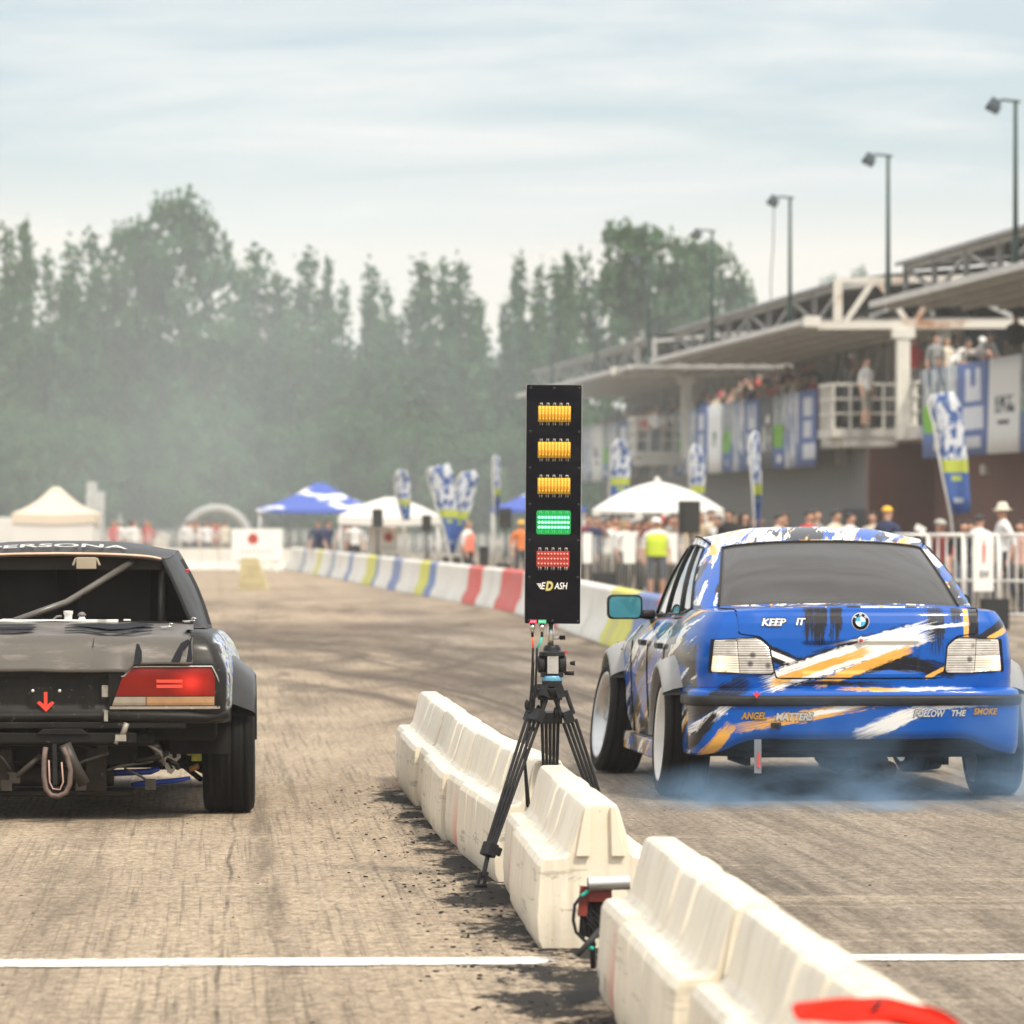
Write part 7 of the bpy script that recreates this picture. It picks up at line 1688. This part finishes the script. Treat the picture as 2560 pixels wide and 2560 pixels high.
def feather(left, right, D, lab, seed, base=None, ripple=.10, group='feather flags'):
    """left and right edges as pixel lists from the top down"""
    n = len(left); b = MB(); rows = []
    for i, ((xl, yl), (xr, yr)) in enumerate(zip(left, right)):
        rows.append([px(lerp(xl, xr, j/5), lerp(yl, yr, j/5), D)+Vector((0, ripple*math.sin(j*1.1+i*.8+seed), 0)) for j in range(6)])
    base = base or ((left[-1][0]+right[-1][0])/2, 0); bx = px(base[0], 1300, D).x
    t = thing('feather_flag', lab, 'flag', (bx, D, 0), 0, group); off = Vector((bx, D, 0))
    b.grid([[p-off for p in r] for r in rows]); o = b.build('flag', M_flag, t, solid=.012, fix=False); uv = o.data.uv_layers.new(name='UVMap')
    for l in o.data.loops: vi = l.vertex_index; uv.data[l.index].uv = ((vi % 6)/5, 1-(vi//6)/(n-1))
    b = MB(); pts = [Vector((0, 0, 0)), rows[-1][0]-off+Vector((-.03, .0, 0))]+[r[0]-off+Vector((-.03, 0, 0)) for r in rows[::-1][1:]]; b.tube(pts, .022, 6); b.build('pole', M_pole, t)
    b = MB(); b.box((0, 0, .04), (.5, .5, .08)); b.build('base', M_blk2, t); return t
feather([(2338, 985), (2325, 1010), (2338, 1060), (2345, 1110), (2352, 1150), (2361, 1200), (2370, 1240), (2381, 1288)], [(2383, 978), (2402, 1010), (2410, 1060), (2414, 1110), (2418, 1150), (2421, 1200), (2424, 1240), (2426, 1280)], 96, 'large wind-bent feather flag nearest, in front of the brown wall above the railing', 1, (2400, 0))
feather([(1890, 1078), (1878, 1105), (1878, 1150), (1882, 1190), (1886, 1240), (1889, 1290), (1892, 1330)], [(1898, 1080), (1900, 1105), (1901, 1150), (1902, 1190), (1902, 1240), (1900, 1290), (1897, 1330)], 100, 'thin feather flag seen edge-on in front of the middle banners', 2, (1894, 0))
feather([(1738, 1110), (1728, 1135), (1726, 1170), (1727, 1200), (1728, 1235), (1730, 1262), (1732, 1290)], [(1748, 1112), (1760, 1135), (1763, 1170), (1762, 1200), (1760, 1235), (1756, 1262), (1750, 1290)], 118, 'feather flag rising behind the white pyramid tent and black loudspeaker', 3, (1745, 0))
feather([(1548, 1098), (1532, 1115), (1528, 1150), (1528, 1180), (1527, 1215), (1527, 1250), (1527, 1290)], [(1562, 1100), (1572, 1118), (1576, 1150), (1575, 1180), (1574, 1215), (1573, 1250), (1572, 1290)], 124, 'feather flag in front of the far balcony, left of the white tent', 4, (1550, 0))
feather([(1000, 1176), (991, 1190), (991, 1215), (993, 1240), (998, 1262), (1005, 1285), (1011, 1300)], [(1014, 1175), (1025, 1190), (1026, 1215), (1026, 1240), (1026, 1262), (1025, 1285), (1024, 1300)], 128, 'straight feather flag left of the pair leaning apart', 5, (1018, 0))
feather([(1080, 1168), (1070, 1185), (1078, 1215), (1088, 1245), (1096, 1275), (1108, 1305), (1118, 1345), (1128, 1385)], [(1122, 1158), (1132, 1180), (1137, 1215), (1141, 1245), (1142, 1275), (1139, 1305), (1137, 1345), (1132, 1385)], 118, 'wide feather flag leaning left, tangled with its neighbour', 6, (1130, 0))
feather([(1160, 1180), (1148, 1195), (1143, 1220), (1139, 1250), (1137, 1280), (1135, 1310), (1133, 1345), (1131, 1385)], [(1186, 1175), (1196, 1190), (1192, 1220), (1184, 1250), (1174, 1280), (1160, 1310), (1146, 1345), (1135, 1385)], 119, 'feather flag leaning right out of the tangled pair', 7, (1133, 0))
feather([(1240, 1138), (1236, 1150), (1235, 1180), (1236, 1210), (1237, 1240), (1238, 1265), (1239, 1290)], [(1245, 1138), (1249, 1150), (1250, 1180), (1250, 1210), (1249, 1240), (1248, 1265), (1246, 1290)], 130, 'narrow feather flag just left of the start light', 8, (1243, 0))
# ------------------------------------------------------------------ loudspeakers
M_spk = plain('black_speaker_cabinet', (.018, .018, .018), .6, .2, 3); M_grl = plain('dark_speaker_grille', (.030, .030, .030), .7, .3, 40)
def speaker(x0, x1, y0, y1, D, lab, rz=.1, tilt=0, stand_=True):
    s_ = D/F; w_, h_ = (x1-x0)*s_, (y1-y0)*s_; xc = ((x0+x1)/2-1280)*s_; zc_ = H+(YH-(y0+y1)/2)*s_
    t = thing('loudspeaker', lab, 'loudspeaker', (xc, D, zc_-h_/2), rz, 'black loudspeakers')
    b = MB(); b.box((0, w_*.4, h_/2), (w_*.92, w_*.8, h_), (R(tilt), 0, 0)); b.build('cabinet', M_spk, t, bevel=.02)
    b = MB(); b.box((0, -.012, h_/2), (w_*.82, .02, h_*.92), (R(tilt), 0, 0)); b.build('grille', M_grl, t)
    if stand_:
        st = thing('speaker_stand', 'thin tripod stand under the '+lab.replace('black loudspeaker ', 'loudspeaker '), 'stand', (xc, D+w_*.4, 0), 0, 'speaker stands'); zb = zc_-h_/2
        b = MB(); b.tube([(0, 0, .15), (0, 0, zb)], .022, 8); b.build('pole', M_blk, st)
        for k in range(3): a = k*2.094+.4; b = MB(); b.tube([(0, 0, min(.75, zb*.6)), (math.cos(a)*.42, math.sin(a)*.42, .0)], .014, 6); b.build('leg', M_blk, st)
speaker(1703, 1755, 1252, 1333, 98, 'black loudspeaker on a stand behind the blue car mirror side', .25)
speaker(1247, 1280, 1270, 1321, 128, 'black loudspeaker beside the start light left edge', .05)
speaker(1056, 1080, 1287, 1328, 130, 'black loudspeaker between the white tent and the flags', .15)
speaker(929, 958, 1272, 1319, 130, 'black loudspeaker in front of the white tent roof', .0)
for x0, x1, y0, y1, D, lab in ((1484, 1542, 1432, 1466, 101, 'black floor monitor in front of the steel fence'), (1106, 1152, 1392, 1418, 122, 'wide black floor monitor left of the marshal in coral'), (1160, 1190, 1405, 1424, 121, 'small black box at the feet of the marshal in coral'), (1240, 1278, 1409, 1436, 112, 'black floor box just left of the start light'), (1198, 1222, 1366, 1396, 122, 'black box standing right of the marshal in coral'), (1200, 1232, 1416, 1430, 114, 'low black box behind the track barriers')):
    s_ = D/F; p = gp(0, 1); w_ = (x1-x0)*s_; zc_ = H+(YH-y0)*s_; b = MB(); b.box((0, .25, zc_/2), (w_, .5, max(.12, zc_)), None, 0, (1, .6)); b.box((0, -.005, zc_*.5), (w_*.9, .01, zc_*.8), None, 1); o = b.build('floor_monitor', [M_spk, M_grl], bevel=.015); o.location = (((x0+x1)/2-1280)*s_, D, 0); tag(o, lab, 'floor monitor')
# ------------------------------------------------------------------ fences
M_galv = plain('galvanised_steel', (.46, .46, .44), .45, .12, 4, metal=.3); M_wrail = plain('white_painted_rail', (.76, .74, .69), .5, .06, 4)
def barrier_panel(w_, h_, mat, nb, r_=.022, feet=True):
    b = MB(); b.tube([(-w_/2, 0, .18), (-w_/2, 0, h_), (w_/2, 0, h_), (w_/2, 0, .18)], r_, 8, closed=True); fr = b
    for k in range(1, nb): x = -w_/2+w_*k/nb; b.tube([(x, 0, .18), (x, 0, h_)], r_*.45, 5)
    if feet:
        for s_ in (-.38, .38): b.tube([(w_*s_, -.3, .02), (w_*s_, 0, .18), (w_*s_, .3, .02)], r_*.8, 6)
    return b
cfm = None
for i in range(9):
    x = 1478+2.35*i*F/103/8.0*1.0; xpx = 1420+44*i; D = 103; p = px(xpx, 1300, D)
    if i == 0: o = barrier_panel(.315*1.0, 1.12, M_galv, 6, .016).build('crowd_barrier', M_galv); cfm = o
    else: o = cfm.copy(); COL.objects.link(o)
    o.location = (p.x, D+.05*(i % 2), 0); tag(o, 'grey steel crowd barrier in the row before the white tent crowd', 'crowd barrier', 'steel crowd barriers before the tent')
cfm2 = None
for i in range(16):
    xpx = 1010+26*i
    if xpx > 1300: break
    p = px(xpx, 1300, 133)
    if i == 0: o = barrier_panel(.245, 1.1, M_galv, 5, .016).build('crowd_barrier', M_galv); cfm2 = o
    else: o = cfm2.copy(); COL.objects.link(o)
    o.location = (p.x, 133, 0); tag(o, 'grey steel crowd barrier in the row behind the striped barriers', 'crowd barrier', 'steel crowd barriers in the paddock')
cfm3 = None
for i in range(30):
    xpx = 255+26*i
    if xpx > 1000: break
    p = px(xpx, 1300, 163)
    if i == 0: o = barrier_panel(.30, 1.15, M_galv, 4, .018).build('crowd_barrier', M_galv); cfm3 = o
    else: o = cfm3.copy(); COL.objects.link(o)
    o.location = (p.x, 163, 0); tag(o, 'grey fence panel in the long row beyond the far wall', 'crowd barrier', 'fence panels beyond the far wall')
for k, (x0, x1, lab) in enumerate(((1457, 1480, 'white poster on the steel fence nearest the start light'), (1558, 1588, 'white poster on the steel fence left of the lime marshal'), (1668, 1694, 'white poster on the steel fence right of the lime marshal'))):
    a, c = px(x0, 1408, 102.8), px(x1, 1332, 102.8); b = MB(); b.box(((a.x+c.x)/2, 102.8, (a.z+c.z)/2), (c.x-a.x, .02, c.z-a.z)); tag(b.build('poster', M_sign), lab, 'poster', 'white posters on the steel fence')
# white railing on the right: posts, rails, balusters
for i in range(4):
    x0, x1 = 2236+88*i, 2236+88*(i+1); D = 79.5-.55*i; a, c = px(x0, 1300, D+.55), px(x1-3, 1300, D); hh = H-(1338-YH)*D/F
    L0 = (c-a).length; t = thing('white_railing', ['white railing section half hidden by the blue car roof', 'white railing section left of the poster', 'white railing section carrying the white poster', 'white railing section cut by the right edge'][i], 'railing', ((a.x+c.x)/2, (a.y+c.y)/2, 0), math.atan2(c.y-a.y, c.x-a.x), 'white railing sections')
    for zz, r_ in ((hh, .028), (hh*.47, .02), (.10, .022)): b = MB(); b.tube([(-L0/2, 0, zz), (L0/2, 0, zz)], r_, 8); b.build('rail', M_wrail, t)
    for k in (0, 1): b = MB(); b.tube([(-L0/2+k*L0, 0, 0), (-L0/2+k*L0, 0, hh)], .03, 8); b.build('post', M_wrail, t)
    for k in range(1, 4): b = MB(); b.tube([(-L0/2+L0*k/4, 0, .10), (-L0/2+L0*k/4, 0, hh)], .014, 6); b.build('baluster', M_wrail, t)
a, c = px(2434, 1478, 77.6), px(2484, 1338, 77.6); b = MB(); b.box(((a.x+c.x)/2, 77.6, (a.z+c.z)/2), (c.x-a.x, .012, c.z-a.z)); o = tag(b.build('poster', M_sign), 'tall white poster with a red stroke hanging on the white railing', 'poster')
b = MB(); pm = px(2460, 1378, 77.58); b.add([(pm.x-.012, 77.585, pm.z-.16), (pm.x+.012, 77.585, pm.z-.16), (pm.x+.022, 77.585, pm.z+.05), (pm.x+.004, 77.585, pm.z+.17), (pm.x-.018, 77.585, pm.z+.05)], [(0, 1, 2, 3, 4)]); b.build('logo', M_sred, o, fix=False)
me = fit(text_mesh('RW', 'lettering', .2, M_prn, .1, .002), .13, .10); pm = px(2462, 1435, 77.58); put_mesh('lettering', me, o, Matrix.Translation((pm.x, 77.58, pm.z)) @ UP)
b = MB(); p = px(2486, 1300, 72.6); b.box((0, 0, .20), (.36, .32, .40)); b.box((0, -.165, .20), (.31, .01, .34), None, 1); o = b.build('floor_monitor', [M_spk, M_grl], bevel=.02); o.location = (p.x, 72.6, 0); tag(o, 'black box on the ground right of the blue car, before the white railing', 'floor monitor')
b = MB(); p = px(2301, 1322, 88); b.box(p, (.17, .03, .10), (0, R(28), 0)); tag(b.build('phone_sign', M_sign), 'small white card held up above the right end of the blue car roof', 'card')
# dark rubber line swept against the striped barriers
# ------------------------------------------------------------------ haze and smoke
def volume_box(name, lo, hi, dens, col, label, noise=None):
    b = MB(); c = [(lo[i]+hi[i])/2 for i in range(3)]; b.box(c, [hi[i]-lo[i] for i in range(3)])
    m = bpy.data.materials.new(name); m.use_nodes = True; t = m.node_tree; t.nodes.clear(); o_ = t.nodes.new('ShaderNodeOutputMaterial'); v = t.nodes.new('ShaderNodeVolumePrincipled'); v.inputs['Color'].default_value = col+(1,); v.inputs['Density'].default_value = dens; v.inputs['Anisotropy'].default_value = 0.0
    t.links.new(v.outputs[0], o_.inputs['Volume']); o = b.build(name, m); tag(o, label, None, None, 'stuff'); return o, m, v
hz, hm, hv = volume_box('haze', (-260, -20, -1), (260, 330, 32), HAZE, (.93, .95, .94), 'pale haze hanging over the whole track')
def smoke(name, c, r, dens, col, label, scale, thr, lobes, aniso=.2):
    """one soft-edged box of smoke; lobes are (centre, radius, weight) in the box's own -1..1 space"""
    b = MB(); b.box((0, 0, 0), (2, 2, 2)); m = NT(name+'_volume'); t = m.t; t.nodes.remove(m.b)
    v = m.n('ShaderNodeVolumePrincipled'); v.inputs['Color'].default_value = col+(1,); v.inputs['Anisotropy'].default_value = aniso
    P = m.obj(); ed = m.sep(P); fall = None
    for k in range(3):
        q = m.step(m.math('ABSOLUTE', ed[k]), 1.0, .55); fall = q if fall is None else m.math('MULTIPLY', fall, q)
    tot = None
    for lc, lr, lw in lobes:
        d = m.n('ShaderNodeVectorMath', operation='LENGTH'); m.put(d.inputs[0], m.map(P, tuple(1/x for x in lr), tuple(-a_/x for a_, x in zip(lc, lr)))); q = m.math('MULTIPLY', m.math('POWER', m.step(d.outputs['Value'], 1.0, .0), 1.3), lw); tot = q if tot is None else m.math('ADD', tot, q)
    n = m.noise(m.map(m.geo().outputs['Position'], scale), 1, 5, .62, .7); k = m.math('MULTIPLY', m.math('MULTIPLY', m.math('MULTIPLY', fall, tot), m.step(n, thr, thr+.26)), dens); m.put(v.inputs['Density'], k); t.links.new(v.outputs[0], m.out.inputs['Volume'])
    o = b.build(name, m.mat); o.location = c; o.scale = r; tag(o, label, None, None, 'stuff'); return o
smoke('tyre_smoke', px(2140, 1890, 27.9), (1.5, 1.3, .62), 4.0, (.33, .54, .80), 'thin blue tyre smoke curling low behind the blue car and round its right rear wheel', (1.7, 1.2, 2.8), .42,
      [((-.30, -.1, -.50), (.75, 1, .50), 1.0), ((.15, .0, -.45), (.7, 1, .55), .8), ((.62, .15, -.1), (.42, .9, .9), .55), ((-.05, -.3, .0), (.5, .6, .6), .22)])
smoke('drifting_smoke', px(620, 1010, 186), (34, 34, 15), .0100, (.82, .94, .98), 'pale smoke drifting across in front of the poplars, thickest left of the middle', (.075, .045, .085), .27,
      [((-.02, -.1, -.05), (.42, 1.1, .95), 1.15), ((-.6, 0, -.2), (.6, 1.1, .8), .50), ((.5, 0, -.2), (.7, 1.1, .8), .60)], .0)
